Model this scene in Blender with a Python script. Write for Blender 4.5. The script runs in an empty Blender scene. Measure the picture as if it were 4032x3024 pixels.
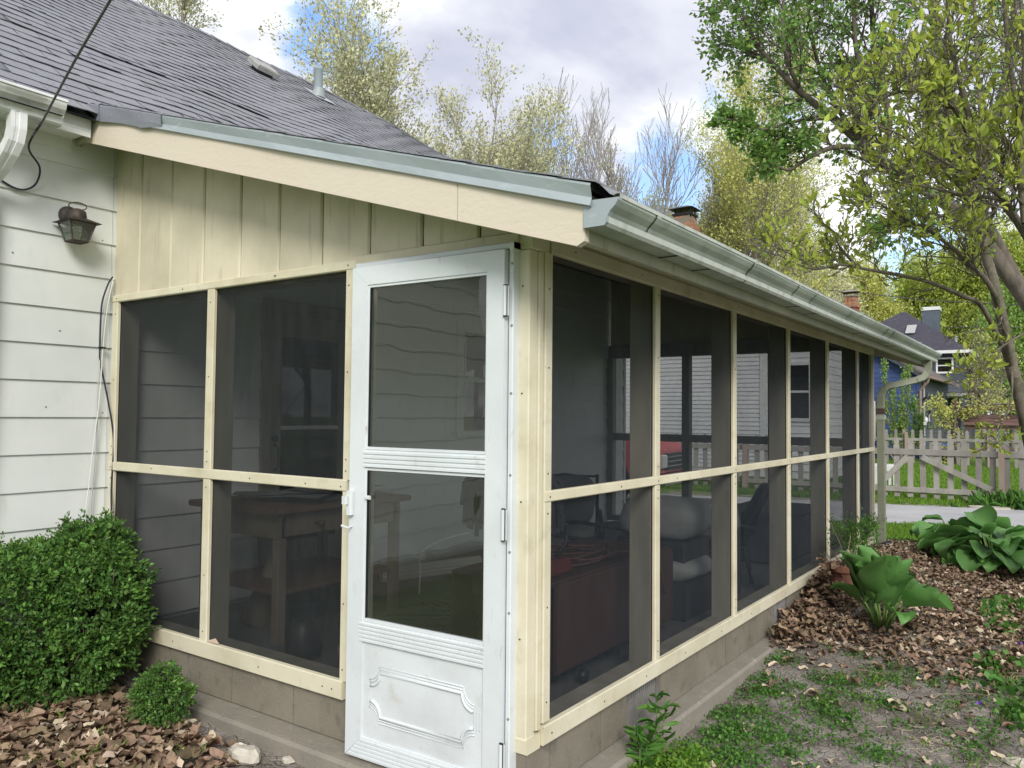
import bpy, math, random
import numpy as np
from mathutils import Matrix, Vector

S = bpy.context.scene
COL = S.collection
R_ = math.radians
rnd = random.Random(7)

# ------------------------------------------------------------------ camera
cd = bpy.data.cameras.new('camera')
cam = bpy.data.objects.new('camera', cd)
COL.objects.link(cam)
_m = [[0.817214, 0.576261, 0.009224], [0.014623, -0.036732, 0.999218], [0.576149, -0.81644, -0.038445]]
cam.matrix_world = Matrix.Translation((1.642,-2.438,1.221)) @ Matrix(_m).transposed().to_4x4()
cd.sensor_width = 36.0
cd.lens = 28.044
cd.clip_start = 0.05
cd.clip_end = 900.0
S.camera = cam

# ------------------------------------------------------------------ sky and sun
SUN_DIR = Vector((0.72, -0.78, 0.68)).normalized()      # towards the sun
W = bpy.data.worlds.new('World'); S.world = W; W.use_nodes = True
nt = W.node_tree; nt.nodes.clear()
def wn(t, **k):
    n = nt.nodes.new(t)
    for a, b in k.items(): setattr(n, a, b)
    return n
def wl(a, b): nt.links.new(a, b)
out = wn('ShaderNodeOutputWorld'); bg = wn('ShaderNodeBackground'); bg.inputs[1].default_value = 0.1
sky = wn('ShaderNodeTexSky', sky_type='NISHITA', sun_disc=False)
sky.sun_elevation = math.asin(SUN_DIR.z)
sky.sun_rotation = math.atan2(SUN_DIR.x, SUN_DIR.y)
tc = wn('ShaderNodeTexCoord'); sep = wn('ShaderNodeSeparateXYZ'); wl(tc.outputs['Generated'], sep.inputs[0])
def wmath(op, a, b=None, clamp=False):
    n = wn('ShaderNodeMath', operation=op, use_clamp=clamp)
    for i, v in enumerate((a, b)):
        if v is None: continue
        if isinstance(v, (int, float)): n.inputs[i].default_value = v
        else: wl(v, n.inputs[i])
    return n.outputs[0]
zc = wmath('ADD', wmath('MAXIMUM', sep.outputs[2], 0.0), 0.22)
px = wmath('DIVIDE', sep.outputs[0], zc); py = wmath('DIVIDE', sep.outputs[1], zc)
cmb = wn('ShaderNodeCombineXYZ'); wl(px, cmb.inputs[0]); wl(py, cmb.inputs[1]); cmb.inputs[2].default_value = 3.7
def wnoise(scale, detail, rough, dist=0.0):
    n = wn('ShaderNodeTexNoise'); n.inputs['Scale'].default_value = scale; n.inputs['Detail'].default_value = detail
    n.inputs['Roughness'].default_value = rough; n.inputs['Distortion'].default_value = dist
    wl(cmb.outputs[0], n.inputs['Vector']); return n.outputs[0]
def wramp(fac, stops):
    n = wn('ShaderNodeValToRGB'); e = n.color_ramp.elements
    while len(e) < len(stops): e.new(0.5)
    for i, (p, c) in enumerate(stops):
        e[i].position = p; e[i].color = (*c, 1)
    wl(fac, n.inputs[0]); return n.outputs[0]
big = wnoise(1.5, 6, 0.52, 0.35); fine = wnoise(4.2, 6, 0.5)
mixn = wmath('ADD', wmath('MULTIPLY', big, 0.72), wmath('MULTIPLY', fine, 0.28))
cloud = wramp(mixn, [(0.34, (2.75, 2.95, 3.7)), (0.43, (3.3, 3.45, 4.1)), (0.52, (4.5, 4.6, 5.0)), (0.58, (6.2, 6.3, 6.4))])
# gaps of blue between the clouds
gap = None
edge = wnoise(5.0, 7, 0.6, 0.5)
for dvec, size, amp in (((-0.684,0.597,0.419), 0.9986, 1.0), ((-0.657,0.628,0.417), 0.9990, 0.7), ((-0.721,0.575,0.387), 0.9994, 0.5), ((-0.276,0.887,0.37), 0.9975, 0.55), ((-0.395,0.876,0.278), 0.9985, 0.8), ((-0.136,0.975,0.176), 0.9985, 0.7), ((-0.513,0.804,0.3), 0.9985, 0.75)):
    vm = wn('ShaderNodeVectorMath', operation='DOT_PRODUCT'); wl(tc.outputs['Generated'], vm.inputs[0]); vm.inputs[1].default_value = dvec
    mr = wn('ShaderNodeMapRange'); wl(vm.outputs['Value'], mr.inputs[0])
    mr.inputs[1].default_value = size - (1 - size) * 1.6; mr.inputs[2].default_value = 1.0; mr.inputs[3].default_value = 0; mr.inputs[4].default_value = amp
    gap = mr.outputs[0] if gap is None else wmath('MAXIMUM', gap, mr.outputs[0])
g2 = wmath('ADD', gap, wmath('MULTIPLY', wmath('SUBTRACT', edge, 0.5), 1.7))
m2 = wn('ShaderNodeMapRange', interpolation_type='SMOOTHSTEP'); wl(g2, m2.inputs[0]); m2.inputs[1].default_value = 0.28; m2.inputs[2].default_value = 0.85
gm = wmath('MULTIPLY', m2.outputs[0], wmath('MULTIPLY', gap, 1.6, True), True)
mx = wn('ShaderNodeMix', data_type='RGBA'); wl(gm, mx.inputs[0]); wl(cloud, mx.inputs[6])
sb = wn('ShaderNodeMix', data_type='RGBA', blend_type='ADD'); sb.inputs[0].default_value = 1.0
wl(sky.outputs[0], sb.inputs[6]); sb.inputs[7].default_value = (0.1, 0.45, 1.5, 1)
wl(sb.outputs[2], mx.inputs[7])
wl(mx.outputs[2], bg.inputs[0]); wl(bg.outputs[0], out.inputs[0])

sd = bpy.data.lights.new('sun', 'SUN'); sd.energy = 1.5; sd.angle = R_(22); sd.color = (1.0, 0.965, 0.90)
so = bpy.data.objects.new('sun', sd); COL.objects.link(so)
so.rotation_euler = SUN_DIR.to_track_quat('Z', 'Y').to_euler(); so.location = (5, -8, 14)

S.view_settings.view_transform = 'Standard'; S.view_settings.look = 'None'
S.view_settings.gamma = 1.0; S.view_settings.exposure = 1.05; S.view_settings.use_curve_mapping = False
S.render.engine = 'CYCLES'
S.cycles.transparent_max_bounces = 16

# ------------------------------------------------------------------ materials
def mat(name, col, rough=0.6, metal=0.0, spec=0.4, n1=None, n2=None, n3=None, bump=None, bump2=None, stretch=(1, 1, 1),
        rnd_obj=0.0, rnd_isl=0.0, transl=0.0, hue=0.0, local=False):
    """n = (scale, colour, low, high[, detail]) noise patches of another colour; bump = (scale, strength, distance, stretch)"""
    m = bpy.data.materials.new(name); m.use_nodes = True
    t = m.node_tree; t.nodes.clear(); L = t.links.new
    def nd(k, **kw):
        n = t.nodes.new(k)
        for a, b in kw.items(): setattr(n, a, b)
        return n
    o = nd('ShaderNodeOutputMaterial'); p = nd('ShaderNodeBsdfPrincipled')
    geo = nd('ShaderNodeNewGeometry')
    if local: src = nd('ShaderNodeTexCoord').outputs['Object']
    else: src = geo.outputs['Position']
    oi = nd('ShaderNodeObjectInfo') if rnd_obj else None
    def mapped(st, off=0.0):
        mp = nd('ShaderNodeMapping'); mp.inputs['Scale'].default_value = st; mp.inputs['Location'].default_value = (off, off * 0.7, off * 1.3)
        L(src, mp.inputs['Vector']); return mp.outputs[0]
    def noise(scale, st=stretch, detail=5, off=0.0, rough=0.6):
        n = nd('ShaderNodeTexNoise'); n.inputs['Scale'].default_value = scale; n.inputs['Detail'].default_value = detail
        n.inputs['Roughness'].default_value = rough; L(mapped(st, off), n.inputs['Vector']); return n.outputs[0]
    cur = nd('ShaderNodeRGB'); cur.outputs[0].default_value = (*col, 1); cur = cur.outputs[0]
    for i, nn in enumerate((n1, n2, n3)):
        if not nn: continue
        sc, c2, lo, hi = nn[:4]; st = nn[4] if len(nn) > 4 else stretch
        mr = nd('ShaderNodeMapRange'); L(noise(sc, st, 6, 3.1 * (i + 1)), mr.inputs[0]); mr.inputs[1].default_value = lo; mr.inputs[2].default_value = hi
        mr.clamp = True
        if len(nn) > 5: mr.inputs[4].default_value = nn[5]
        mx = nd('ShaderNodeMix', data_type='RGBA'); L(mr.outputs[0], mx.inputs[0]); L(cur, mx.inputs[6]); mx.inputs[7].default_value = (*c2, 1); cur = mx.outputs[2]
    for amt, s_ in ((rnd_obj, oi.outputs['Random'] if oi else None), (rnd_isl, geo.outputs['Random Per Island'])):
        if not amt: continue
        hs = nd('ShaderNodeHueSaturation'); mr = nd('ShaderNodeMapRange'); L(s_, mr.inputs[0]); mr.inputs[3].default_value = 1 - amt; mr.inputs[4].default_value = 1 + amt
        L(mr.outputs[0], hs.inputs['Value']); L(cur, hs.inputs['Color'])
        if hue:
            wn_ = nd('ShaderNodeTexWhiteNoise', noise_dimensions='1D'); L(s_, wn_.inputs['W'])
            m3 = nd('ShaderNodeMapRange'); L(wn_.outputs['Value'], m3.inputs[0]); m3.inputs[3].default_value = 0.5 - hue; m3.inputs[4].default_value = 0.5 + hue
            L(m3.outputs[0], hs.inputs['Hue'])
        cur = hs.outputs[0]
    L(cur, p.inputs['Base Color'])
    p.inputs['Roughness'].default_value = rough; p.inputs['Metallic'].default_value = metal; p.inputs['Specular IOR Level'].default_value = spec
    prev = None
    for b in (bump, bump2):
        if not b: continue
        bn = nd('ShaderNodeBump'); bn.inputs['Strength'].default_value = b[1]; bn.inputs['Distance'].default_value = b[2]
        L(noise(b[0], b[3] if len(b) > 3 else stretch, 6, 9.0), bn.inputs['Height'])
        if prev: L(prev, bn.inputs['Normal'])
        prev = bn.outputs[0]
    if prev: L(prev, p.inputs['Normal'])
    sh = p.outputs[0]
    if transl:
        tr = nd('ShaderNodeBsdfTranslucent'); L(cur, tr.inputs[0])
        ms = nd('ShaderNodeMixShader'); ms.inputs[0].default_value = transl; L(sh, ms.inputs[1]); L(tr.outputs[0], ms.inputs[2]); sh = ms.outputs[0]
    L(sh, o.inputs[0])
    return m

def screen_mat(name, col, cover):
    """woven insect screen: part of the light passes, the rest meets dull mesh; denser at a glancing angle"""
    m = bpy.data.materials.new(name); m.use_nodes = True
    t = m.node_tree; t.nodes.clear(); L = t.links.new; nw = t.nodes.new
    o = nw('ShaderNodeOutputMaterial'); g = nw('ShaderNodeNewGeometry')
    dt = nw('ShaderNodeVectorMath'); dt.operation = 'DOT_PRODUCT'; L(g.outputs['Normal'], dt.inputs[0]); L(g.outputs['Incoming'], dt.inputs[1])
    ab = nw('ShaderNodeMath'); ab.operation = 'ABSOLUTE'; L(dt.outputs['Value'], ab.inputs[0])
    pw = nw('ShaderNodeMath'); pw.operation = 'POWER'; L(ab.outputs[0], pw.inputs[0]); pw.inputs[1].default_value = 0.55
    dv = nw('ShaderNodeMath'); dv.operation = 'DIVIDE'; dv.inputs[0].default_value = cover; L(pw.outputs[0], dv.inputs[1])
    cl = nw('ShaderNodeMath'); cl.operation = 'MINIMUM'; L(dv.outputs[0], cl.inputs[0]); cl.inputs[1].default_value = 0.93
    ns = nw('ShaderNodeTexNoise'); mpp = nw('ShaderNodeMapping'); mpp.inputs['Scale'].default_value = (16, 16, 3.0); L(g.outputs['Position'], mpp.inputs[0]); ns.inputs['Scale'].default_value = 1.6; L(mpp.outputs[0], ns.inputs['Vector']); ns.inputs['Detail'].default_value = 6
    mr = nw('ShaderNodeMapRange'); L(ns.outputs[0], mr.inputs[0]); mr.inputs[1].default_value = 0.3; mr.inputs[2].default_value = 0.7; mr.inputs[3].default_value = 0.85; mr.inputs[4].default_value = 1.18
    rgb = nw('ShaderNodeMix'); rgb.data_type = 'RGBA'; rgb.blend_type = 'MULTIPLY'; rgb.inputs[0].default_value = 1; rgb.inputs[6].default_value = (*col, 1); L(mr.outputs[0], rgb.inputs[7])
    d = nw('ShaderNodeBsdfDiffuse'); L(rgb.outputs[2], d.inputs[0])
    tr = nw('ShaderNodeBsdfTransparent')
    mx = nw('ShaderNodeMixShader'); L(cl.outputs[0], mx.inputs[0]); L(tr.outputs[0], mx.inputs[1]); L(d.outputs[0], mx.inputs[2]); L(mx.outputs[0], o.inputs[0])
    return m

def glass_mat(name, tint=(0.8, 0.85, 0.83), wav=0.0, refl=1.0, dust=0.04):
    m = bpy.data.materials.new(name); m.use_nodes = True
    t = m.node_tree; t.nodes.clear(); L = t.links.new; nw = t.nodes.new
    o = nw('ShaderNodeOutputMaterial'); fr = nw('ShaderNodeFresnel'); fr.inputs[0].default_value = 1.5
    mu = nw('ShaderNodeMath'); mu.operation = 'MULTIPLY'; mu.use_clamp = True; L(fr.outputs[0], mu.inputs[0]); mu.inputs[1].default_value = 1.7 * refl
    gl = nw('ShaderNodeBsdfGlossy'); gl.inputs['Roughness'].default_value = 0.015
    if wav:
        g = nw('ShaderNodeNewGeometry'); mp = nw('ShaderNodeMapping'); mp.inputs['Scale'].default_value = (1.3, 1.3, 0.5); L(g.outputs['Position'], mp.inputs[0])
        ns = nw('ShaderNodeTexNoise'); ns.inputs['Scale'].default_value = 5; ns.inputs['Detail'].default_value = 1.5; L(mp.outputs[0], ns.inputs['Vector'])
        b = nw('ShaderNodeBump'); b.inputs['Strength'].default_value = wav; b.inputs['Distance'].default_value = 0.02; L(ns.outputs[0], b.inputs['Height']); L(b.outputs[0], gl.inputs['Normal'])
    tr = nw('ShaderNodeBsdfTransparent'); tr.inputs[0].default_value = (*tint, 1)
    df = nw('ShaderNodeBsdfDiffuse'); df.inputs[0].default_value = (0.5, 0.5, 0.47, 1)
    m1 = nw('ShaderNodeMixShader'); m1.inputs[0].default_value = dust; L(tr.outputs[0], m1.inputs[1]); L(df.outputs[0], m1.inputs[2])
    mx = nw('ShaderNodeMixShader'); L(mu.outputs[0], mx.inputs[0]); L(m1.outputs[0], mx.inputs[1]); L(gl.outputs[0], mx.inputs[2]); L(mx.outputs[0], o.inputs[0])
    return m

M = {}
M['cream'] = mat('cream_paint', (0.675, 0.63, 0.485), 0.62, spec=0.3, n1=(3.0, (0.56, 0.51, 0.36), 0.42, 0.7), n2=(38, (0.34, 0.29, 0.22), 0.69, 0.76), n3=(9, (0.50, 0.46, 0.33), 0.55, 0.8),
                 bump=(22, 0.35, 0.004), bump2=(90, 0.25, 0.002), rnd_obj=0.035)
M['cream_v'] = mat('cream_board_paint', (0.665, 0.605, 0.46), 0.65, spec=0.25, n1=(2.2, (0.52, 0.475, 0.355), 0.38, 0.68), n2=(24, (0.46, 0.42, 0.33), 0.58, 0.72, (1.0, 1.0, 0.10)), n3=(30, (0.30, 0.26, 0.20), 0.72, 0.78),
                   bump=(30, 0.5, 0.004, (1.0, 1.0, 0.09)), bump2=(85, 0.3, 0.002), rnd_obj=0.05)
M['cream_rake'] = mat('old_rake_paint', (0.66, 0.59, 0.485), 0.65, spec=0.25, n1=(2.0, (0.65, 0.57, 0.465), 0.4, 0.7), n2=(60, (0.55, 0.48, 0.37), 0.66, 0.74, (0.35, 1, 1.0)), n3=(28, (0.2, 0.15, 0.12), 0.77, 0.79),
                      bump=(42, 0.45, 0.004, (0.5, 1, 1.2)), bump2=(14, 0.2, 0.006))
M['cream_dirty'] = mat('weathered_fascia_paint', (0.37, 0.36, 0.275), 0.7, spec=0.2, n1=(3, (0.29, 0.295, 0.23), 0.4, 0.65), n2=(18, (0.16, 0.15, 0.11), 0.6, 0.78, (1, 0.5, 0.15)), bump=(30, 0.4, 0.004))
M['siding'] = mat('white_siding_paint', (0.70, 0.72, 0.70), 0.55, spec=0.3, n1=(1.6, (0.62, 0.645, 0.62), 0.4, 0.7), n2=(7, (0.56, 0.58, 0.54), 0.58, 0.8, (1, 1, 0.35)), n3=(70, (0.3, 0.28, 0.24), 0.765, 0.79), bump=(5, 0.15, 0.01), bump2=(60, 0.15, 0.002), rnd_obj=0.02)
M['alu'] = mat('white_aluminium', (0.67, 0.71, 0.73), 0.42, spec=0.45, n1=(3, (0.59, 0.63, 0.645), 0.4, 0.68), n2=(24, (0.46, 0.45, 0.40), 0.62, 0.78, (1, 1, 0.4)), n3=(80, (0.35, 0.32, 0.28), 0.73, 0.78), bump=(4, 0.08, 0.01))
M['alu_panel'] = mat('embossed_aluminium', (0.66, 0.70, 0.72), 0.45, spec=0.45, n1=(4, (0.58, 0.61, 0.62), 0.4, 0.68), n2=(45, (0.45, 0.40, 0.33), 0.66, 0.76), n3=(9, (0.53, 0.52, 0.48), 0.58, 0.75), bump=(180, 0.35, 0.002), bump2=(5, 0.25, 0.012))
M['flash'] = mat('drip_edge_metal', (0.36, 0.41, 0.43), 0.42, metal=0.15, spec=0.5, n1=(2.5, (0.34, 0.39, 0.40), 0.4, 0.7), n2=(26, (0.5, 0.55, 0.56), 0.6, 0.8, (0.3, 1, 1)), bump=(3, 0.2, 0.02))
M['gutter'] = mat('aged_gutter_metal', (0.43, 0.48, 0.43), 0.5, metal=0.1, spec=0.45, n1=(2.2, (0.28, 0.325, 0.285), 0.4, 0.7), n2=(14, (0.20, 0.22, 0.18), 0.6, 0.8, (1, 1, 0.3)), n3=(60, (0.14, 0.14, 0.12), 0.70, 0.76), bump=(6, 0.25, 0.01))
M['downspout'] = mat('mossy_downspout', (0.235, 0.25, 0.185), 0.6, n1=(4, (0.19, 0.195, 0.145), 0.4, 0.7), n2=(20, (0.12, 0.13, 0.09), 0.58, 0.78))
M['gutter_lip'] = mat('worn_gutter_lip', (0.50, 0.53, 0.48), 0.45, metal=0.1, n1=(14, (0.30, 0.32, 0.27), 0.5, 0.75), bump=(30, 0.2, 0.003))
M['gutter_old'] = mat('mildewed_white_gutter', (0.62, 0.64, 0.60), 0.5, spec=0.4, n1=(9, (0.30, 0.31, 0.27), 0.45, 0.66, (0.7, 0.35, 1.2)), n2=(28, (0.12, 0.12, 0.10), 0.6, 0.72, (1, 0.3, 1.6)), bump=(9, 0.2, 0.01))
M['shingle'] = mat('asphalt_shingle', (0.225, 0.228, 0.255), 0.92, spec=0.12, n1=(170, (0.30, 0.305, 0.34), 0.5, 0.68), n2=(2.2, (0.235, 0.238, 0.25), 0.42, 0.75), n3=(60, (0.12, 0.122, 0.14), 0.58, 0.78), bump=(220, 0.5, 0.003), bump2=(9, 0.3, 0.01), rnd_obj=0.05, rnd_isl=0.05)
M['felt'] = mat('roll_roofing', (0.22, 0.23, 0.26), 0.95, spec=0.1, n1=(240, (0.30, 0.31, 0.35), 0.5, 0.62), bump=(260, 0.6, 0.003))
M['block'] = mat('concrete_block', (0.235, 0.212, 0.168), 0.92, spec=0.1, n1=(3, (0.175, 0.157, 0.125), 0.4, 0.7), n2=(14, (0.13, 0.12, 0.10), 0.55, 0.78, (1, 1, 0.8)), n3=(110, (0.31, 0.285, 0.235), 0.62, 0.75), bump=(120, 0.7, 0.004), bump2=(25, 0.4, 0.005), rnd_obj=0.07)
M['mortar'] = mat('mortar', (0.22, 0.20, 0.16), 0.95, spec=0.1, n1=(20, (0.2, 0.18, 0.15), 0.45, 0.7), bump=(90, 0.6, 0.004))
M['footing'] = mat('poured_concrete', (0.27, 0.245, 0.205), 0.93, spec=0.1, n1=(5, (0.23, 0.21, 0.18), 0.4, 0.7), n2=(60, (0.13, 0.12, 0.10), 0.62, 0.76), n3=(22, (0.40, 0.38, 0.34), 0.6, 0.8), bump=(70, 0.6, 0.004), bump2=(14, 0.35, 0.01))
M['vent'] = mat('galvanised_vent', (0.26, 0.25, 0.24), 0.5, metal=0.5, n1=(20, (0.15, 0.13, 0.12), 0.5, 0.75))
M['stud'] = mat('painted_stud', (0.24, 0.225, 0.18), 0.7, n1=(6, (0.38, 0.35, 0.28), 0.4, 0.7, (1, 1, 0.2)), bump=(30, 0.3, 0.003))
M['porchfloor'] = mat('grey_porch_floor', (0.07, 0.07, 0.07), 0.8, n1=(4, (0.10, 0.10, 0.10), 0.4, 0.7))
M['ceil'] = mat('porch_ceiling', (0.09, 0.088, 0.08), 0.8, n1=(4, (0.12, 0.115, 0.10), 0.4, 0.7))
M['dark'] = mat('dark_void', (0.02, 0.02, 0.022), 0.8)
M['blackplastic'] = mat('black_plastic', (0.015, 0.015, 0.018), 0.45)
M['blackcable'] = mat('black_cable', (0.022, 0.024, 0.045), 0.55)
M['greycable'] = mat('grey_cable', (0.45, 0.46, 0.45), 0.6)
M['wirecable'] = mat('service_wire', (0.075, 0.07, 0.068), 0.7, n1=(60, (0.14, 0.13, 0.12), 0.5, 0.7))
M['bronze'] = mat('rusty_bronze', (0.06, 0.05, 0.045), 0.6, metal=0.35, n1=(30, (0.10, 0.075, 0.06), 0.45, 0.7), n2=(60, (0.22, 0.20, 0.18), 0.62, 0.75), bump=(80, 0.4, 0.002))
M['bulb'] = mat('bulb_glass', (0.75, 0.75, 0.70), 0.3)
M['screw'] = mat('screw_head', (0.30, 0.30, 0.28), 0.45, metal=0.5)
M['nail'] = mat('rusty_nail', (0.07, 0.05, 0.04), 0.8)
M['pipe'] = mat('grey_vent_pipe', (0.27, 0.32, 0.345), 0.5, n1=(6, (0.33, 0.37, 0.36), 0.4, 0.7))
M['galv'] = mat('bright_flashing', (0.42, 0.44, 0.46), 0.45, metal=0.3, n1=(12, (0.34, 0.36, 0.38), 0.4, 0.7))
M['screen'] = screen_mat('insect_screen', (0.034, 0.038, 0.040), 0.45)
M['screen_far'] = screen_mat('insect_screen_far', (0.06, 0.062, 0.065), 0.20)
M['screen_side'] = screen_mat('insect_screen_side', (0.032, 0.038, 0.045), 0.31)
M['glass'] = glass_mat('storm_glass', (0.74, 0.82, 0.79), 0.10, 1.0, 0.035)
M['winglass'] = glass_mat('window_glass', (0.35, 0.38, 0.4), 0.05, 1.6, 0.02)
M['soil'] = None
M['bark'] = mat('grey_bark', (0.17, 0.145, 0.12), 0.9, spec=0.1, n1=(8, (0.10, 0.085, 0.07), 0.4, 0.65, (1, 1, 0.3)), n2=(30, (0.25, 0.23, 0.19), 0.6, 0.75), bump=(30, 0.8, 0.01, (1, 1, 0.25)))
M['bark_mag'] = mat('smooth_magnolia_bark', (0.17, 0.15, 0.12), 0.85, spec=0.15, n1=(11, (0.085, 0.085, 0.05), 0.42, 0.66), n2=(40, (0.27, 0.24, 0.20), 0.56, 0.75), bump=(40, 0.5, 0.004))
M['bark_far'] = mat('distant_bark', (0.24, 0.22, 0.195), 0.9, spec=0.1)
M['twig_pale'] = mat('pale_twigs', (0.36, 0.34, 0.325), 0.9, spec=0.1)
M['leaf_maple'] = mat('maple_leaves', (0.21, 0.36, 0.085), 0.5, spec=0.35, transl=0.42, rnd_isl=0.45, hue=0.025)
M['leaf_mag'] = mat('magnolia_leaves', (0.42, 0.50, 0.09), 0.5, spec=0.25, transl=0.45, rnd_isl=0.35, hue=0.018)
M['bud'] = mat('magnolia_buds', (0.17, 0.155, 0.12), 0.9, rnd_isl=0.3)
M['leaf_yg'] = mat('yellow_green_leaves', (0.60, 0.62, 0.20), 0.6, spec=0.2, transl=0.4, rnd_isl=0.35, hue=0.02)
M['leaf_ygb'] = mat('bright_spring_leaves', (0.46, 0.54, 0.12), 0.6, spec=0.2, transl=0.42, rnd_isl=0.4, hue=0.02)
M['leaf_fargreen'] = mat('fresh_green_leaves', (0.28, 0.42, 0.11), 0.6, spec=0.2, transl=0.4, rnd_isl=0.4, hue=0.02)
M['leaf_catkin'] = mat('catkin_foliage', (0.60, 0.60, 0.38), 0.7, spec=0.2, transl=0.3, rnd_isl=0.35, hue=0.02)
M['leaf_box'] = mat('boxwood_leaves', (0.085, 0.175, 0.04), 0.5, spec=0.28, transl=0.25, rnd_isl=0.42, hue=0.018)
M['leaf_box2'] = mat('young_boxwood_leaves', (0.13, 0.265, 0.05), 0.45, spec=0.4, transl=0.28, rnd_isl=0.4, hue=0.018)
M['hosta'] = mat('hosta_leaf', (0.105, 0.25, 0.06), 0.45, spec=0.4, n1=(6, (0.14, 0.30, 0.08), 0.4, 0.7), transl=0.22, rnd_obj=0.28, bump=(40, 0.15, 0.004))
M['weed'] = mat('weed_leaf', (0.085, 0.20, 0.035), 0.5, spec=0.3, transl=0.3, rnd_isl=0.35, hue=0.02)
M['weedlight'] = mat('bright_weed_leaf', (0.15, 0.29, 0.035), 0.5, spec=0.3, transl=0.35, rnd_isl=0.3, hue=0.015)
M['grass'] = mat('grass_blades', (0.15, 0.27, 0.035), 0.55, spec=0.25, transl=0.35, rnd_isl=0.35, hue=0.02)
M['straw'] = mat('dry_grass', (0.42, 0.36, 0.24), 0.8, rnd_isl=0.3)
M['deadleaf'] = mat('dry_fallen_leaves', (0.29, 0.205, 0.14), 0.8, spec=0.12, transl=0.1, rnd_isl=0.55, hue=0.018, n1=(40, (0.18, 0.125, 0.085), 0.45, 0.7))
M['deadleaf_pale'] = mat('bleached_fallen_leaves', (0.50, 0.41, 0.305), 0.75, spec=0.2, transl=0.1, rnd_isl=0.4, hue=0.02)
M['terracotta'] = mat('terracotta', (0.24, 0.105, 0.07), 0.85, n1=(12, (0.18, 0.085, 0.06), 0.4, 0.7))
M['whitestone'] = mat('white_stone', (0.55, 0.51, 0.44), 0.85, n1=(20, (0.40, 0.35, 0.28), 0.45, 0.7), bump=(40, 0.7, 0.008))
M['slate'] = mat('grey_slate', (0.14, 0.14, 0.15), 0.8, n1=(15, (0.2, 0.19, 0.18), 0.45, 0.7), bump=(40, 0.4, 0.004))
M['fence'] = mat('weathered_cedar', (0.33, 0.315, 0.29), 0.85, spec=0.15, n1=(5, (0.24, 0.225, 0.205), 0.4, 0.7, (1, 1, 0.3)), n2=(14, (0.38, 0.33, 0.28), 0.55, 0.75, (1, 1, 0.3)), bump=(40, 0.5, 0.004, (1, 1, 0.1)), rnd_obj=0.16)
M['fence_new'] = mat('newer_cedar_post', (0.40, 0.32, 0.26), 0.8, n1=(9, (0.33, 0.25, 0.2), 0.4, 0.7, (1, 1, 0.15)), rnd_obj=0.05)
M['bluewall'] = mat('blue_painted_boards', (0.052, 0.085, 0.225), 0.6, spec=0.3, n1=(2, (0.045, 0.072, 0.185), 0.4, 0.7), rnd_obj=0.06)
M['darkwall'] = mat('dark_blue_grey_boards', (0.072, 0.082, 0.105), 0.65, n1=(2, (0.055, 0.064, 0.08), 0.4, 0.7), rnd_obj=0.06)
M['darkroof'] = mat('dark_roof_shingles', (0.062, 0.060, 0.078), 0.9, spec=0.1, n1=(6, (0.09, 0.087, 0.105), 0.4, 0.7), n2=(25, (0.035, 0.034, 0.045), 0.5, 0.7))
M['greyroof'] = mat('brown_grey_roof_shingles', (0.15, 0.135, 0.125), 0.9, spec=0.1, n1=(5, (0.11, 0.10, 0.095), 0.4, 0.7), n2=(25, (0.2, 0.18, 0.17), 0.55, 0.7))
M['white'] = mat('white_trim_paint', (0.74, 0.75, 0.75), 0.5, n1=(6, (0.64, 0.65, 0.65), 0.45, 0.7))
M['vinyl'] = mat('white_clapboard', (0.78, 0.785, 0.82), 0.5, n1=(3, (0.70, 0.705, 0.74), 0.4, 0.7), rnd_obj=0.03)
M['brick'] = mat('red_brick', (0.23, 0.085, 0.06), 0.85, n1=(10, (0.30, 0.14, 0.10), 0.45, 0.7), rnd_obj=0.3)
M['brick_tan'] = mat('orange_brick', (0.36, 0.19, 0.115), 0.85, n1=(10, (0.28, 0.13, 0.08), 0.45, 0.7), rnd_obj=0.2)
M['chimpaint'] = mat('slate_painted_chimney', (0.10, 0.125, 0.155), 0.75, n1=(4, (0.08, 0.10, 0.125), 0.4, 0.7), bump=(12, 0.4, 0.01))
M['darkpane'] = glass_mat('dark_house_glass', (0.12, 0.13, 0.14), 0.0, 0.8, 0.02)
M['curtain'] = mat('curtain_cloth', (0.42, 0.42, 0.42), 0.8)
M['skylight'] = glass_mat('skylight_glass', (0.4, 0.5, 0.5), 0.0, 2.5, 0.35)
M['asphalt'] = mat('driveway_concrete', (0.42, 0.42, 0.43), 0.9, spec=0.1, n1=(1.4, (0.33, 0.33, 0.34), 0.4, 0.7), n2=(40, (0.26, 0.26, 0.26), 0.58, 0.75), bump=(80, 0.3, 0.003))
M['pergola'] = mat('brown_stained_lumber', (0.15, 0.085, 0.075), 0.75, n1=(6, (0.11, 0.062, 0.056), 0.4, 0.7, (0.3, 1, 1)), rnd_obj=0.1)
M['redpaint'] = mat('red_car_paint', (0.42, 0.055, 0.07), 0.25, spec=0.7)
M['chrome'] = mat('chrome', (0.5, 0.5, 0.52), 0.25, metal=0.9)
M['tyre'] = mat('tyre_rubber', (0.02, 0.02, 0.022), 0.85)
M['downpink'] = mat('brown_downspout', (0.27, 0.19, 0.17), 0.5)
M['tablewood'] = mat('pale_table_wood', (0.17, 0.14, 0.10), 0.6, n1=(8, (0.14, 0.115, 0.08), 0.4, 0.7, (0.3, 1, 1)))  # table, cord, red plastic and cushion colours lowered to carry the porch's dimness
M['tabletop'] = mat('orange_table_top', (0.12, 0.065, 0.04), 0.7, n1=(9, (0.09, 0.05, 0.03), 0.4, 0.7))
M['redwood'] = mat('mahogany_leaf', (0.055, 0.026, 0.02), 0.6, n1=(5, (0.06, 0.024, 0.018), 0.4, 0.7, (1, 0.2, 1)))
M['redplastic'] = mat('red_plastic', (0.11, 0.018, 0.018), 0.4)
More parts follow.
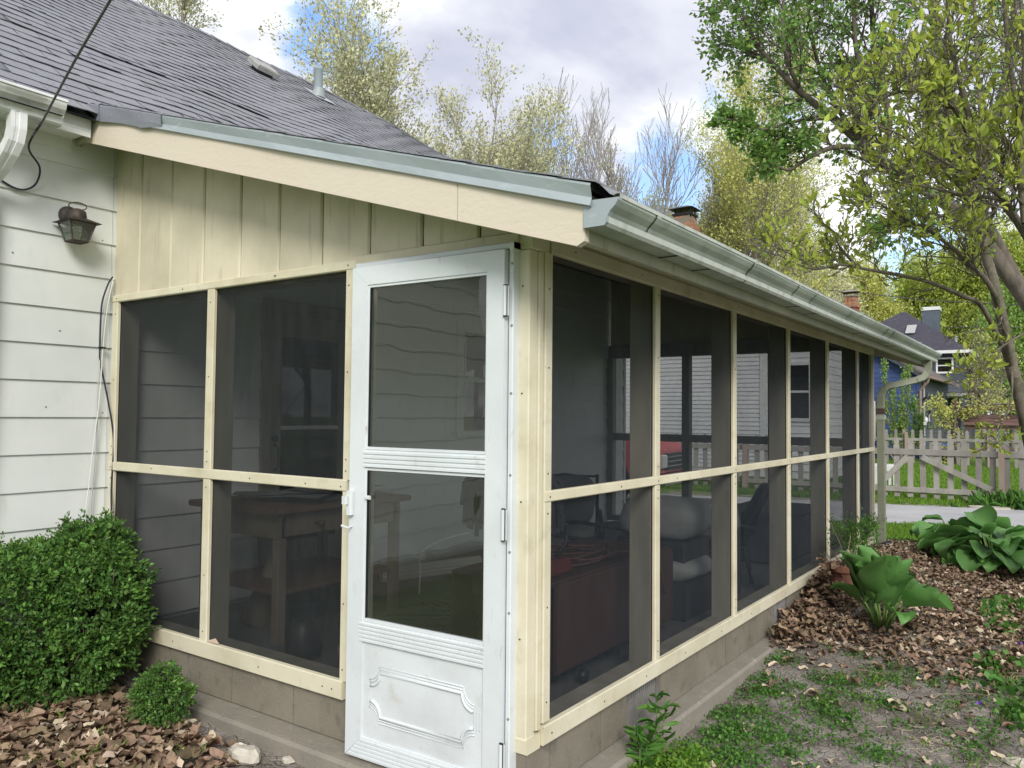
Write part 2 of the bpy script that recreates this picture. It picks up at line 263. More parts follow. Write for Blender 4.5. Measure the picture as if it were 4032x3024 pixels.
M['orangecord'] = mat('orange_cord', (0.09, 0.035, 0.025), 0.6)
M['cushion'] = mat('pale_cushion_cloth', (0.24, 0.25, 0.245), 0.9, n1=(5, (0.19, 0.20, 0.195), 0.4, 0.7))
M['chairmetal'] = mat('dark_chair_metal', (0.03, 0.032, 0.035), 0.5)
M['darkcloth'] = mat('dark_cloth', (0.028, 0.028, 0.035), 0.95, n1=(10, (0.045, 0.045, 0.05), 0.4, 0.7))
M['paper'] = mat('papers', (0.16, 0.17, 0.175), 0.8, rnd_isl=0.3)
M['rope'] = mat('grey_rope', (0.12, 0.115, 0.105), 0.9)
M['fluted'] = mat('white_fluted_wood', (0.5, 0.5, 0.49), 0.7)
M['ventbox'] = mat('weathered_vent_metal', (0.30, 0.30, 0.29), 0.7, n1=(9, (0.4, 0.4, 0.38), 0.45, 0.7))
M['bluebox'] = mat('blue_print', (0.02, 0.12, 0.28), 0.4)
M['bluelight'] = mat('pale_blue_print', (0.35, 0.5, 0.62), 0.5)
M['bluestripe'] = mat('bright_blue_fabric', (0.12, 0.25, 0.7), 0.7)
M['violet'] = mat('violet_petals', (0.16, 0.06, 0.42), 0.6, rnd_isl=0.2)
M['stem'] = mat('green_stem', (0.12, 0.20, 0.05), 0.6)
M['drystem'] = mat('dry_brown_stem', (0.20, 0.15, 0.11), 0.85, rnd_isl=0.3)

# ------------------------------------------------------------------ mesh helpers
class MB:
    def __init__(s): s.v = []; s.f = []
    def poly(s, pts):
        b = len(s.v); s.v += [tuple(p) for p in pts]; s.f.append(tuple(range(b, b + len(pts)))); return s
    def prism(s, prof, axis, a0, a1):
        """prof in the two other axes (x: y,z / y: x,z / z: x,y); closed both ends"""
        def P(p, a):
            return (a, p[0], p[1]) if axis == 'x' else ((p[0], a, p[1]) if axis == 'y' else (p[0], p[1], a))
        b = len(s.v); n = len(prof)
        s.v += [P(p, a0) for p in prof] + [P(p, a1) for p in prof]
        area = sum(prof[i][0] * prof[(i + 1) % n][1] - prof[(i + 1) % n][0] * prof[i][1] for i in range(n))
        flip = (area > 0) != (axis == 'y')
        A = list(range(b, b + n)); B = list(range(b + n, b + 2 * n))
        for i in range(n):
            j = (i + 1) % n
            q_ = (A[i], A[j], B[j], B[i])
            s.f.append(q_ if flip else q_[::-1])
        s.f.append(tuple(A[::-1]) if flip else tuple(A)); s.f.append(tuple(B) if flip else tuple(B[::-1]))
        return s
    def box(s, x0, x1, y0, y1, z0, z1, c=0.0):
        if x0 > x1: x0, x1 = x1, x0
        if y0 > y1: y0, y1 = y1, y0
        if z0 > z1: z0, z1 = z1, z0
        d = (x1 - x0, y1 - y0, z1 - z0); ax = 'xyz'[d.index(max(d))]
        r = {'x': (y0, y1, z0, z1), 'y': (x0, x1, z0, z1), 'z': (x0, x1, y0, y1)}[ax]
        a0, a1 = {'x': (x0, x1), 'y': (y0, y1), 'z': (z0, z1)}[ax]
        p0, p1, q0, q1 = r
        c = min(c, (p1 - p0) * .4, (q1 - q0) * .4)
        if c > 0: prof = [(p0 + c, q0), (p1 - c, q0), (p1, q0 + c), (p1, q1 - c), (p1 - c, q1), (p0 + c, q1), (p0, q1 - c), (p0, q0 + c)]
        else: prof = [(p0, q0), (p1, q0), (p1, q1), (p0, q1)]
        return s.prism(prof, ax, a0, a1)
    def tube(s, pts, rad, n=6, cap=True):
        pts = [Vector(p) for p in pts]
        if isinstance(rad, (int, float)): rad = [rad] * len(pts)
        b = len(s.v); prev = None
        for i, p in enumerate(pts):
            t = (pts[min(i + 1, len(pts) - 1)] - pts[max(i - 1, 0)])
            if t.length < 1e-9: t = Vector((0, 0, 1))
            t.normalize()
            if prev is None:
                a = Vector((0, 0, 1)) if abs(t.z) < 0.9 else Vector((1, 0, 0)); u = t.cross(a).normalized()
            else:
                u = prev - t * prev.dot(t)
                if u.length < 1e-6: u = t.orthogonal()
                u.normalize()
            prev = u; w = t.cross(u)
            for k in range(n):
                an = 2 * math.pi * k / n
                s.v.append(tuple(p + (u * math.cos(an) + w * math.sin(an)) * rad[i]))
        for i in range(len(pts) - 1):
            for k in range(n):
                a = b + i * n + k; c = b + i * n + (k + 1) % n
                s.f.append((a, c, c + n, a + n))
        if cap:
            s.f.append(tuple(b + k for k in range(n))[::-1]); e = b + (len(pts) - 1) * n
            s.f.append(tuple(e + k for k in range(n)))
        return s
    def lathe(s, prof, c=(0, 0, 0), n=20, axis=(0, 0, 1)):
        q = Vector((0, 0, 1)).rotation_difference(Vector(axis)); c = Vector(c); b = len(s.v)
        for r, z in prof:
            for k in range(n):
                an = 2 * math.pi * k / n
                s.v.append(tuple(c + q @ Vector((r * math.cos(an), r * math.sin(an), z))))
        for i in range(len(prof) - 1):
            for k in range(n):
                a = b + i * n + k; d = b + i * n + (k + 1) % n
                s.f.append((a, d, d + n, a + n))
        return s
    def xf(s, m, start=0):
        for i in range(start, len(s.v)): s.v[i] = tuple(m @ Vector(s.v[i]))
        return s

WM = {}
def world_of(o): return WM.get(o.name, Matrix())
def setp(o, label=None, cat=None, group=None, kind=None):
    if label: o['label'] = label
    if cat: o['category'] = cat
    if group: o['group'] = group
    if kind: o['kind'] = kind
    return o
def link(o, parent=None, local=None):
    COL.objects.link(o)
    if parent is not None:
        o.parent = parent
        if local is None: o.matrix_parent_inverse = world_of(parent).inverted(); WM[o.name] = Matrix()
        else: o.matrix_basis = local; WM[o.name] = world_of(parent) @ local
    return o
def finish(me, material, smooth):
    if material: me.materials.append(material)
    if smooth:
        me.polygons.foreach_set('use_smooth', [True] * len(me.polygons))
    return me
def add(name, mb, material, parent=None, smooth=False, label=None, cat=None, group=None, kind=None, local=None):
    me = bpy.data.meshes.new(name); vs = mb.v; off = None
    if parent is None and kind != 'structure' and vs:
        a = np.array(vs); off = Vector(((a[:, 0].min() + a[:, 0].max()) / 2, (a[:, 1].min() + a[:, 1].max()) / 2, a[:, 2].min()))
        vs = [(p[0] - off[0], p[1] - off[1], p[2] - off[2]) for p in vs]
    me.from_pydata(vs, [], mb.f); me.update(); finish(me, M[material] if isinstance(material, str) else material, smooth)
    o = bpy.data.objects.new(name, me)
    if off is not None: o.location = off; WM[o.name] = Matrix.Translation(off)
    link(o, parent, local)
    return setp(o, label, cat, group, kind)
def add_np(name, V, Fc, material, parent=None, smooth=False, **kw):
    V = np.asarray(V, np.float32); Fc = np.asarray(Fc, np.int32); k = Fc.shape[1]
    me = bpy.data.meshes.new(name); me.vertices.add(len(V)); off = None
    if parent is None and kw.get('kind') != 'structure':
        off = Vector((float(V[:, 0].mean()), float(V[:, 1].mean()), float(V[:, 2].min()))); V = V - np.array(off, np.float32)
    me.vertices.foreach_set('co', V.ravel())
    me.loops.add(Fc.size); me.loops.foreach_set('vertex_index', Fc.ravel())
    me.polygons.add(len(Fc)); me.polygons.foreach_set('loop_start', np.arange(0, Fc.size, k, dtype=np.int32))
    me.polygons.foreach_set('loop_total', np.full(len(Fc), k, np.int32))
    if smooth: me.polygons.foreach_set('use_smooth', np.ones(len(Fc), bool))
    me.update(calc_edges=True); me.materials.append(M[material] if isinstance(material, str) else material)
    o = bpy.data.objects.new(name, me)
    if off is not None: o.location = off; WM[o.name] = Matrix.Translation(off)
    link(o, parent)
    return setp(o, **kw)
def thing(name, loc, label, cat, group=None, rotz=0.0, parent=None):
    o = bpy.data.objects.new(name, None); o.empty_display_size = 0.1
    m = Matrix.Translation(loc) @ Matrix.Rotation(rotz, 4, 'Z'); o.matrix_basis = m
    COL.objects.link(o); WM[o.name] = m
    return setp(o, label, cat, group)
def clone(o, parent=None, mw=None):
    c = o.copy(); COL.objects.link(c)
    if parent is not None: c.parent = parent
    if mw is not None: c.matrix_basis = mw; WM[c.name] = mw
    for ch in list(o.children): clone(ch, c)
    return c
def B(*a, c=0.003): return MB().box(*a, c=c)

def S01(t): t = min(1, max(0, t)); return t * t * (3 - 2 * t)
def hz(x, y):
    """height of the ground"""
    m = 0.24 * S01((y - 1.7) / 2.6) * (1 - S01((y - 6.2) / 2.4)) * (math.exp(-((max(x, 0.1) - 0.1) / 1.5) ** 2))
    l = 0.07 * math.exp(-((x + 2.6) ** 2 / 1.2 + (y + 0.3) ** 2 / 0.8))
    return -0.29 + m + l - 0.10 * S01((y - 6.0) / 4.0) - 0.055 * S01((y - 12.5) / 3.0) + 0.008 * math.sin(x * 3.1 + y * 1.3) * math.cos(y * 2.3 - x)
hzv = np.vectorize(hz)

# ================================================================== ground
def near_edge(x): return 11.18 + 0.456 * x
def far_edge(x): return 14.45 + 0.30 * x
def ground_mat():
    m = bpy.data.materials.new('ground_soil_and_lawn'); m.use_nodes = True
    t = m.node_tree; t.nodes.clear(); L = t.links.new
    def nd(k, **kw):
        n = t.nodes.new(k)
        for a, b in kw.items(): setattr(n, a, b)
        return n
    o = nd('ShaderNodeOutputMaterial'); p = nd('ShaderNodeBsdfPrincipled'); g = nd('ShaderNodeNewGeometry')
    at = nd('ShaderNodeAttribute', attribute_name='grass')
    def noise(sc, det=7, r=0.6, off=0):
        mp = nd('ShaderNodeMapping'); mp.inputs['Location'].default_value = (off, off, off); L(g.outputs['Position'], mp.inputs[0])
        n = nd('ShaderNodeTexNoise'); n.inputs['Scale'].default_value = sc; n.inputs['Detail'].default_value = det; n.inputs['Roughness'].default_value = r
        L(mp.outputs[0], n.inputs['Vector']); return n.outputs[0]
    def ramp(f, st):
        n = nd('ShaderNodeValToRGB'); e = n.color_ramp.elements
        while len(e) < len(st): e.new(0.5)
        for i, (q, c) in enumerate(st): e[i].position = q; e[i].color = (*c, 1)
        L(f, n.inputs[0]); return n.outputs[0]
    soil = ramp(noise(5.5), [(0.3, (0.15, 0.13, 0.11)), (0.44, (0.26, 0.23, 0.20)), (0.56, (0.37, 0.335, 0.30)), (0.72, (0.46, 0.425, 0.39))])
    lawn = ramp(noise(1.1, 5), [(0.35, (0.105, 0.19, 0.03)), (0.5, (0.145, 0.25, 0.035)), (0.68, (0.20, 0.31, 0.05))])
    lf = ramp(noise(34, 4), [(0.35, (0.45, 0.5, 0.4)), (0.65, (1.25, 1.2, 1.2))])
    ml = nd('ShaderNodeMix', data_type='RGBA', blend_type='MULTIPLY'); ml.inputs[0].default_value = 1; L(lawn, ml.inputs[6]); L(lf, ml.inputs[7])
    ad = nd('ShaderNodeMath', operation='ADD'); L(at.outputs['Fac'], ad.inputs[0])
    n2 = nd('ShaderNodeMath', operation='MULTIPLY_ADD'); L(noise(2.6, 8, 0.7, 4), n2.inputs[0]); n2.inputs[1].default_value = 2.2; n2.inputs[2].default_value = -1.1
    L(n2.outputs[0], ad.inputs[1])
    mr = nd('ShaderNodeMapRange'); L(ad.outputs[0], mr.inputs[0]); mr.inputs[1].default_value = 0.42; mr.inputs[2].default_value = 0.58
    mx = nd('ShaderNodeMix', data_type='RGBA'); L(mr.outputs[0], mx.inputs[0]); L(soil, mx.inputs[6]); L(ml.outputs[2], mx.inputs[7])
    L(mx.outputs[2], p.inputs['Base Color']); p.inputs['Roughness'].default_value = 0.95; p.inputs['Specular IOR Level'].default_value = 0.1
    # cracked, crumbly soil
    vo = nd('ShaderNodeTexVoronoi', feature='DISTANCE_TO_EDGE'); vo.inputs['Scale'].default_value = 17; 
    wv = nd('ShaderNodeVectorMath', operation='ADD'); nn = nd('ShaderNodeTexNoise'); nn.inputs['Scale'].default_value = 8; L(g.outputs['Position'], nn.inputs['Vector'])
    sc = nd('ShaderNodeVectorMath', operation='SCALE'); L(nn.outputs[1], sc.inputs[0]); sc.inputs['Scale'].default_value = 0.16
    L(g.outputs['Position'], wv.inputs[0]); L(sc.outputs[0], wv.inputs[1]); L(wv.outputs[0], vo.inputs['Vector'])
    cr = nd('ShaderNodeMapRange'); L(vo.outputs['Distance'], cr.inputs[0]); cr.inputs[2].default_value = 0.06
    hsum = nd('ShaderNodeMath', operation='MULTIPLY_ADD'); L(noise(30, 8, 0.75), hsum.inputs[0]); hsum.inputs[1].default_value = 1.8; L(cr.outputs[0], hsum.inputs[2])
    b = nd('ShaderNodeBump'); b.inputs['Strength'].default_value = 0.85; b.inputs['Distance'].default_value = 0.018; L(hsum.outputs[0], b.inputs['Height']); L(b.outputs[0], p.inputs['Normal'])
    L(p.outputs[0], o.inputs[0]); return m
M['ground'] = ground_mat()
def grid_axis(lo, f0, f1, hi, step):
    a = list(np.arange(f0, f1, step)); x = f0; d = step; left = []
    while x > lo: d *= 1.25; x -= d; left.append(x)
    x = a[-1]; d = step; right = []
    while x < hi: d *= 1.25; x += d; right.append(x)
    return np.array(left[::-1] + a + right)
gx = grid_axis(-260, -7, 4.2, 260, 0.08); gy = grid_axis(-60, -1.4, 17, 420, 0.08)
X, Y = np.meshgrid(gx, gy); Z = hzv(X, Y)
nrs = np.random.RandomState(3)
fineb = ((X > -4) & (X < 3.2) & (Y > -1.3) & (Y < 7))
Z = Z + fineb * nrs.normal(0, 0.0035, Z.shape)
V = np.stack([X.ravel(), Y.ravel(), Z.ravel()], 1); nx, ny = len(gx), len(gy)
i = np.arange(nx - 1)[None, :] + np.arange(ny - 1)[:, None] * nx; i = i.ravel()
Fq = np.stack([i, i + 1, i + 1 + nx, i + nx], 1)
ground = add_np('ground', V, Fq, 'ground', smooth=True, kind='structure')
def grass_amount(x, y):
    n, f = 11.18 + 0.456 * x, 14.45 + 0.30 * x
    g = np.where(y > f + 1.0, 1.2, np.where(y > f - 0.2, 0.42, 0.0))
    g = np.where((y < n + 0.05) & (y > 7.4), 1.1, g); g = np.where((y < n + 0.05) & (y > 6.3) & (y <= 7.4), 0.45, g)
    g = np.where((y < 6.3) & (x > 1.9), 0.4, g); g = np.where((x < -6.9), 0.9, g); g = np.where((y < -1.6), 0.9, g)
    return g
ga = ground.data.attributes.new('grass', 'FLOAT', 'POINT'); ga.data.foreach_set('value', grass_amount(X, Y).ravel().astype(np.float32))

mb = MB(); xs = np.arange(-30, 26, 0.35)
b0 = [(x, near_edge(x) + 0.05 * math.sin(x * 2.1) + 0.03 * math.sin(x * 5.3), -0.385 - 0.02) for x in xs]
b1 = [(x, far_edge(x) + 0.06 * math.sin(x * 1.7) + 0.03 * math.sin(x * 4.1), 0) for x in xs]
for k in range(len(xs) - 1):
    for j in range(5):
        def P(bk, tk, jj): 
            y = bk[1] + (tk[1] - bk[1]) * jj / 5; return (bk[0], y, hz(bk[0], y) + 0.018)
        mb.poly([P(b0[k], b1[k], j), P(b0[k + 1], b1[k + 1], j), P(b0[k + 1], b1[k + 1], j + 1), P(b0[k], b1[k], j + 1)])
add('driveway', mb, 'asphalt', kind='structure', smooth=True)

# ================================================================== screened porch
XW = -2.92            # face of the house wall
YE = 6.10             # far end of the porch
porch = thing('screened_porch', (0, 0, -0.28), 'cream painted screened porch with a white storm door on the side of the house', 'porch')
P_ = lambda name, mb, m, parent=porch, **k: add(name, mb, m, parent, **k)

# --- foundation
f_ = MB(); f_.prism([(-2.9, -0.45), (0.103, -0.45), (0.103, -0.21), (0.09, -0.196), (-2.9, -0.196)], 'y', -0.1, YE + 0.10)
P_('footing', f_, 'footing')
ft = MB(); ft.prism([(-0.125, -0.45), (-0.125, -0.215), (-0.112, -0.201), (0.0, -0.198), (0.0, -0.45)], 'x', -2.9, 0.103)
P_('footing', ft, 'footing')
def joint_jit(): return rnd.uniform(-0.002, 0.002)
yj = [0.0, 0.166, 0.562, None, 1.158, 1.566, 2.03, 2.436, 2.80, None, 3.24, 3.64, 4.05, 4.45, 4.86, 5.26, 5.67, 6.08]
k = 0
while k < len(yj) - 1:
    a, b = yj[k], yj[k + 1]
    if b is None:
        lo = 0.80 if a < 1 else 2.89
        if lo - a > 0.05: P_('concrete_block', B(-0.19, -0.004 + joint_jit(), a + 0.003, lo, -0.1945, -0.012, c=0.005), 'block')
        k += 2; continue
    if a is None: k += 1; continue
    if k == 0: P_('concrete_block', B(-0.19, -0.004, -0.0, b - 0.003, -0.1945, -0.012, c=0.005), 'block')
    else: P_('concrete_block', B(-0.19, -0.004 + joint_jit(), a + 0.003, b - 0.003, -0.1945, -0.012, c=0.005), 'block')
    k += 1
P_('mortar_bed', B(-0.185, -0.012, 0.012, 0.80, -0.1948, -0.008, c=0).box(-0.185, -0.012, 1.155, 2.89, -0.1948, -0.008).box(-0.185, -0.012, 3.24, 6.08, -0.1948, -0.008), 'mortar')
for x0, x1 in ((-2.9, -2.68), (-2.68, -2.275), (-2.275, -1.735), (-1.735, -1.28), (-1.28, -0.86), (-0.86, -0.43), (-0.43, -0.194)):
    P_('concrete_block', B(x0 + 0.003, x1 - 0.003, 0.002 + joint_jit(), 0.19, -0.1945, -0.012, c=0.005), 'block')
P_('mortar_bed', B(-2.9, -0.19, 0.012, 0.18, -0.195, -0.008, c=0), 'mortar')
for y0, y1 in ((0.80, 1.15), (2.89, 3.24)):
    v = P_('crawl_vent', B(-0.05, -0.012, y0, y0 + 0.012, -0.192, -0.012).box(-0.05, -0.012, y1 - 0.03, y1, -0.192, -0.012).box(-0.06, -0.006, y0 + .012, y1 - .03, -0.192, -0.178).box(-0.07, -0.065, y0, y1, -0.192, -0.01), 'vent')
    n = 15
    for i in range(n):
        yy = y0 + 0.02 + (y1 - y0 - 0.055) * i / (n - 1)
        s = MB().prism([(-0.06, yy - 0.004), (-0.022, yy - 0.004), (-0.014, yy), (-0.022, yy + 0.004), (-0.06, yy + 0.004)], 'z', -0.178, -0.014)
        add('slat', s, 'vent', v)
    P_('sill_stone', B(-0.18, 0.004, y0, y1, -0.1975, -0.193, c=0), 'footing')

# --- floor, inner studs, ceiling
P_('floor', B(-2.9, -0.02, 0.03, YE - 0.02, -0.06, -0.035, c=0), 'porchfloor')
P_('sill_plate', B(-0.135, -0.006, 0.09, YE, -0.012, 0.045), 'stud')
P_('sill_plate', B(-2.9, -0.90, 0.012, 0.135, -0.012, 0.055), 'stud')
P_('sill_plate', B(-2.9, -0.09, YE - 0.11, YE - 0.02, -0.012, 0.05), 'stud')
mull = [1.083, 2.146, 3.236, 4.312, 5.404]
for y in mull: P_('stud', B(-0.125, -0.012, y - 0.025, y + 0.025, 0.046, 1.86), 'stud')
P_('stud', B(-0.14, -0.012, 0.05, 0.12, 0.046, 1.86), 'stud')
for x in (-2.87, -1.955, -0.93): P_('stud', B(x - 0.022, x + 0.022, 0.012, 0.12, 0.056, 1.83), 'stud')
# far end wall
for x in (-2.885, -1.925, -0.96, -0.03): P_('stud', B(x - 0.045, x + 0.045, YE - 0.11, YE - 0.022, 0.05, 1.90), 'stud')
P_('rail', B(-2.84, -1.97, YE - 0.075, YE - 0.03, 0.93, 1.015), 'stud'); P_('rail', B(-1.88, -1.005, YE - 0.075, YE - 0.03, 0.93, 1.015), 'stud'); P_('rail', B(-0.915, -0.075, YE - 0.075, YE - 0.03, 0.93, 1.015), 'stud')
P_('header', B(-2.9, -0.01, YE - 0.11, YE - 0.022, 1.90, 2.05), 'stud')
g_ = MB().poly([(-2.9, YE - 0.05, 2.05), (-0.01, YE - 0.05, 2.05), (-0.01, YE - 0.05, 2.06), (-2.9, YE - 0.05, 2.84)])
P_('gable_panel', g_, 'cream_v')
P_('screen', MB().poly([(-2.9, YE - 0.035, 0.03), (-0.03, YE - 0.035, 0.03), (-0.03, YE - 0.035, 1.9), (-2.9, YE - 0.035, 1.9)]), 'screen_far')
P_('header', B(-0.13, -0.008, 0.09, YE, 1.86, 2.02), 'stud')
P_('header', B(-2.9, -0.045, 0.012, 0.12, 1.83, 1.99), 'stud')
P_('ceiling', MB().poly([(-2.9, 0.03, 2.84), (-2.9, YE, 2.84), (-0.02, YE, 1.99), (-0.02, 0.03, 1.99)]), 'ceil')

# --- corner post and trims
def bboard(x0, x1, y0, y1, z0, z1): return B(x0, x1, y0, y1, z0, z1, c=0.004)
cp = P_('corner_post', bboard(-0.088, 0.0, -0.004, 0.052, 0.0, 1.835), 'cream')
P_('trim_board', bboard(-0.10, 0.008, 0.0525, 0.084, 0.06, 1.835), 'cream')
P_('trim_board', bboard(-0.01, 0.014, 0.087, 0.137, 0.078, 1.838), 'cream')
P_('post_base', bboard(-0.092, 0.004, -0.008, 0.085, -0.0119, 0.045), 'cream')
P_('top_plate', bboard(-0.13, 0.006, -0.002, YE + 0.05, 1.905, 2.03), 'cream')
P_('top_plate', bboard(-0.10, 0.008, 0.0, 0.12, 1.838, 1.903), 'cream')
# long wall: top rail, mid rails, bottom rail, mullions, screens
P_('top_rail', bboard(-0.012, 0.016, 0.125, YE, 1.842, 1.903), 'cream')
segs = [0.086, 1.62, 3.05, 4.62, 6.09]
for a, b in zip(segs[:-1], segs[1:]): P_('middle_rail', bboard(-0.008, 0.018, a + 0.002, b - 0.002, 0.893, 0.934), 'cream')
for a, b in ((0.088, 2.9), (2.904, 6.1)): P_('bottom_rail', bboard(-0.008, 0.02, a, b, -0.004, 0.068), 'cream')
for y in mull:
    P_('mullion', bboard(-0.006, 0.014, y - 0.026, y + 0.026, 0.0685, 0.892), 'cream'); P_('mullion', bboard(-0.006, 0.014, y - 0.026, y + 0.026, 0.9345, 1.843), 'cream')
P_('trim_board', bboard(-0.10, 0.014, 6.02, 6.11, 0.068, 1.90), 'cream')
ys = [0.137] + mull + [6.02]
def screen_panel(a, b, z0, z1, m_, axis):
    mbs = MB(); n = 10
    for i in range(n):
        for j in range(n):
            def q(ii, jj):
                u = a + (b - a) * ii / n; w = z0 + (z1 - z0) * jj / n
                d = 0.004 * math.sin(math.pi * ii / n) * math.sin(math.pi * jj / n) * (1 + 0.6 * math.sin(7 * u + 3 * w))
                return (-0.010 - d, u, w) if axis == 'y' else (u, 0.010 + d, w)
            mbs.poly([q(i, j), q(i + 1, j), q(i + 1, j + 1), q(i, j + 1)])
    return P_('screen', mbs, m_, smooth=True)
for a, b in zip(ys[:-1], ys[1:]):
    screen_panel(a - 0.01, b + 0.01, 0.05, 0.91, 'screen_side', 'y'); screen_panel(a - 0.01, b + 0.01, 0.915, 1.86, 'screen_side', 'y')
# end wall
P_('top_rail', bboard(-2.905, -0.905, -0.018, 0.008, 1.848, 1.888), 'cream')
P_('middle_rail', bboard(-2.90, -0.935, -0.02, 0.006, 0.882, 0.932), 'cream')
P_('bottom_rail', bboard(-2.84, -0.94, -0.024, 0.006, -0.008, 0.072), 'cream')
for x0, x1, yo in ((-2.905, -2.846, -0.016), (-1.985, -1.926, -0.016), (-0.966, -0.915, -0.016)):
    P_('mullion', bboard(x0, x1, yo, 0.006, 0.0725, 0.8815), 'cream'); P_('mullion', bboard(x0, x1, yo, 0.006, 0.9325, 1.8475), 'cream')
P_('trim_board', bboard(-0.914, -0.872, -0.006, 0.09, -0.19, 1.838), 'cream')
for a, b in ((-2.86, -1.97), (-1.94, -0.95)):
    screen_panel(a, b, 0.05, 0.9, 'screen', 'x'); screen_panel(a, b, 0.915, 1.86, 'screen', 'x')
# nails in the trims
def nails(pts, axis, r=0.0035, name='nail_heads'):
    m_ = MB()
    for x, y, z in pts:
        ax = (0, -1, 0) if axis == 'x' else (1, 0, 0)
        m_.lathe([(0, 0.002), (r, 0.0015), (r, -0.001)], (x, y, z), 7, ax)
    P_(name, m_, 'nail')
nails([(x, -0.0205, 0.907 + rnd.uniform(-.006, .006)) for x in (-2.87, -2.45, -1.6, -1.2, -0.97)] + [(x, -0.0185, 1.868) for x in (-2.86, -2.2, -1.45, -1.44, -0.95)] +
      [(x, -0.0245, 0.03) for x in (-2.2, -1.5, -1.06, -1.0)] + [(x, -0.0165, z) for x in (-2.87, -1.955, -0.945) for z in (0.12, 0.4, 0.84, 0.97, 1.02, 1.4, 1.78)] +
      [(-0.03, -0.0045, z) for z in (0.4, 0.9, 1.3, 1.7)], 'x')
nails([(0.0185, y, 0.912) for y in (0.12, 0.7, 1.08, 1.3, 2.14, 2.7, 3.23, 4.0, 5.1)] + [(0.0205, y, 0.03) for y in (0.14, 0.55, 0.95, 1.4, 1.9, 2.4, 3.1)] + [(0.0145, y, z) for y in mull for z in (0.11, 0.16, 0.83, 0.87, 0.98, 1.5, 1.8)] +
      [(0.0145, 0.11, z) for z in (0.15, 0.5, 0.85, 1.0, 1.4, 1.7)] + [(0.0165, y, 1.873) for y in (0.3, 0.9, 1.6, 2.2, 3, 4)], 'y')

# --- gable boards (vertical, grooved)
def rake_z(x): return 1.952 + 0.302 * (0.395 - x)
jx = [-2.945, -2.658, -2.35, -2.053, -1.744, -1.445, -1.145, -0.84, -0.536, -0.24, 0.0]
for a, b in zip(jx[:-1], jx[1:]):
    c = 0.008; y0 = 0.0 + rnd.uniform(-0.0015, 0.0015)
    m_ = MB(); zb = 1.885 if b < -0.83 else 1.906
    def pr(z): return [(a + 0.004, 0.02, z), (a + 0.004, y0 + c, z), (a + 0.004 + c, y0, z), (b - 0.004 - c, y0, z), (b - 0.004, y0 + c, z), (b - 0.004, 0.02, z)]
    lo = pr(zb); hi = [(x, y, rake_z(x) - 0.03) for x, y, z in lo]
    m_.v = lo + hi; m_.f = [(i, i + 1, i + 7, i + 6) for i in range(5)] + [(0, 6, 11, 5), (0, 5, 4, 3, 2, 1), (6, 7, 8, 9, 10, 11)]
    P_('board', m_, 'cream_v')
P_('backing', B(-2.93, 0, 0.012, 0.03, 1.9, 1.95, c=0).poly([(-2.93, 0.0125, 1.9), (0, 0.0125, 1.9), (0, 0.0125, 2.03), (-2.93, 0.0125, 2.9)]), 'dark')
P_('head_trim', bboard(-0.915, -0.05, -0.014, 0.010, 1.853, 1.905), 'cream_v')

# --- rake board (two pieces), flashing, roll roofing, fascia
YR = -0.25
def rk_piece(x0, x1, end=False):
    zt = lambda x: rake_z(x) - 0.012
    zb = lambda x: 1.758 + 0.299 * (0.362 - x)
    pts = [(x0, zb(x0)), (x1, zb(x1)), (x1, zt(x1)), (x0, zt(x0))]
    if end: pts = [(x0, zb(x0)), (x1 - 0.028, zb(x1 - 0.028)), (x1, zb(x1) + 0.022), (x1, zt(x1)), (x0, zt(x0))]
    return MB().prism(pts, 'y', YR, YR + 0.03)
P_('rake_board', rk_piece(-2.80, -0.149), 'cream_rake'); P_('rake_board', rk_piece(-0.145, 0.375, True), 'cream_rake')
zt_ = rake_z(-2.8)
P_('rake_return', MB().poly([(-2.802, YR, 1.758 + 0.299 * 3.162), (-2.802, YR, zt_ - .012), (-2.918, YR + 0.012, zt_ - .012), (-2.918, YR + 0.012, 1.758 + 0.299 * 3.162)])
   .poly([(-2.802, YR + .02, 1.758 + 0.299 * 3.162), (-2.802, YR + .02, zt_ - .012), (-2.918, YR + 0.032, zt_ - .012), (-2.918, YR + 0.032, 1.758 + 0.299 * 3.162)]), 'cream_rake')
fl = MB()
xsn = np.linspace(-2.12, 0.405, 26)
prof = lambda x: [(YR + 0.05, rake_z(x) + 0.004), (YR - 0.016, rake_z(x) + 0.004), (YR - 0.018, rake_z(x) - 0.004), (YR - 0.008 - 0.003 * math.sin(x * 9), rake_z(x) - 0.04), (YR - 0.016 - 0.004 * math.sin(x * 5), rake_z(x) - 0.068), (YR - 0.004, rake_z(x) - 0.071)]
for x in xsn: fl.v += [(x, y, z) for y, z in prof(x)]
for i in range(len(xsn) - 1):
    for j in range(5): a = i * 6 + j; fl.f.append((a, a + 1, a + 7, a + 6))
P_('drip_edge', fl, 'flash', smooth=False)
rf = MB(); xsn = np.linspace(-2.80, -2.02, 18)
for x in xsn:
    d = 0.004 * math.sin(x * 14); lo = 0.088 + 0.012 * math.sin(x * 6) - max(0, (x + 2.2)) * 0.2
    rf.v += [(x, YR + 0.08, rake_z(x) + 0.012), (x, YR - 0.008, rake_z(x) + 0.014), (x, YR - 0.024, rake_z(x) - 0.002), (x, YR - 0.020 - d, rake_z(x) - 0.045), (x, YR - 0.016 - d, rake_z(x) - lo)]
for i in range(len(xsn) - 1):
    if i == 3: continue
    for j in range(4): a = i * 5 + j; rf.f.append((a, a + 1, a + 6, a + 5))
i = 3
for j in range(4):
    a = i * 5 + j; q_ = [rf.v[a], rf.v[a + 1], rf.v[a + 6], rf.v[a + 5]]
    rf.poly([(p[0] + (0.006 if n_ in (2, 3) else 0), p[1] - 0.004, p[2] + 0.003) for n_, p in enumerate(q_)])
P_('roll_roofing_strip', rf, 'felt', smooth=False)
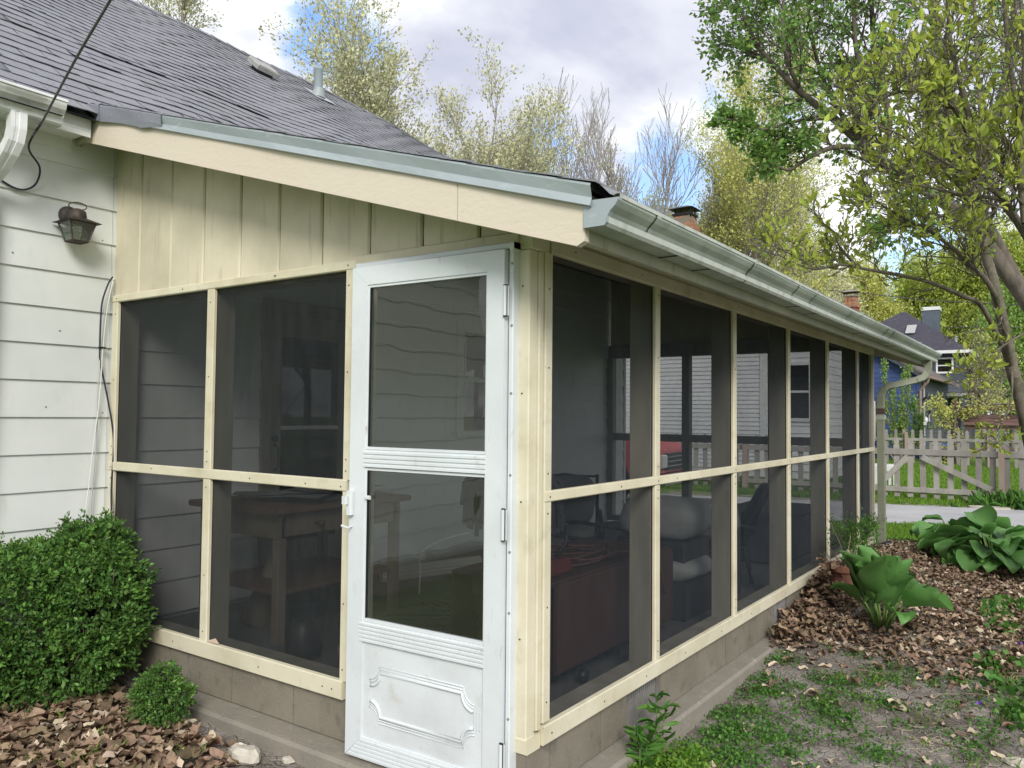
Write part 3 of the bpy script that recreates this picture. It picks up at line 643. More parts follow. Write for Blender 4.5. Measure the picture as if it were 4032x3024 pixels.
P_('corner_flashing', MB().poly([(-2.805, YR - 0.012, zt_ - 0.06), (-2.805, YR - 0.012, zt_ + 0.012), (-2.918, YR + 0.004, zt_ + 0.012), (-2.918, YR + 0.004, zt_ - 0.06)]), 'alu')
YG = 7.02
fz0, fz1 = 1.772, 1.935
for a, b in ((YR + 0.032, 2.3), (2.303, 4.9), (4.903, YG)):
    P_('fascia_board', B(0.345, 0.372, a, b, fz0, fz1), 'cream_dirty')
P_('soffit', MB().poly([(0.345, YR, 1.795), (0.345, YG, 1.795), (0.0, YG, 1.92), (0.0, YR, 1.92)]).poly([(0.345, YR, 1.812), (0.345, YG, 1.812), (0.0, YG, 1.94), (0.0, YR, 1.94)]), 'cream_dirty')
P_('rake_board', MB().prism([(-2.9, 1.758 + .299 * 3.26), (0.345, 1.76), (0.345, 1.94), (-2.9, rake_z(-2.9) - .012)], 'y', YG - 0.03, YG), 'cream_rake')

# --- porch gutter (K profile), end cap, hangers and seams
def kprof(t=0.0):
    X0, Z0 = 0.374, 1.815
    outer = [(X0, Z0 + 0.10), (X0, Z0), (X0 + 0.075, Z0), (X0 + 0.084, Z0 + 0.010), (X0 + 0.086, Z0 + 0.028), (X0 + 0.094, Z0 + 0.042), (X0 + 0.112, Z0 + 0.058), (X0 + 0.124, Z0 + 0.074), (X0 + 0.126, Z0 + 0.083)]
    return outer
kp = kprof()
def gutter_strip(name, y0, y1, off=0.0, m='gutter', par=None, prof_=None, ny=1, sag=0.0):
    pf = prof_ or kp
    m_ = MB(); 
    for i in range(ny + 1):
        y = y0 + (y1 - y0) * i / ny
        m_.v += [(x + off, y, z + sag * math.sin(y * 1.7) - off * 0.3) for x, z in pf]
    n = len(pf)
    for i in range(ny):
        for j in range(n - 1): a = i * n + j; m_.f.append((a, a + 1, a + 1 + n, a + n))
    return add(name, m_, m, par or porch)
gutter = gutter_strip('gutter', YR - 0.005, YG + 0.03, ny=30, sag=0.0025)
lip = [(0.498, 1.894), (0.503, 1.897), (0.503, 1.909), (0.497, 1.911), (0.482, 1.909), (0.482, 1.905)]
gutter_strip('lip', YR - 0.005, YG + 0.03, m='gutter_lip', par=gutter, prof_=lip, ny=30, sag=0.0025)
gutter_strip('bottom_edge', YR - 0.002, YG + 0.02, m='gutter_lip', par=gutter, prof_=[(0.452, 1.8135), (0.4605, 1.824), (0.4625, 1.843)], ny=30, sag=0.0025, off=0.0008)
capm = MB().poly([(x, YR - 0.006, z) for x, z in kp] + [(0.374, YR - 0.006, 1.902)]); add('end_cap', capm, 'flash', gutter)
gutter_strip('cap_rim', YR - 0.012, YR + 0.012, off=0.003, m='flash', par=gutter, prof_=kp[1:])
add('end_cap', MB().poly([(x, YG + 0.03, z) for x, z in kp] + [(0.374, YG + 0.03, 1.902)]), 'gutter', gutter)
for y in (0.02, 1.02, 1.72, 2.05, 2.9, 3.15, 4.1, 4.35, 5.2, 5.95, 6.6):
    gutter_strip('seam_band', y, y + rnd.uniform(0.02, 0.035), off=0.0025, m='gutter', par=gutter)
    gutter_strip('seam_line', y - 0.008, y, off=0.0028, m='nail', par=gutter, prof_=kp[2:])
for y in (1.03, 2.06, 3.16, 4.36, 5.6):
    add('hanger', B(0.37, 0.50, y, y + 0.025, 1.903, 1.906, c=0).box(0.496, 0.506, y, y + 0.025, 1.895, 1.915), 'gutter', gutter)
for y in (0.3, 0.62, 1.9, 2.25, 3.5, 4.7, 5.7):
    add('bracket_strap', B(0.375, 0.455, y, y + 0.006, 1.8115, 1.8145, c=0), 'nail', gutter)

# --- downspout at the far corner
def rect_tube(pts, w, d, wdirs=None):
    """rectangular section swept along points; w across 'side', d the other way, with shallow flutes"""
    m_ = MB(); pts = [Vector(p) for p in pts]; side = Vector((0, 1, 0)) if wdirs is None else Vector(wdirs)
    sec = []
    for (a, b) in ((-1, -1), (-.5, -1), (-.4, -.88), (0, -.88), (.1, -1), (.5, -1), (1, -1), (1, 1), (-1, 1)): sec.append((a * w / 2, b * d / 2))
    for i, p in enumerate(pts):
        t = (pts[min(i + 1, len(pts) - 1)] - pts[max(i - 1, 0)]).normalized(); s = (side - t * side.dot(t)).normalized(); o = s.cross(t)
        m_.v += [tuple(p + s * a + o * b) for a, b in sec]
    n = len(sec)
    for i in range(len(pts) - 1):
        for j in range(n): a = i * n + j; b = i * n + (j + 1) % n; m_.f.append((a, b, b + n, a + n))
    return m_
ds = thing('downspout', (0.06, 6.2, -0.3), 'old greenish downspout with a bent elbow at the far end of the porch gutter', 'downspout')
top_ = [(0.425, 6.66, 1.83), (0.425, 6.66, 1.76), (0.42, 6.655, 1.71)] + [(0.415 - 0.04 * t, 6.65 - 0.03 * t, 1.70 - 0.07 * S01(t / 1.2)) for t in (0.3, 0.6, 0.9, 1.2)]
add('elbow', rect_tube([(0.425, 6.66, 1.83), (0.425, 6.66, 1.76), (0.42, 6.65, 1.70), (0.40, 6.62, 1.655), (0.37, 6.57, 1.625), (0.32, 6.50, 1.605)], 0.075, 0.06), 'downspout', ds)
add('pipe', rect_tube([(0.32, 6.50, 1.605), (0.14, 6.29, 1.545)], 0.072, 0.058), 'downspout', ds)
add('elbow', rect_tube([(0.14, 6.29, 1.545), (0.10, 6.24, 1.525), (0.075, 6.205, 1.49), (0.062, 6.19, 1.43), (0.06, 6.19, 1.33)], 0.075, 0.06), 'downspout', ds)
add('pipe', rect_tube([(0.058, 6.19, 1.36), (0.062, 6.19, -0.12)], 0.078, 0.062), 'downspout', ds)
add('collar', B(0.022, 0.098, 6.148, 6.235, 1.262, 1.318), 'nail', ds)
add('strap', B(0.02, 0.10, 6.146, 6.237, 1.205, 1.248), 'gutter', ds); add('strap', B(0.02, 0.10, 6.146, 6.237, 0.21, 0.245), 'downspout', ds)

# --- porch roof
proof = P_('roof', MB().prism([(0.40, 1.937), (0.40, 1.955), (-2.66, 1.955 + .302 * 3.06), (-2.66, 1.937 + .302 * 3.06)], 'y', YR - 0.01, YG + 0.02), 'dark')
nc = 25
strips = MB()
for i in range(nc):
    x1 = 0.425 - i * 0.125; x0 = x1 - 0.145
    zz = lambda x: 1.958 + 0.302 * (0.395 - x)
    y = YR - 0.022
    while y < YG + 0.03:
        y2 = min(y + 0.305, YG + 0.04); l1 = rnd.uniform(0.004, 0.012); l2 = rnd.uniform(0.004, 0.012)
        strips.v += [(x0, y, zz(x0)), (x1, y + 0.002, zz(x1) + l1), (x1, y2 - 0.003, zz(x1) + l2), (x0, y2, zz(x0)), (x1, y + 0.002, zz(x1) + l1 - 0.007), (x1, y2 - 0.003, zz(x1) + l2 - 0.007)]
        a = len(strips.v) - 6; strips.f += [(a, a + 1, a + 2, a + 3), (a + 1, a + 4, a + 5, a + 2), (a, a + 4, a + 1)]
        y = y2
add('shingles', strips, 'shingle', proof, kind='stuff')
# curled shingle ends over the gutter start
for k in range(5):
    y = YR + 0.02 + k * 0.2; m_ = MB()
    for t in range(5):
        u = t / 4; m_.v += [(0.36 + 0.10 * u, y - 0.01, 1.975 + 0.004 * math.sin(u * 5 + k) - 0.055 * u * u), (0.36 + 0.10 * u, y + 0.185, 1.977 - 0.045 * u * u)]
    for t in range(4): a = 2 * t; m_.f.append((a, a + 1, a + 3, a + 2))
    if k < 2: add('shingle', m_, 'shingle', proof)

# --- storm door (hinged at the right, a touch ajar)
frm = P_('door_frame', bboard(-0.873, -0.848, -0.045, 0.02, -0.19, 1.862), 'alu')
P_('door_frame', bboard(-0.066, -0.045, -0.045, 0.02, -0.19, 1.862), 'alu')
P_('door_frame', bboard(-0.873, -0.045, -0.046, 0.02, 1.838, 1.862), 'alu')
P_('threshold', B(-0.87, -0.05, -0.03, 0.1, -0.193, -0.17), 'alu')
DL = Matrix.Translation((-0.07, -0.046, 0)) @ Matrix.Rotation(R_(1.8), 4, 'Z')
# leaf local: x from -0.772 (latch) to 0 (hinge), y outward is negative
door = thing('storm_door', (0, 0, 0), None, None); del_ = door
door.parent = porch; door.matrix_parent_inverse = world_of(porch).inverted(); door.matrix_basis = DL; WM[door.name] = DL
def Dp(name, mb, m='alu', **k): return add(name, mb, m, door, local=Matrix(), **k)
w0, w1 = -0.772, 0.0; zb, zt2 = -0.182, 1.832
Dp('stile', MB().prism([(w0, zb), (w0 + 0.085, zb + 0.085), (w0 + 0.085, zt2 - 0.078), (w0, zt2)], 'y', -0.022, 0.008))
Dp('stile', MB().prism([(w1, zb), (w1, zt2), (w1 - 0.078, zt2 - 0.078), (w1 - 0.078, zb + 0.085)], 'y', -0.022, 0.008))
Dp('top_rail', MB().prism([(w0 + 0.001, zt2), (w0 + 0.085, zt2 - 0.077), (w1 - 0.078, zt2 - 0.077), (w1 - 0.001, zt2)], 'y', -0.021, 0.008))
def ribbed(x0, x1, z0, z1, n, yf=-0.020, dep=0.005):
    pr = [(0.006, z0)]; 
    for i in range(n):
        a = z0 + (z1 - z0) * i / n; b = z0 + (z1 - z0) * (i + 0.55) / n; c = z0 + (z1 - z0) * (i + 1) / n
        pr += [(yf - dep, a + 0.001), (yf - dep, b), (yf, b + 0.002), (yf, c - 0.001)]
    pr += [(0.006, z1)]
    return MB().prism(pr, 'x', x0, x1)
Dp('middle_rail', ribbed(w0 + 0.078, w1 - 0.0775, 1.0, 1.072, 4))
Dp('lower_rail', ribbed(w0 + 0.070, w1 - 0.0775, 0.29, 0.372, 5))
Dp('kick_rail', MB().prism([(w0 + 0.002, zb), (w1 - 0.002, zb), (w1 - 0.078, zb + 0.085), (w0 + 0.085, zb + 0.085)], 'y', -0.0205, 0.008))
kr = MB()
for i in range(5):
    z = zb + 0.006 + i * 0.016; d = z - zb; kr.prism([(w0 + d + 0.004, z), (w1 - d - 0.004, z), (w1 - d - 0.012, z + 0.008), (w0 + d + 0.012, z + 0.008)], 'y', -0.0245, -0.0195)
Dp('kick_rail_ribs', kr)
for z0, z1 in ((1.0725, 1.755), (0.372, 0.998)):
    Dp('pane', MB().poly([(w0 + 0.084, -0.006, z0), (w1 - 0.076, -0.006, z0), (w1 - 0.076, -0.006, z1), (w0 + 0.084, -0.006, z1)]), 'glass')
    fr = MB().box(w0 + 0.085, w0 + 0.097, -0.017, 0.003, z0, z1).box(w1 - 0.084, w1 - 0.0785, -0.017, 0.003, z0, z1).box(w0 + 0.097, w1 - 0.084, -0.0165, 0.003, z0, z0 + 0.011).box(w0 + 0.097, w1 - 0.084, -0.0165, 0.003, z1 - 0.011, z1)
    Dp('pane_frame', fr)
Dp('gasket', B(w0 + 0.0965, w0 + 0.099, -0.0172, -0.005, 0.385, 0.985, c=0).box(w0 + 0.0965, w0 + 0.099, -0.0172, -0.005, 1.085, 1.742), 'blackplastic')
kx0, kx1, kz0, kz1 = w0 + 0.083, w1 - 0.077, zb + 0.084, 0.292
pm = MB(); n1, n2 = 24, 16
for j in range(n2 + 1):
    for i in range(n1 + 1):
        u, v = i / n1, j / n2; pm.v.append((kx0 + (kx1 - kx0) * u, -0.012 - 0.0025 * math.sin(math.pi * u) * math.sin(math.pi * v) - 0.0012 * math.sin(u * 9 + v * 7), kz0 + (kz1 - kz0) * v))
for j in range(n2):
    for i in range(n1): a = j * (n1 + 1) + i; pm.f.append((a, a + 1, a + n1 + 2, a + n1 + 1))
Dp('kick_panel', pm, 'alu_panel', smooth=True)
# raised moulding: two long rods with flared ends, each tripled
cxp = (kx0 + kx1) / 2; hw = 0.205
for sgn, zc_ in ((1, 0.178), (-1, 0.0)):
    for k, (rad, off) in enumerate(((0.0065, 0.0), (0.0025, 0.013), (0.0022, 0.024))):
        z = zc_ + sgn * off; pts = []
        for t in range(7):
            a = t / 6; pts.append((cxp - hw - off * 0.3 - 0.052 * (1 - math.sin(a * math.pi / 2)) , -0.0145, z - sgn * 0.058 * math.cos(a * math.pi / 2) * 1.0))
        pts2 = [(2 * cxp - p[0], p[1], p[2]) for p in pts[::-1]]
        Dp('moulding', MB().tube(pts + pts2, rad, 8), 'alu_panel', smooth=True)
vm_ = MB()
for sx in (-1, 1):
    for off in (0, 0.012, 0.024):
        vm_.box(cxp + sx * (hw + 0.057 + off) - 0.0006, cxp + sx * (hw + 0.057 + off) + 0.0006, -0.0155, -0.0125, 0.055, 0.125)
Dp('panel_groove', vm_, 'alu_panel')
# handle
hd = Dp('handle', MB().box(w0 + 0.003, w0 + 0.033, -0.046, -0.022, 0.80, 0.90, c=0.006), 'alu')
add('push_button', B(w0 - 0.006, w0 + 0.022, -0.062, -0.0465, 0.845, 0.878, c=0.004), 'alu', hd, local=Matrix())
add('latch', MB().tube([(w0 + 0.02, -0.024, 0.752), (w0 + 0.022, -0.05, 0.748), (w0 - 0.008, -0.056, 0.756)], 0.0045, 7), 'alu', hd, local=Matrix())
Dp('pane_knob', B(w0 + 0.098, w0 + 0.12, -0.03, -0.018, 0.868, 0.884), 'alu')
for z in (1.64, 0.82, -0.02):
    h = Dp('hinge', MB().tube([(0.006, -0.026, z - 0.055), (0.006, -0.026, z + 0.055)], 0.0065, 8).box(0.004, 0.020, -0.022, -0.019, z - 0.055, z + 0.055), 'alu')
    add('hinge_gap', B(0.0, 0.013, -0.0285, -0.02, z + 0.056, z + 0.060, c=0).box(0.0, 0.013, -0.0285, -0.02, z - 0.060, z - 0.056).box(0.0133, 0.0148, -0.0255, -0.02, z - 0.058, z + 0.058), 'blackplastic', h, local=Matrix())
sc_ = MB()
for z in (-0.1, 0.12, 0.5, 0.72, 1.0, 1.3, 1.55, 1.78):
    sc_.lathe([(0, 0.003), (0.0045, 0.002), (0.005, -0.001)], (-0.05, -0.046, z), 7, (0, -1, 0)); sc_.lathe([(0, 0.003), (0.0045, 0.002), (0.005, -0.001)], (-0.866, -0.046, z + 0.03), 7, (0, -1, 0))
P_('frame_screws', sc_, 'screw')
P_('loose_jamb_filler', bboard(-0.0445, -0.0885 + 0.012, -0.006, 0.004, -0.0, 1.836), 'cream')

# ================================================================== the white house
YN, YB = -4.2, 6.47            # house wall runs along Y
house = thing('house', (XW, 1.0, -0.4), 'white clapboard house with a dark shingled roof behind the screened porch', 'house')
Hh = lambda name, mb, m, parent=house, **k: add(name, mb, m, parent, **k)
wall = Hh('wall', B(XW - 0.16, XW - 0.014, YN, YB - 0.02, -0.05, 2.9, c=0), 'siding')
Hh('wall', B(XW - 6.8, XW - 0.17, YB - 0.16, YB - 0.03, -0.05, 2.9, c=0), 'siding')
Hh('foundation', B(XW - 6.8, XW - 0.02, YN, YB - 0.03, -0.45, -0.05, c=0), 'block')
DY0, DY1, DZ0, DZ1 = 1.034, 1.90, -0.03, 2.00      # door incl. casing
WY0, WY1, WZ0, WZ1 = 3.145, 4.05, 1.045, 2.06      # window incl. casing
def course(y0, y1, z):
    pr = [(XW - 0.014, z), (XW + 0.008, z), (XW + 0.008, z + 0.004), (XW - 0.004, z + 0.207), (XW - 0.014, z + 0.207)]
    add('siding_board', MB().prism(pr, 'y', y0, y1), 'siding', wall)
for i in range(-2, 12):
    z = 0.385 + 0.2 * i; spans = [(YN, YB - 0.05)]
    def cut(sp, a, b, z0, z1):
        r = []
        for s, e in sp:
            if z + 0.2 <= z0 or z >= z1 or a >= e or b <= s: r.append((s, e)); continue
            if a > s: r.append((s, a))
            if b < e: r.append((b, e))
        return r
    spans = cut(spans, DY0, DY1, DZ0, DZ1); spans = cut(spans, WY0, WY1, WZ0 - 0.0, WZ1)
    sp2 = []
    for s, e in spans:
        if s < -0.02 < e and z > -0.1: sp2 += [(s, -0.021 + 0.0), (-0.018, e)]
        else: sp2.append((s, e))
    for s, e in sp2: course(s, e, z)
Hh('corner_board', B(XW - 0.01, XW + 0.012, YB - 0.05, YB - 0.0, 0.0, 2.85), 'siding')
Hh('frieze', B(XW - 0.01, XW + 0.012, YN, -0.27, 2.66, 2.73), 'siding')
nl = MB()
for y, z in ((-0.36, 1.24), (-0.6, 0.9), (-0.08, 2.2), (-0.55, 2.05), (-0.3, 1.66), (-0.05, 1.21)): nl.lathe([(0, 0.002), (0.004, 0.001), (0.004, -0.002)], (XW + 0.007, y, z), 7, (1, 0, 0))
Hh('siding_nails', nl, 'nail')
# door to the porch
hd_ = Hh('door', B(XW - 0.02, XW + 0.004, DY0 + 0.08, DY1 - 0.08, DZ0, DZ1 - 0.08), 'stud')
add('pane', B(XW + 0.0045, XW + 0.009, DY0 + 0.175, DY1 - 0.17, 1.13, 1.755, c=0), 'darkpane', hd_); 
add('rail', B(XW + 0.004, XW + 0.02, DY0 + 0.175, DY1 - 0.17, 1.10, 1.128), 'white', hd_)
add('pane', B(XW + 0.0045, XW + 0.009, DY0 + 0.175, DY1 - 0.17, 0.32, 1.098, c=0), 'darkpane', hd_)
add('handle', MB().tube([(XW + 0.01, DY0 + 0.12, 1.0), (XW + 0.05, DY0 + 0.12, 0.98), (XW + 0.05, DY0 + 0.125, 0.84), (XW + 0.01, DY0 + 0.12, 0.82)], 0.008, 7).lathe([(0, 0.03), (0.022, 0.02), (0.022, 0)], (XW + 0.005, DY0 + 0.12, 1.04), 10, (1, 0, 0)), 'chairmetal', hd_)
Hh('door_casing', B(XW, XW + 0.025, DY0, DY0 + 0.08, DZ0, DZ1), 'stud'); Hh('door_casing', B(XW, XW + 0.025, DY1 - 0.08, DY1, DZ0, DZ1), 'stud'); Hh('door_casing', B(XW, XW + 0.026, DY0, DY1, DZ1 - 0.079, DZ1 + 0.01), 'stud')
# window to the porch
wn_ = Hh('window', B(XW - 0.03, XW + 0.02, WY0, WY0 + 0.07, WZ0, WZ1).box(XW - 0.03, XW + 0.02, WY1 - 0.07, WY1, WZ0, WZ1).box(XW - 0.03, XW + 0.021, WY0 + 0.07, WY1 - 0.07, WZ1 - 0.08, WZ1).box(XW - 0.03, XW + 0.05, WY0 - 0.03, WY1 + 0.03, WZ0 - 0.03, WZ0 + 0.02), 'siding')
add('sash', B(XW - 0.02, XW + 0.012, WY0 + 0.07, WY0 + 0.11, WZ0 + 0.02, WZ1 - 0.08).box(XW - 0.02, XW + 0.012, WY1 - 0.11, WY1 - 0.07, WZ0 + 0.02, WZ1 - 0.08).box(XW - 0.02, XW + 0.013, WY0 + 0.11, WY1 - 0.11, 1.52, 1.56), 'white', wn_)
add('pane', B(XW - 0.006, XW - 0.002, WY0 + 0.11, WY1 - 0.11, WZ0 + 0.03, WZ1 - 0.085, c=0), 'darkpane', wn_)
add('curtain', B(XW + 0.0135, XW + 0.016, WY0 + 0.112, WY0 + 0.13, WZ0 + 0.2, WZ1 - 0.12, c=0), 'white', wn_)  # narrow white strip painted in for the light slit at the curtain

# --- main roof
EX, EZ, SL = -2.64, 2.815, 0.745
ln = math.hypot(1, SL); cx_, sx_ = 1 / ln, SL / ln
RL = 4.13                                   # slope length to the ridge
def drop(y): return 0.0 if y < 3.0 else 0.34 * S01((y - 2.6) / 6.2) ** 1.2
def surf(t, y):
    wv = 0.012 * math.sin(y * 1.9 + t * 1.1) + 0.008 * math.sin(y * 4.3 - t * 2.2)
    return Vector((EX - t * cx_, y, EZ + t * sx_ - drop(y) * (t / RL) + wv * min(1, t * 2)))
RY0, RY1 = -4.6, 8.2
deck = MB(); ts = np.linspace(0, RL, 9); yy = np.linspace(RY0, RY1, 40)
for y in yy: deck.v += [tuple(surf(t, y) - Vector((0, 0, 0.03))) for t in ts]
for i in range(len(yy) - 1):
    for j in range(8): a = i * 9 + j; deck.f.append((a, a + 1, a + 10, a + 9))
n0 = len(deck.v)
for y in yy: deck.v += [tuple(surf(RL, y) - Vector((0, 0, 0.03))), tuple(surf(RL, y) + Vector((-RL * cx_, 0, -RL * sx_ - 0.03)))]
for i in range(len(yy) - 1): a = n0 + 2 * i; deck.f.append((a, a + 1, a + 3, a + 2))
roof = Hh('roof', deck, 'dark')
EXPO, TW = 0.127, 0.305
ncs = int(RL / EXPO)
def tab_mesh(seed):
    r = random.Random(seed); m_ = MB(); n = 5; Lh = EXPO + 0.035; w = TW - 0.006
    lifts = [r.uniform(0.001, 0.004) + (0.004 * r.random() if k in (0, n) else 0) for k in range(n + 1)]
    edge = [r.uniform(-0.004, 0.004) for k in range(n + 1)]
    for k in range(n + 1):
        x = w * k / n; m_.v += [(x, Lh, 0.0), (x, 0.05, lifts[k] * 0.6 + 0.003), (x, edge[k], lifts[k] + 0.0055), (x, edge[k] + 0.001, lifts[k] + 0.0005)]
    for k in range(n):
        a = 4 * k
        for j in range(3): m_.f.append((a + j, a + j + 1, a + 5 + j, a + 4 + j))
    m_.f += [(0, 3, 2, 1), (4 * n, 4 * n + 1, 4 * n + 2, 4 * n + 3)]
    me = bpy.data.meshes.new('shingle'); me.from_pydata(m_.v, [], m_.f); me.update(); me.materials.append(M['shingle']); return me, m_
tabs = [tab_mesh(s) for s in range(9)]
camv = Vector(cam.location)
cands = []
for c in range(ncs):
    off = (c % 2) * TW * 0.5 + rnd.uniform(-0.01, 0.01) + (c % 7) * 0.013
    y = RY0 + off
    while y < RY1:
        cands.append((c, y)); y += TW
inv_r = 0
def tab_matrix(c, y):
    t = c * EXPO - 0.02 if c == 0 else c * EXPO
    p = surf(t, y); p2 = surf(t, y + TW); p3 = surf(t + EXPO, y)
    a = (p2 - p).normalized(); b = (p3 - p); b = (b - a * b.dot(a)).normalized(); n = a.cross(b)
    if n.z < 0: n = -n
    m = Matrix((a, b, n)).transposed().to_4x4(); m.translation = p + n * 0.004
    # small random skew, a few curled ones
    r = random.Random(int(c * 977 + y * 131)); k = r.random()
    lift = R_(r.uniform(-0.2, 0.45)) + (R_(r.uniform(1.5, 4.5)) if (k > 0.90 and c < 12) else 0)
    return m @ Matrix.Translation((0, EXPO, 0)) @ Matrix.Rotation(-lift, 4, 'X') @ Matrix.Translation((0, -EXPO, 0)) @ Matrix.Rotation(R_(r.uniform(-0.5, 0.5)), 4, 'Z')
def in_frame(p):
    d = cam.matrix_world.inverted() @ p if False else CI @ p
    if d.z > -0.2: return 0
    u = d.x / -d.z * cd.lens / 36; v = d.y / -d.z * cd.lens / 36
    if abs(u) > 0.51 or abs(v) > 0.385: return 0
    return 1 / (d.length ** 2)
CI = (Matrix.Translation((1.642,-2.438,1.221)) @ Matrix(_m).transposed().to_4x4()).inverted()
sc2 = []
for c, y in cands:
    p = surf(c * EXPO, y + TW / 2); s = in_frame(p)
    # the porch rake hides the lower right part
    sc2.append((s if s and (y > -4) else 0, c, y))
sc2.sort(reverse=True)
Vs, Fs, base = [], [], 0
for k, (s, c, y) in enumerate(sc2):
    me, m_ = tabs[(c * 7 + int(y * 13)) % 9]; mt_ = tab_matrix(c, y)
    if k < 300 and s > 0:
        o = bpy.data.objects.new('shingle', me); link(o, roof); o.matrix_basis = mt_
    else:
        A = np.array(m_.v, np.float32); R3 = np.array(mt_)[:3]; A = A @ R3[:, :3].T + R3[:, 3]; Vs.append(A)
        Fs.append(np.array(m_.f, np.int32) + base); base += len(A)
add_np('shingles', np.concatenate(Vs), np.concatenate(Fs), 'shingle', roof, kind='stuff')
cap = MB(); y = RY0
while y < RY1 - 0.2:
    a = surf(RL, y); b = surf(RL, y + 0.23)
    for s in (1, -1):
        d = Vector((s * 0.13 * cx_, 0, -0.13 * sx_)); cap.poly([a + Vector((0, 0, .022)), b + Vector((0, 0, .014)), b + d + Vector((0, 0, .014)), a + d + Vector((0, 0, .022))])
    y += 0.2
add('ridge_cap', cap, 'shingle', roof)
# pale streak of washed granules stays on the roof as a stain: built into a thin wash strip
def on_roof(p): # project a point to slope parameter
    return (EX - p[0]) / cx_
# plumbing vent and box vent
pp = Vector((-5.358,3.593,4.845)); t_ = on_roof(pp)
pv = surf(t_, pp.y) 
pipe = thing('vent_pipe', tuple(pv), 'grey plumbing vent pipe standing up from the dark roof', 'vent pipe')
add('pipe', MB().lathe([(0.052, -0.02), (0.050, 0.30), (0.054, 0.305), (0.054, 0.33), (0.046, 0.335), (0.044, 0.2)], pv, 18), 'pipe', pipe, smooth=True)
nrm = Vector((sx_, 0, cx_)); up = Vector((-cx_, 0, sx_))
def on_plane(a, b, h=0.012): return pv + Vector((0, 1, 0)) * a + up * b + nrm * h
add('flashing', MB().poly([on_plane(-0.12, 0.15), on_plane(0.14, 0.15), on_plane(0.16, -0.16, 0.02), on_plane(-0.14, -0.16, 0.02)]), 'galv', pipe)
add('boot', MB().lathe([(0.085, 0), (0.075, 0.03), (0.055, 0.09), (0.052, 0.10)], pv - Vector((0, 0, 0.0)), 16, (nrm.x * .4, 0, nrm.z)), 'pipe', pipe, smooth=True)
bp = Vector((-5.288,2.715,4.793)); t_ = on_roof(bp) - 0.12; bv = surf(t_, bp.y - 0.02)
bx = thing('roof_vent', tuple(bv), 'weathered box vent sitting askew just below the roof ridge', 'roof vent')
def q_(a, b, h): return bv + (Vector((0, 1, 0)) * a + up * b + nrm * h) * 0.68
m_ = MB(); top = [q_(-0.20, 0.17, 0.15), q_(0.19, 0.17, 0.13), q_(0.22, -0.12, 0.11), q_(-0.18, -0.12, 0.13)]; bot = [q_(-0.20, 0.17, 0.085), q_(0.19, 0.17, 0.075), q_(0.22, -0.12, 0.055), q_(-0.18, -0.12, 0.07)]
mid = [p * 0.92 + bv * 0.08 + nrm * 0.02 for p in top]
m_.v = [tuple(p) for p in bot + top + mid]; m_.f = [(0, 1, 5, 4), (1, 2, 6, 5), (2, 3, 7, 6), (3, 0, 4, 7), (4, 5, 9, 8), (5, 6, 10, 9), (6, 7, 11, 10), (7, 4, 8, 11), (8, 9, 10, 11), (0, 3, 2, 1)]
add('hood', m_, 'ventbox', bx)
m2_ = MB(); lo_ = [q_(-0.13, 0.12, 0.0), q_(0.13, 0.12, 0.0), q_(0.13, -0.09, 0.0), q_(-0.13, -0.09, 0.0)]; hi_ = [p + nrm * 0.08 for p in lo_]
m2_.v = [tuple(p) for p in lo_ + hi_]; m2_.f = [(0, 1, 5, 4), (1, 2, 6, 5), (2, 3, 7, 6), (3, 0, 4, 7)]
add('throat', m2_, 'blackplastic', bx)
add('flashing', MB().poly([q_(-0.22, -0.14, 0.018), q_(0.26, -0.16, 0.018), q_(0.24, -0.19, 0.022), q_(-0.2, -0.18, 0.022)]), 'white', bx)

# --- main eave gutter with its elbow
ge = [(EX - 0.045, 2.645), (EX - 0.045, 2.635 - 0.02), (EX + 0.035, 2.62 - 0.005), (EX + 0.046, 2.625), (EX + 0.050, 2.645), (EX + 0.062, 2.668), (EX + 0.082, 2.69), (EX + 0.09, 2.715), (EX + 0.09, 2.73), (EX + 0.078, 2.735)]
gz_ = 0.075
ge = [(x - 0.02, z + gz_) for x, z in ge]
m_ = MB(); yyg = [YN - 0.3, -0.46]
for y in yyg: m_.v += [(x, y, z + (0.0 if y > -1 else 0.0)) for x, z in ge]
n = len(ge); m_.f = [(j, j + 1, j + 1 + n, j + n) for j in range(n - 1)]
mg = Hh('gutter', m_, 'gutter_old')
add('lip', MB().box(EX + 0.066, EX + 0.076, YN - 0.3, -0.457, 2.728 + gz_, 2.742 + gz_, c=0.002), 'white', mg)
add('end_cap', MB().poly([(x, -0.46, z) for x, z in ge]), 'gutter_old', mg)
add('inside', MB().poly([(EX - 0.05, YN, 2.66 + gz_), (EX + 0.06, YN, 2.66 + gz_), (EX + 0.06, -0.47, 2.66 + gz_), (EX - 0.05, -0.47, 2.66 + gz_)]), 'dark', mg)
Hh('soffit_board', B(XW, EX - 0.06, YN, -0.27, 2.73, 2.745), 'siding'); Hh('eave_fascia', B(EX - 0.068, EX - 0.062, YN, -0.27, 2.70, 2.80), 'siding')
dsp = Hh('downspout', rect_tube([(EX + 0.0, -0.665, 2.70), (EX + 0.0, -0.665, 2.62), (EX - 0.01, -0.67, 2.56), (EX - 0.04, -0.68, 2.51), (EX - 0.10, -0.69, 2.45), (XW + 0.10, -0.70, 2.40), (XW + 0.065, -0.705, 2.36), (XW + 0.055, -0.705, 2.30), (XW + 0.05, -0.705, -0.2)], 0.075, 0.055), 'white')
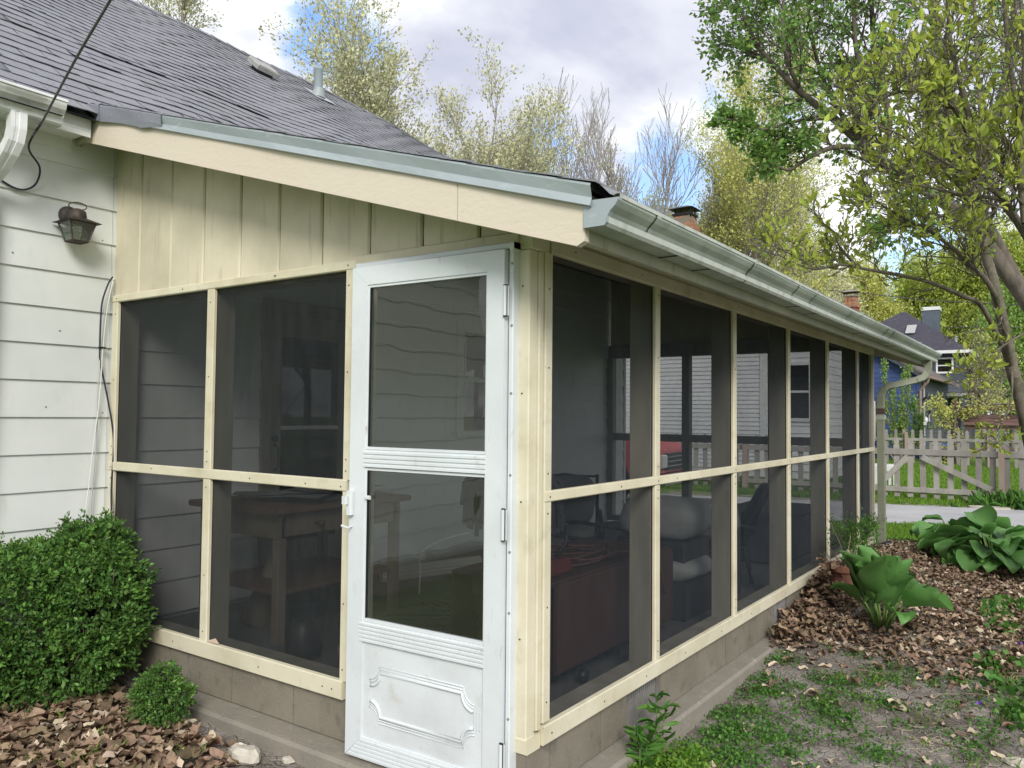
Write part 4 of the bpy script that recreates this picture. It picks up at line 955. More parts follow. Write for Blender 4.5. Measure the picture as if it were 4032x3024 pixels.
# ================================================================== lantern on the siding
LX, LY, LZ = XW + 0.01, -0.275, 2.185
lan = thing('wall_lantern', (LX, LY, LZ), 'small bronze carriage lantern with a spiral bulb on the white siding', 'lantern')
A = lambda name, mb, m, parent=lan, **k: add(name, mb, m, parent, **k)
A('backplate', MB().lathe([(0, 0.03), (0.035, 0.028), (0.052, 0.015), (0.055, 0)], (LX, LY, LZ + 0.115), 18, (1, 0, 0)), 'bronze', smooth=True)
A('arm', MB().tube([(LX, LY, LZ + 0.115), (LX + 0.07, LY, LZ + 0.125), (LX + 0.10, LY, LZ + 0.095)], 0.012, 8), 'bronze', smooth=True)
cxl = LX + 0.10
A('ring', MB().tube([(cxl + 0.035 * math.sin(a) * 0.4, LY + 0.042 * math.sin(a), LZ + 0.135 + 0.042 * (1 - math.cos(a)) * 0.5) for a in np.linspace(0, 2 * math.pi, 15)], 0.0035, 6), 'bronze', smooth=True)
def sq(r, z, c=(cxl, LY)): return [(c[0] - r, c[1] - r, z), (c[0] + r, c[1] - r, z), (c[0] + r, c[1] + r, z), (c[0] - r, c[1] + r, z)]
def frust(r0, z0, r1, z1):
    m_ = MB(); m_.v = sq(r0, z0) + sq(r1, z1); m_.f = [(0, 1, 5, 4), (1, 2, 6, 5), (2, 3, 7, 6), (3, 0, 4, 7)]; return m_
rfm = frust(0.092, LZ + 0.062, 0.03, LZ + 0.092); rfm.poly(sq(0.03, LZ + 0.092)); rfm.poly(sq(0.092, LZ + 0.0615)[::-1]); A('roof', rfm, 'bronze')
A('cap', MB().lathe([(0.045, LZ + 0.078), (0.048, LZ + 0.10), (0.042, LZ + 0.128), (0.02, LZ + 0.14), (0, LZ + 0.142)], (cxl, LY, 0), 14), 'bronze', smooth=True)
lf_ = MB(); r0, r1, z0, z1 = 0.042, 0.068, LZ - 0.04, LZ + 0.062
for a, b in zip(sq(r0, z0), sq(r1, z1)): lf_.tube([a, b], 0.0045, 4)
for r, z in ((r0, z0), (r1, z1)):
    s = sq(r, z)
    for i in range(4): lf_.tube([s[i], s[(i + 1) % 4]], 0.005, 4)
lf_.poly(sq(r0, z0)[::-1]); A('frame', lf_, 'bronze')
for i in range(4):
    lo_, hi_ = sq(r0 - 0.002, z0), sq(r1 - 0.002, z1); A('pane', MB().poly([lo_[i], lo_[(i + 1) % 4], hi_[(i + 1) % 4], hi_[i]]), 'lampglass' if 'lampglass' in M else 'glass')
A('bulb', MB().tube([(cxl + 0.019 * math.cos(a), LY + 0.019 * math.sin(a), LZ + 0.0 + 0.0065 * a / 2) for a in np.linspace(0, 8 * math.pi / 1.5, 60)], 0.0055, 6), 'bulb', smooth=True)

# ================================================================== wires and cords
def cable(name, pts, r, m, label, cat, n=7, sub=6, **k):
    P = [Vector(p) for p in pts]; out_ = []
    for i in range(len(P) - 1):
        p0, p1, p2, p3 = P[max(i - 1, 0)], P[i], P[i + 1], P[min(i + 2, len(P) - 1)]
        for s in range(sub):
            t = s / sub; out_.append(0.5 * ((2 * p1) + (-p0 + p2) * t + (2 * p0 - 5 * p1 + 4 * p2 - p3) * t * t + (-p0 + 3 * p1 - 3 * p2 + p3) * t ** 3))
    out_.append(P[-1])
    return add(name, MB().tube(out_, r, n), m, smooth=True, label=label, cat=cat, **k)
cl = Vector((EX + 0.03, -0.565, 2.668))
cable('service_wire', [tuple(cl), (-1.566,-0.908,2.601), (-1.202,-0.963,2.714), (-0.791,-1.044,2.798)], 0.0052, 'wirecable', 'taut grey service wire rising from the eave gutter', 'wire')
dl = thing('wire_clamp', tuple(cl), 'small wire clamp where the service wire meets the gutter', 'wire clamp')
add('ring', MB().tube([(cl.x + 0.02 * math.cos(a), cl.y, cl.z + 0.014 * math.sin(a)) for a in np.linspace(0, 6.28, 12)], 0.004, 6), 'chrome', dl)
add('tail', MB().tube([cl, cl + Vector((-0.03, -0.01, -0.03)), cl + Vector((-0.02, -0.03, -0.07))], 0.006, 6), 'blackplastic', dl)
cable('drip_loop_cable', [tuple(cl), (XW + 0.10, -0.53, 2.60), (XW + 0.06, -0.455, 2.52), (XW + 0.03, -0.455, 2.44), (XW + 0.02, -0.50, 2.395), (XW + 0.02, -0.56, 2.39), (XW + 0.02, -0.64, 2.425), (XW + 0.03, -0.70, 2.47), (XW + 0.03, -0.78, 2.56), (XW + 0.05, -0.9, 2.62)], 0.0052, 'blackcable', 'black cable drooping in a loop below the eave gutter', 'cable')
kx = XW + 0.035
cable('coaxial_cable', [(kx, -0.03, 1.994), (kx, -0.055, 1.95), (kx, -0.085, 1.848), (kx, -0.092, 1.742), (kx, -0.092, 1.56), (kx, -0.083, 1.478), (kx + .02, -0.045, 1.27), (kx + 0.03, -0.014, 1.056), (kx + 0.04, -0.024, 0.79), (kx + 0.07, -0.035, 0.628), (kx + 0.09, -0.035, 0.3), (kx + 0.09, -0.04, -0.1)], 0.0048, 'blackcable', 'black cable hanging down the joint of siding and porch', 'cable')
cable('grey_cord', [(kx, -0.032, 1.99), (kx, -0.07, 1.8), (kx, -0.088, 1.55), (kx, -0.09, 1.44), (kx, -0.098, 1.32), (kx, -0.095, 1.1), (kx, -0.103, 0.928), (kx, -0.115, 0.70), (kx, -0.125, 0.45)], 0.0032, 'greycable', 'thin grey cord hanging straight down the white siding', 'cord')
cable('string', [(kx + .01, -0.03, 1.985), (kx + .01, -0.062, 1.8), (kx + .01, -0.08, 1.56), (kx + .01, -0.09, 1.3), (kx + .01, -0.12, 1.0), (kx + .01, -0.145, 0.72), (kx + .01, -0.18, 0.56)], 0.0028, 'bulb', 'thin white string slanting down the siding above the boxwood', 'string')
tagm = MB().box(kx - 0.004, kx + 0.018, -0.1, -0.066, 1.577, 1.585); add('cord_tie', tagm, 'blackplastic', label='black zip tie round the cords on the siding', cat='cord tie')

# ================================================================== white metal offcuts behind the shrub
of = thing('metal_offcuts', (XW + 0.2, -0.25, 0.2), 'bent white gutter offcut sticking up behind the boxwood', 'gutter offcut')
def offcut(p0, p1, w, dpt):
    p0, p1 = Vector(p0), Vector(p1); d = (p1 - p0).normalized(); s = Vector((1, 0, 0.15)).cross(d).normalized() if False else Vector((0.25, 0.7, -0.6)); s = (s - d * s.dot(d)).normalized(); n_ = d.cross(s)
    pr = [(-w, 0), (-w, dpt), (-w * .5, dpt * 1.05), (-w * .2, dpt * .6), (w * .4, dpt * .5), (w, dpt)]
    m_ = MB()
    for p in (p0, p1): m_.v += [tuple(p + s * a + n_ * b) for a, b in pr]
    m_.f = [(i, i + 1, i + 7, i + 6) for i in range(5)]; return m_
add('channel', offcut((XW + 0.12, -0.40, 0.30), (XW + 0.17, -0.20, 0.615), 0.045, 0.05), 'white', of)
add('channel', offcut((XW + 0.14, -0.34, 0.30), (XW + 0.19, -0.13, 0.60), 0.035, 0.05), 'alu', of)
add('plate', MB().box(XW + 0.03, XW + 0.034, -0.72, -0.29, 0.1, 0.53), 'white', of)

# ================================================================== things inside the porch
FZ = -0.035
def I_(root): return lambda name, mb, m, parent=None, **k: add(name, mb, m, parent or root, **k)
tb = thing('work_table', (-2.2, 0.85, FZ), 'pale wooden work table with a lower shelf behind the left screens', 'table', rotz=0)
T = I_(tb); x0, x1, y0, y1 = -2.62, -1.90, 0.40, 1.35
T('tabletop', B(x0 - 0.05, x1 + 0.05, y0 - 0.05, y1 + 0.05, 0.665, 0.70, c=0.01), 'tabletop')
T('apron', B(x0, x1, y0, y0 + 0.02, 0.53, 0.664), 'tablewood'); T('apron', B(x0, x1, y1 - 0.02, y1, 0.53, 0.664), 'tablewood')
T('apron', B(x0, x0 + 0.02, y0 + .021, y1 - .021, 0.53, 0.664), 'tablewood'); dr = T('drawer', B(x1 - 0.02, x1, y0 + 0.05, y1 - 0.06, 0.54, 0.66), 'tablewood')
for yk in (0.66, 0.95): add('knob', MB().lathe([(0.008, 0), (0.008, 0.03), (0.017, 0.035), (0.017, 0.06), (0, 0.062)], (x1, yk, 0.60), 10, (1, 0, 0)), 'tabletop', dr, smooth=True)
for x in (x0, x1 - 0.055):
    for y in (y0, y1 - 0.055): T('leg', B(x, x + 0.055, y, y + 0.055, FZ, 0.529), 'tablewood')
T('shelf', B(x0 + 0.02, x1 - 0.02, y0 + 0.02, y1 - 0.02, 0.22, 0.245), 'tabletop')
pm = MB()
for k in range(14):
    cxq, cyq = rnd.uniform(-2.5, -2.0), rnd.uniform(0.55, 1.3); a = rnd.uniform(0, 3); z = 0.702 + k * 0.004; w, h = 0.15, 0.11
    pts = [(cxq + w * (u * math.cos(a)) - h * v * math.sin(a), cyq + w * u * math.sin(a) + h * v * math.cos(a), z + rnd.uniform(0, 0.012)) for u, v in ((-1, -1), (1, -1), (1, 1), (-1, 1))]
    pm.poly(pts)
add('paper_pile', pm, 'paper', label='untidy pile of grey papers spread on the work table', cat='papers')
bag = MB().lathe([(0.0, 0.0), (0.085, 0.0), (0.09, 0.05), (0.075, 0.15), (0.055, 0.19), (0.03, 0.2), (0, 0.195)], (-1.62, 0.34, FZ), 9)
add('black_bag', bag, 'blackplastic', smooth=True, label='black bag standing on the porch floor before the table leg', cat='bag')
bk = thing('bucket', (-1.13, 0.33, FZ), 'pale plastic bucket with a domed lid beside the storm door', 'bucket')
add('lid', MB().lathe([(0.15, 0.13), (0.155, 0.14), (0.13, 0.165), (0.07, 0.18), (0, 0.183)], (-1.13, 0.33, FZ), 22), 'cushion', bk, smooth=True)
add('tub', MB().lathe([(0.125, 0.0), (0.145, 0.13)], (-1.13, 0.33, FZ), 22), 'cushion', bk, smooth=True)
lm = MB().tube([(-2.35, 0.62, FZ), (-2.3, 0.7, 0.25), (-2.32, 0.75, 0.45)], [0.11, 0.08, 0.03], 8); 
add('cardboard_bag', lm, 'tablewood', smooth=True, label='crumpled brown paper bag under the work table', cat='paper bag')

dt = thing('drop_leaf_table', (-0.6, 1.3, FZ), 'low reddish brown drop-leaf table on casters behind the first side screen', 'table')
T = I_(dt)
T('tabletop', B(-0.88, -0.305, 0.66, 1.92, 0.435, 0.458, c=0.005), 'redwood'); T('leaf', B(-0.302, -0.282, 0.66, 1.93, 0.045, 0.45, c=0.006), 'redwood')
T('leaf', B(-0.90, -0.882, 0.66, 1.92, 0.05, 0.45), 'redwood'); T('apron', B(-0.83, -0.36, 0.74, 1.84, 0.33, 0.434), 'redwood')
for x in (-0.80, -0.38):
    for y in (0.78, 1.80):
        lg = T('leg', MB().lathe([(0.03, 0.33 - FZ), (0.03, 0.28), (0.018, 0.27), (0.03, 0.25), (0.017, 0.235), (0.03, 0.215), (0.017, 0.2), (0.029, 0.18), (0.022, 0.08), (0.012, 0.05)], (x, y, FZ), 10), 'redwood', smooth=True)
        add('caster', MB().lathe([(0, -0.03), (0.022, -0.022), (0.03, 0), (0.022, 0.022), (0, 0.03)], (x, y, FZ + 0.03), 12, (0, 1, 0)), 'blackplastic', lg, smooth=True)
for x, y in ((-0.26, 0.86), (-0.24, 1.42)):
    add('caster_wheel', MB().lathe([(0, -0.02), (0.03, -0.018), (0.036, 0), (0.03, 0.018), (0, 0.02)], (x, y, FZ + 0.036), 12, (1, 0.2, 0)), 'blackplastic', dt, smooth=True)
rt = thing('hedge_trimmer', (-0.42, 0.78, 0.46), 'red power tool with a loop handle on the drop-leaf table', 'power tool')
add('body', MB().box(-0.50, -0.34, 0.70, 0.88, 0.46, 0.54, c=0.02).box(-0.48, -0.40, 0.68, 0.76, 0.54, 0.72, c=0.02), 'redplastic', rt)
add('handle', MB().tube([(-0.42, 0.86, 0.53), (-0.40, 0.93, 0.60), (-0.40, 0.93, 0.68), (-0.43, 0.86, 0.74), (-0.44, 0.74, 0.73)], 0.012, 7), 'blackplastic', rt, smooth=True)
cp_ = []
for k in range(40): a = k * 0.75; cp_.append((-0.55 + (0.16 + 0.05 * math.sin(k * .9)) * math.cos(a), 1.25 + (0.28 + 0.07 * math.sin(k * 1.7)) * math.sin(a), 0.47 + 0.008 * (k % 5)))
cp_ += [(-0.31, 1.62, 0.47), (-0.272, 1.7, 0.40), (-0.265, 1.78, 0.22)]
cable('extension_cord', cp_, 0.006, 'orangecord', 'orange extension cord coiled on the drop-leaf table', 'cord', n=5, sub=4)
def pillow(c, hx, hy, hz_, seed=0, m=None):
    mb_ = MB(); n1, n2 = 14, 10; r = random.Random(seed); ph = r.uniform(0, 6)
    for j in range(n2 + 1):
        v = math.pi * j / n2 - math.pi / 2
        for i in range(n1):
            u = 2 * math.pi * i / n1; se = lambda w, e: math.copysign(abs(w) ** e, w)
            x = se(math.cos(v), .5) * se(math.cos(u), .45); y = se(math.cos(v), .5) * se(math.sin(u), .45); z = se(math.sin(v), .8)
            k = 1 + 0.05 * math.sin(3 * u + ph) + 0.04 * math.sin(5 * v + 2 * u + ph)
            mb_.v.append((x * hx * k, y * hy * k, z * hz_ * (1 + 0.12 * math.sin(4 * x + ph) * math.cos(3 * y))))
    for j in range(n2):
        for i in range(n1): a = j * n1 + i; b = j * n1 + (i + 1) % n1; mb_.f.append((a, b, b + n1, a + n1))
    mb_.xf((m if m is not None else Matrix()) if m is not None else Matrix.Translation(c)); return mb_
def lounge(loc, rot, label, cat='chair', throw=False):
    r = thing('patio_chair', loc, label, cat, 'patio chairs inside the porch', rot); r.scale = (1, 1, 0.74)
    def A(n_, mb, m, **k): return add(n_, mb, m, r, local=Matrix(), **k)
    for s in (-1, 1):
        A('side_frame', MB().tube([(-0.30, s * 0.30, 0.0), (-0.24, s * 0.30, 0.36), (0.34, s * 0.30, 0.32), (0.40, s * 0.30, 0.0)], 0.016, 6), 'chairmetal', smooth=True)
        A('arm', MB().tube([(0.34, s * 0.31, 0.32), (0.36, s * 0.31, 0.56), (-0.1, s * 0.31, 0.60), (-0.34, s * 0.31, 0.56)], 0.02, 6), 'chairmetal', smooth=True)
        A('brace', MB().tube([(0.36, s * 0.29, 0.05), (-0.30, s * 0.29, 0.50)], 0.012, 5), 'chairmetal')
        A('back_post', MB().tube([(-0.22, s * 0.29, 0.33), (-0.46, s * 0.29, 0.98)], 0.016, 6), 'chairmetal', smooth=True)
    A('crossbar', MB().tube([(0.36, -0.3, 0.12), (0.36, 0.3, 0.12)], 0.014, 6), 'chairmetal'); A('crossbar', MB().tube([(-0.45, -0.3, 0.96), (-0.45, 0.3, 0.96)], 0.014, 6), 'chairmetal')
    A('seat_cushion', pillow((0.05, 0, 0.40), 0.31, 0.27, 0.07, 3), 'darkcloth' if throw else 'cushion', smooth=True)
    bm = pillow(None, 0.065, 0.27, 0.30, 5, Matrix.Translation((-0.34, 0, 0.70)) @ Matrix.Rotation(R_(-19), 4, 'Y'))
    A('back_cushion', bm, 'darkcloth' if throw else 'cushion', smooth=True)
    return r
lounge((-1.35, 2.55, FZ), R_(0), 'dark metal patio chair with pale cushions behind the second side screen')
lounge((-0.75, 3.75, FZ), R_(200), 'dark metal patio chair with a dark throw behind the third side screen', throw=True)
lounge((-1.9, 3.35, FZ), R_(-60), 'metal patio chair with pale cushions near the house window')
ch = MB().box(-0.9, -0.25, 2.15, 2.62, 0.30, 0.44, c=0.05); ch.xf(Matrix.Rotation(0.0, 4, 'Z'))
cu = thing('cushion_stack', (-0.6, 2.4, FZ), 'pale cushions piled on a dark crate behind the second side screen', 'cushions')
add('cushion', pillow((-0.57, 2.42, 0.26), 0.29, 0.29, 0.075, 7), 'cushion', cu, smooth=True); add('cushion', pillow((-0.55, 2.43, 0.56), 0.26, 0.26, 0.13, 8), 'cushion', cu, smooth=True)
add('crate', MB().box(-0.82, -0.32, 2.2, 2.68, FZ, 0.195, c=0.005).box(-0.8, -0.34, 2.22, 2.64, 0.312, 0.438, c=0.01), 'chairmetal', cu)
cbx = thing('draped_table', (-0.62, 3.0, FZ), 'low table draped with a pale sheet behind the third side screen', 'table')
add('sheet', pillow((-0.62, 3.02, 0.5), 0.33, 0.25, 0.13, 9), 'cushion', cbx, smooth=True)
for x in (-0.9, -0.34):
    for y in (2.86, 3.2): add('leg', MB().tube([(x, y, FZ), (x, y, 0.6)], 0.015, 6), 'chairmetal', cbx)
bn_ = thing('storage_bench', (-0.6, 4.9, FZ), 'dark grey storage bench near the far end of the porch', 'bench')
add('box', MB().box(-0.95, -0.35, 4.4, 5.4, FZ + 0.02, 0.36, c=0.02), 'darkcloth', bn_); add('lid', MB().box(-0.98, -0.32, 4.37, 5.43, 0.362, 0.40, c=0.01), 'darkcloth', bn_)
mop = MB(); mr_ = random.Random(4); mc = Vector((-0.382,0.434,0.929))
for k in range(260):
    a = mr_.uniform(0, 6.28); r0_ = mr_.uniform(0.0, 0.13); p = mc + Vector((1.15 * r0_ * math.cos(a), 1.15 * r0_ * math.sin(a), 0.13 - r0_ * 0.7)); q = p + Vector((math.cos(a) * 0.08, math.sin(a) * 0.08, mr_.uniform(-0.26, -0.12)))
    mop.tube([p, (p + q) / 2 + Vector((0.03 * math.cos(a), 0.03 * math.sin(a), 0.02)), q], 0.012, 3)
mp_ = thing('dark_mop', (mc.x, mc.y, FZ), 'bushy black mop head standing upright behind the corner post', 'mop')
add('head', mop, 'darkcloth', mp_); add('handle', MB().tube([(mc.x, mc.y, FZ), (mc.x, mc.y, mc.z)], 0.014, 6), 'chairmetal', mp_)
fp = MB(); c0, c1 = Vector((-2.45, 1.75, 0.06)), Vector((-2.05, 2.4, 0.10)); d = (c1 - c0).normalized(); s = d.cross(Vector((0, 0, 1))).normalized(); w = s.cross(d)
for tt in (0, 1):
    c = c0.lerp(c1, tt)
    for k in range(28): a = 2 * math.pi * k / 28; r = 0.048 + (0.006 if k % 2 else -0.002); fp.v.append(tuple(c + (s * math.cos(a) + w * math.sin(a)) * r))
for k in range(28): fp.f.append((k, (k + 1) % 28, 28 + (k + 1) % 28, 28 + k))
fp.f.append(tuple(range(28))); fp.f.append(tuple(range(28, 56)))
add('fluted_post', fp, 'fluted', label='short white fluted post lying on the porch floor', cat='wooden post')
rp = []
for k in range(90): rp.append((-1.45 + 0.42 * math.sin(k * 1.31 + 0.4 * math.sin(k * .7)), 1.25 + 0.36 * math.cos(k * 0.97 + math.sin(k * .31)), FZ + 0.014 + 0.012 * (k % 3)))
cable('garden_hose', rp, 0.011, 'rope', 'tangled grey hose lying on the porch floor behind the door', 'hose', n=5, sub=4)
cable('white_lamp_cord', [(-1.95, 1.6, 0.02), (-1.96, 1.62, 0.18), (-1.97, 1.63, 0.28), (-1.9, 1.75, 0.36), (-1.8, 1.95, 0.40)], 0.005, 'bulb', 'white cord hanging in front of the siding inside the porch', 'cord')
add('splitter', MB().box(-1.99, -1.93, 1.58, 1.64, 0.25, 0.29, c=0.008), 'bulb', label='small white plug splitter on the white cord inside', cat='plug')

# ================================================================== red pickup on the driveway
hd0 = R_(6)
tp = Vector((-4.049,9.99,0.551)); TG = hz(tp.x, tp.y) + 0.02
trk = thing('pickup_truck', (tp.x, tp.y, TG), 'red pickup truck parked on the driveway behind the porch', 'truck', rotz=hd0)
def TK(n_, mb, m, parent=trk, **k): return add(n_, mb, m, parent, local=Matrix(), **k)
# local: +x forward, front bumper at x=0, body to x=-5.3, width y 0..1.9 (right side y=-? )
prof = [(-5.25, 0.55), (-5.25, 1.12), (-3.35, 1.16), (-3.25, 1.2), (-2.95, 1.72), (-1.95, 1.75), (-1.35, 1.20), (-0.28, 1.09), (-0.10, 1.0), (-0.05, 0.62), (-0.3, 0.5), (-0.55, 0.5), (-0.62, 0.72), (-0.85, 0.86), (-1.15, 0.86), (-1.38, 0.72), (-1.45, 0.5), (-3.75, 0.5), (-3.82, 0.72), (-4.05, 0.86), (-4.35, 0.86), (-4.58, 0.72), (-4.65, 0.55)]
body = TK('body', MB().prism(prof, 'y', 0.0, 1.9), 'redpaint')
TK('hood', MB().prism([(-1.4, 1.19), (-0.3, 1.10), (-0.14, 1.02), (-0.3, 1.13), (-1.4, 1.24)], 'y', 0.12, 1.78), 'redpaint')
TK('grille', MB().box(-0.06, 0.0, 0.35, 1.55, 0.66, 0.95, c=0.01), 'blackplastic'); TK('bumper', MB().box(-0.12, 0.10, 0.0, 1.9, 0.42, 0.60, c=0.03), 'chrome')
for z in (0.72, 0.80, 0.88): TK('grille_bar', MB().box(0.0, 0.012, 0.36, 1.54, z, z + 0.02, c=0), 'chrome')
for y in (0.06, 1.57): TK('headlight', MB().box(-0.09, 0.005, y, y + 0.27, 0.70, 0.93, c=0.02), 'curtain')
for x in (-1.0, -4.2):
    for y in (0.02, 1.70):
        w_ = TK('wheel', MB().lathe([(0.2, 0.0), (0.35, 0.0), (0.38, 0.03), (0.38, 0.15), (0.35, 0.18), (0.2, 0.18)], (x, y + (0.0), 0.38), 22, (0, 1, 0)), 'tyre', smooth=True)
        add('rim', MB().lathe([(0, 0.02), (0.08, 0.02), (0.2, 0.01), (0.21, 0.17), (0.08, 0.15), (0, 0.15)], (x, y, 0.38), 16, (0, 1, 0)), 'chrome', w_, local=Matrix(), smooth=True)
TK('windscreen', MB().poly([(-1.37, 0.12, 1.22), (-1.37, 1.78, 1.22), (-1.94, 1.68, 1.735), (-1.94, 0.22, 1.735)]), 'darkpane')
for y in (-0.004, 1.904): TK('side_window', MB().poly([(-1.55, y, 1.22), (-1.98, y, 1.66), (-2.85, y, 1.64), (-3.1, y, 1.24)]), 'darkpane')
for y in (0.35, 0.62, 0.9): TK('mirror' if y == 0.35 else 'wiper', MB().box(-1.75, -1.66, -0.16, -0.01, 1.22, 1.38, c=0.02) if y == 0.35 else MB().tube([(-1.36, y, 1.24), (-1.55, y + 0.4, 1.41)], 0.01, 4), 'blackplastic')

# ================================================================== neighbouring houses
def clap_wall(parent, x0, x1, y, z0, z1, expo, material, axis='x', out_=-1, top=None, prd=0.022):
    """boards facing -Y (axis x) or +X (axis y); top(z) may shorten the span"""
    z = z0
    while z < z1:
        a, b = x0, x1
        if top: a, b = top(z, x0, x1)
        if b - a > 0.1:
            t = min(z + expo + 0.004, z1 + 0.05)
            if axis == 'x': pr = [(y, z), (y - prd, z), (y - 0.006, t), (y, t)]; m_ = MB().prism(pr, 'x', a, b)
            else: pr = [(y, z), (y + 0.022, z), (y + 0.006, t), (y, t)]; m_ = MB().prism(pr, 'y', a, b)
            add('clapboard', m_, material, parent)
        z += expo
def window_at(parent, x0, x1, z0, z1, y, axis='x', frame='white', panes=1, glass='darkpane'):
    def bx(a, b, c, d, e0, e1): return MB().box(a, b, y - e1, y - e0, c, d) if axis == 'x' else MB().box(y + e0, y + e1, a, b, c, d)
    f = 0.09
    w = MB()
    for (a, b, c, d) in ((x0 - f, x0, z0 - f, z1 + f), (x1, x1 + f, z0 - f, z1 + f), (x0, x1, z1, z1 + f), (x0, x1, z0 - f, z0), (x0, x1, (z0 + z1) / 2 - 0.03, (z0 + z1) / 2 + 0.03)):
        t = bx(a, b, c, d, 0.0, 0.05); n = len(w.v); w.v += t.v; w.f += [tuple(i + n for i in q) for q in t.f]
    o = add('window', w, frame, parent); add('pane', bx(x0, x1, z0, (z0 + z1) / 2 - 0.03, 0.0, 0.028), glass, o); add('pane', bx(x0, x1, (z0 + z1) / 2 + 0.03, z1, 0.0, 0.03), glass, o); return o
WYY = 19.2; WX1 = -3.75; WYB = 23.4
whs = thing('neighbour_house', (-7.0, 22.5, -0.45), 'white clapboard neighbour house seen through the porch screens', 'house')
wl_ = add('wall', B(-16, WX1, WYY, WYB, -0.45, 3.4, c=0), 'vinyl', whs)
clap_wall(wl_, -16, -5.35, WYY, -0.2, 3.4, 0.118, 'vinyl', prd=0.032); clap_wall(wl_, -5.15, WX1, WYY, -0.2, 3.4, 0.2, 'vinyl', prd=0.032)
clap_wall(wl_, WYY, WYB, WX1, -0.2, 3.4, 0.2, 'vinyl', axis='y')
add('corner_board', B(-5.35, -5.15, WYY - 0.05, WYY, -0.4, 3.3), 'white', whs)
window_at(whs, -4.75, -4.05, 1.2, 2.6, WYY - 0.02); window_at(whs, -13.2, -12.2, 1.1, 2.5, WYY - 0.02)
r_ = MB().poly([(-16.4, WYY - 0.4, 3.37), (WX1 + 0.3, WYY - 0.4, 3.37), (-6.5, 21.4, 4.7), (-16.4, 21.4, 4.7)]).poly([(-16.4, WYB + .4, 3.37), (WX1 + .3, WYB + .4, 3.37), (-6.5, 21.4, 4.7), (-16.4, 21.4, 4.7)]).poly([(WX1 + .3, WYY - .4, 3.37), (WX1 + .3, WYB + .4, 3.37), (-6.5, 21.4, 4.7)])
add('roof', r_, 'greyroof', whs)
def chimney(name, c, w, top, zb_, label, cap='black', ht=0.075, par=None):
    if par is None: root = thing(name, (c[0], c[1], zb_), label, 'chimney')
    else: root = add('chimney', MB().box(c[0] - w * .3, c[0] + w * .3, c[1] - w * .3, c[1] + w * .3, zb_, top - 0.3, c=0), 'mortar', par)
    core = root if par is not None else add('core', MB().box(c[0] - w * .44, c[0] + w * .44, c[1] - w * .44, c[1] + w * .44, zb_, top - 0.05, c=0), 'mortar', root)
    z = top - 0.95; k = 0
    while z < top - 0.04:
        ww = w * (0.5 if not (top - 0.62 < z < top - 0.38) else 0.58) * (0.88 if z > top - 0.38 else 1)
        mt = 'brick_tan' if z > top - 0.6 else 'brick'
        for side in range(4):
            for i in range(3):
                L_ = 2 * ww / 3; a = -ww + i * L_ + 0.008; b = a + L_ - 0.016
                if k % 2: a, b = a + 0.02, b + 0.01
                b = min(b, ww); t0, t1 = ww - 0.10, ww + rnd.uniform(-.004, .004)
                bxs = {0: (a, b, -t1, -t0), 1: (a, b, t0, t1), 2: (t0, t1, a, b), 3: (-t1, -t0, a, b)}[side]
                add('brick', MB().box(c[0] + bxs[0], c[0] + bxs[1], c[1] + bxs[2], c[1] + bxs[3], z + 0.006, z + ht, c=0), mt, core)
        z += ht; k += 1
    add('crown', MB().box(c[0] - w * .5, c[0] + w * .5, c[1] - w * .5, c[1] + w * .5, top - 0.04, top + 0.03), 'blackplastic' if cap == 'black' else 'footing', root)
    for sx in (-1, 1):
        for sy in (-1, 1): add('cap_post', MB().box(c[0] + sx * w * .38 - .02, c[0] + sx * w * .38 + .02, c[1] + sy * w * .38 - .02, c[1] + sy * w * .38 + .02, top + 0.03, top + 0.17, c=0), 'blackplastic', root)
    mm = MB(); a = w * 0.66; b = w * 0.2
    mm.v = [(c[0] - a, c[1] - a, top + 0.17), (c[0] + a, c[1] - a, top + 0.17), (c[0] + a, c[1] + a, top + 0.17), (c[0] - a, c[1] + a, top + 0.17), (c[0] - b, c[1] - b, top + 0.29), (c[0] + b, c[1] - b, top + 0.29), (c[0] + b, c[1] + b, top + 0.29), (c[0] - b, c[1] + b, top + 0.29)]
    mm.f = [(0, 1, 5, 4), (1, 2, 6, 5), (2, 3, 7, 6), (3, 0, 4, 7), (4, 5, 6, 7), (0, 3, 2, 1)]
    add('rain_cap', mm, 'blackplastic' if cap == 'black' else 'footing', root); return root
c1 = (-8.45,21.378,7.51); chimney('chimney', c1, 0.62, c1[2] + 0.12, 4.2, 'brick chimney under a black pyramid cap above the porch gutter', par=None)
bh2 = (-6.998,37.736,7.007)
dh = thing('distant_house', (bh2[0], bh2[1] + 3, -0.45), 'distant house with a grey roof and brick chimney hidden behind the gutter', 'house')
add('wall', B(bh2[0] - 5, bh2[0] + 1.2, bh2[1] - 1, bh2[1] + 8, -0.45, 4.0, c=0), 'vinyl', dh)
add('roof', MB().poly([(bh2[0] - 5.5, bh2[1] - 1.5, 3.9), (bh2[0] + 1.6, bh2[1] - 1.5, 3.9), (bh2[0] - 0.9, bh2[1] + 2.5, bh2[2] - 0.38), (bh2[0] - 2.5, bh2[1] + 2.5, bh2[2] - 0.38)]).poly([(bh2[0] + 1.6, bh2[1] - 1.5, 3.9), (bh2[0] + 1.6, bh2[1] + 8, 3.9), (bh2[0] - 0.9, bh2[1] + 2.5, bh2[2] - 0.38)]), 'greyroof', dh)
chimney('chimney', bh2, 0.62, bh2[2], 4.5, '', cap='grey', par=dh)

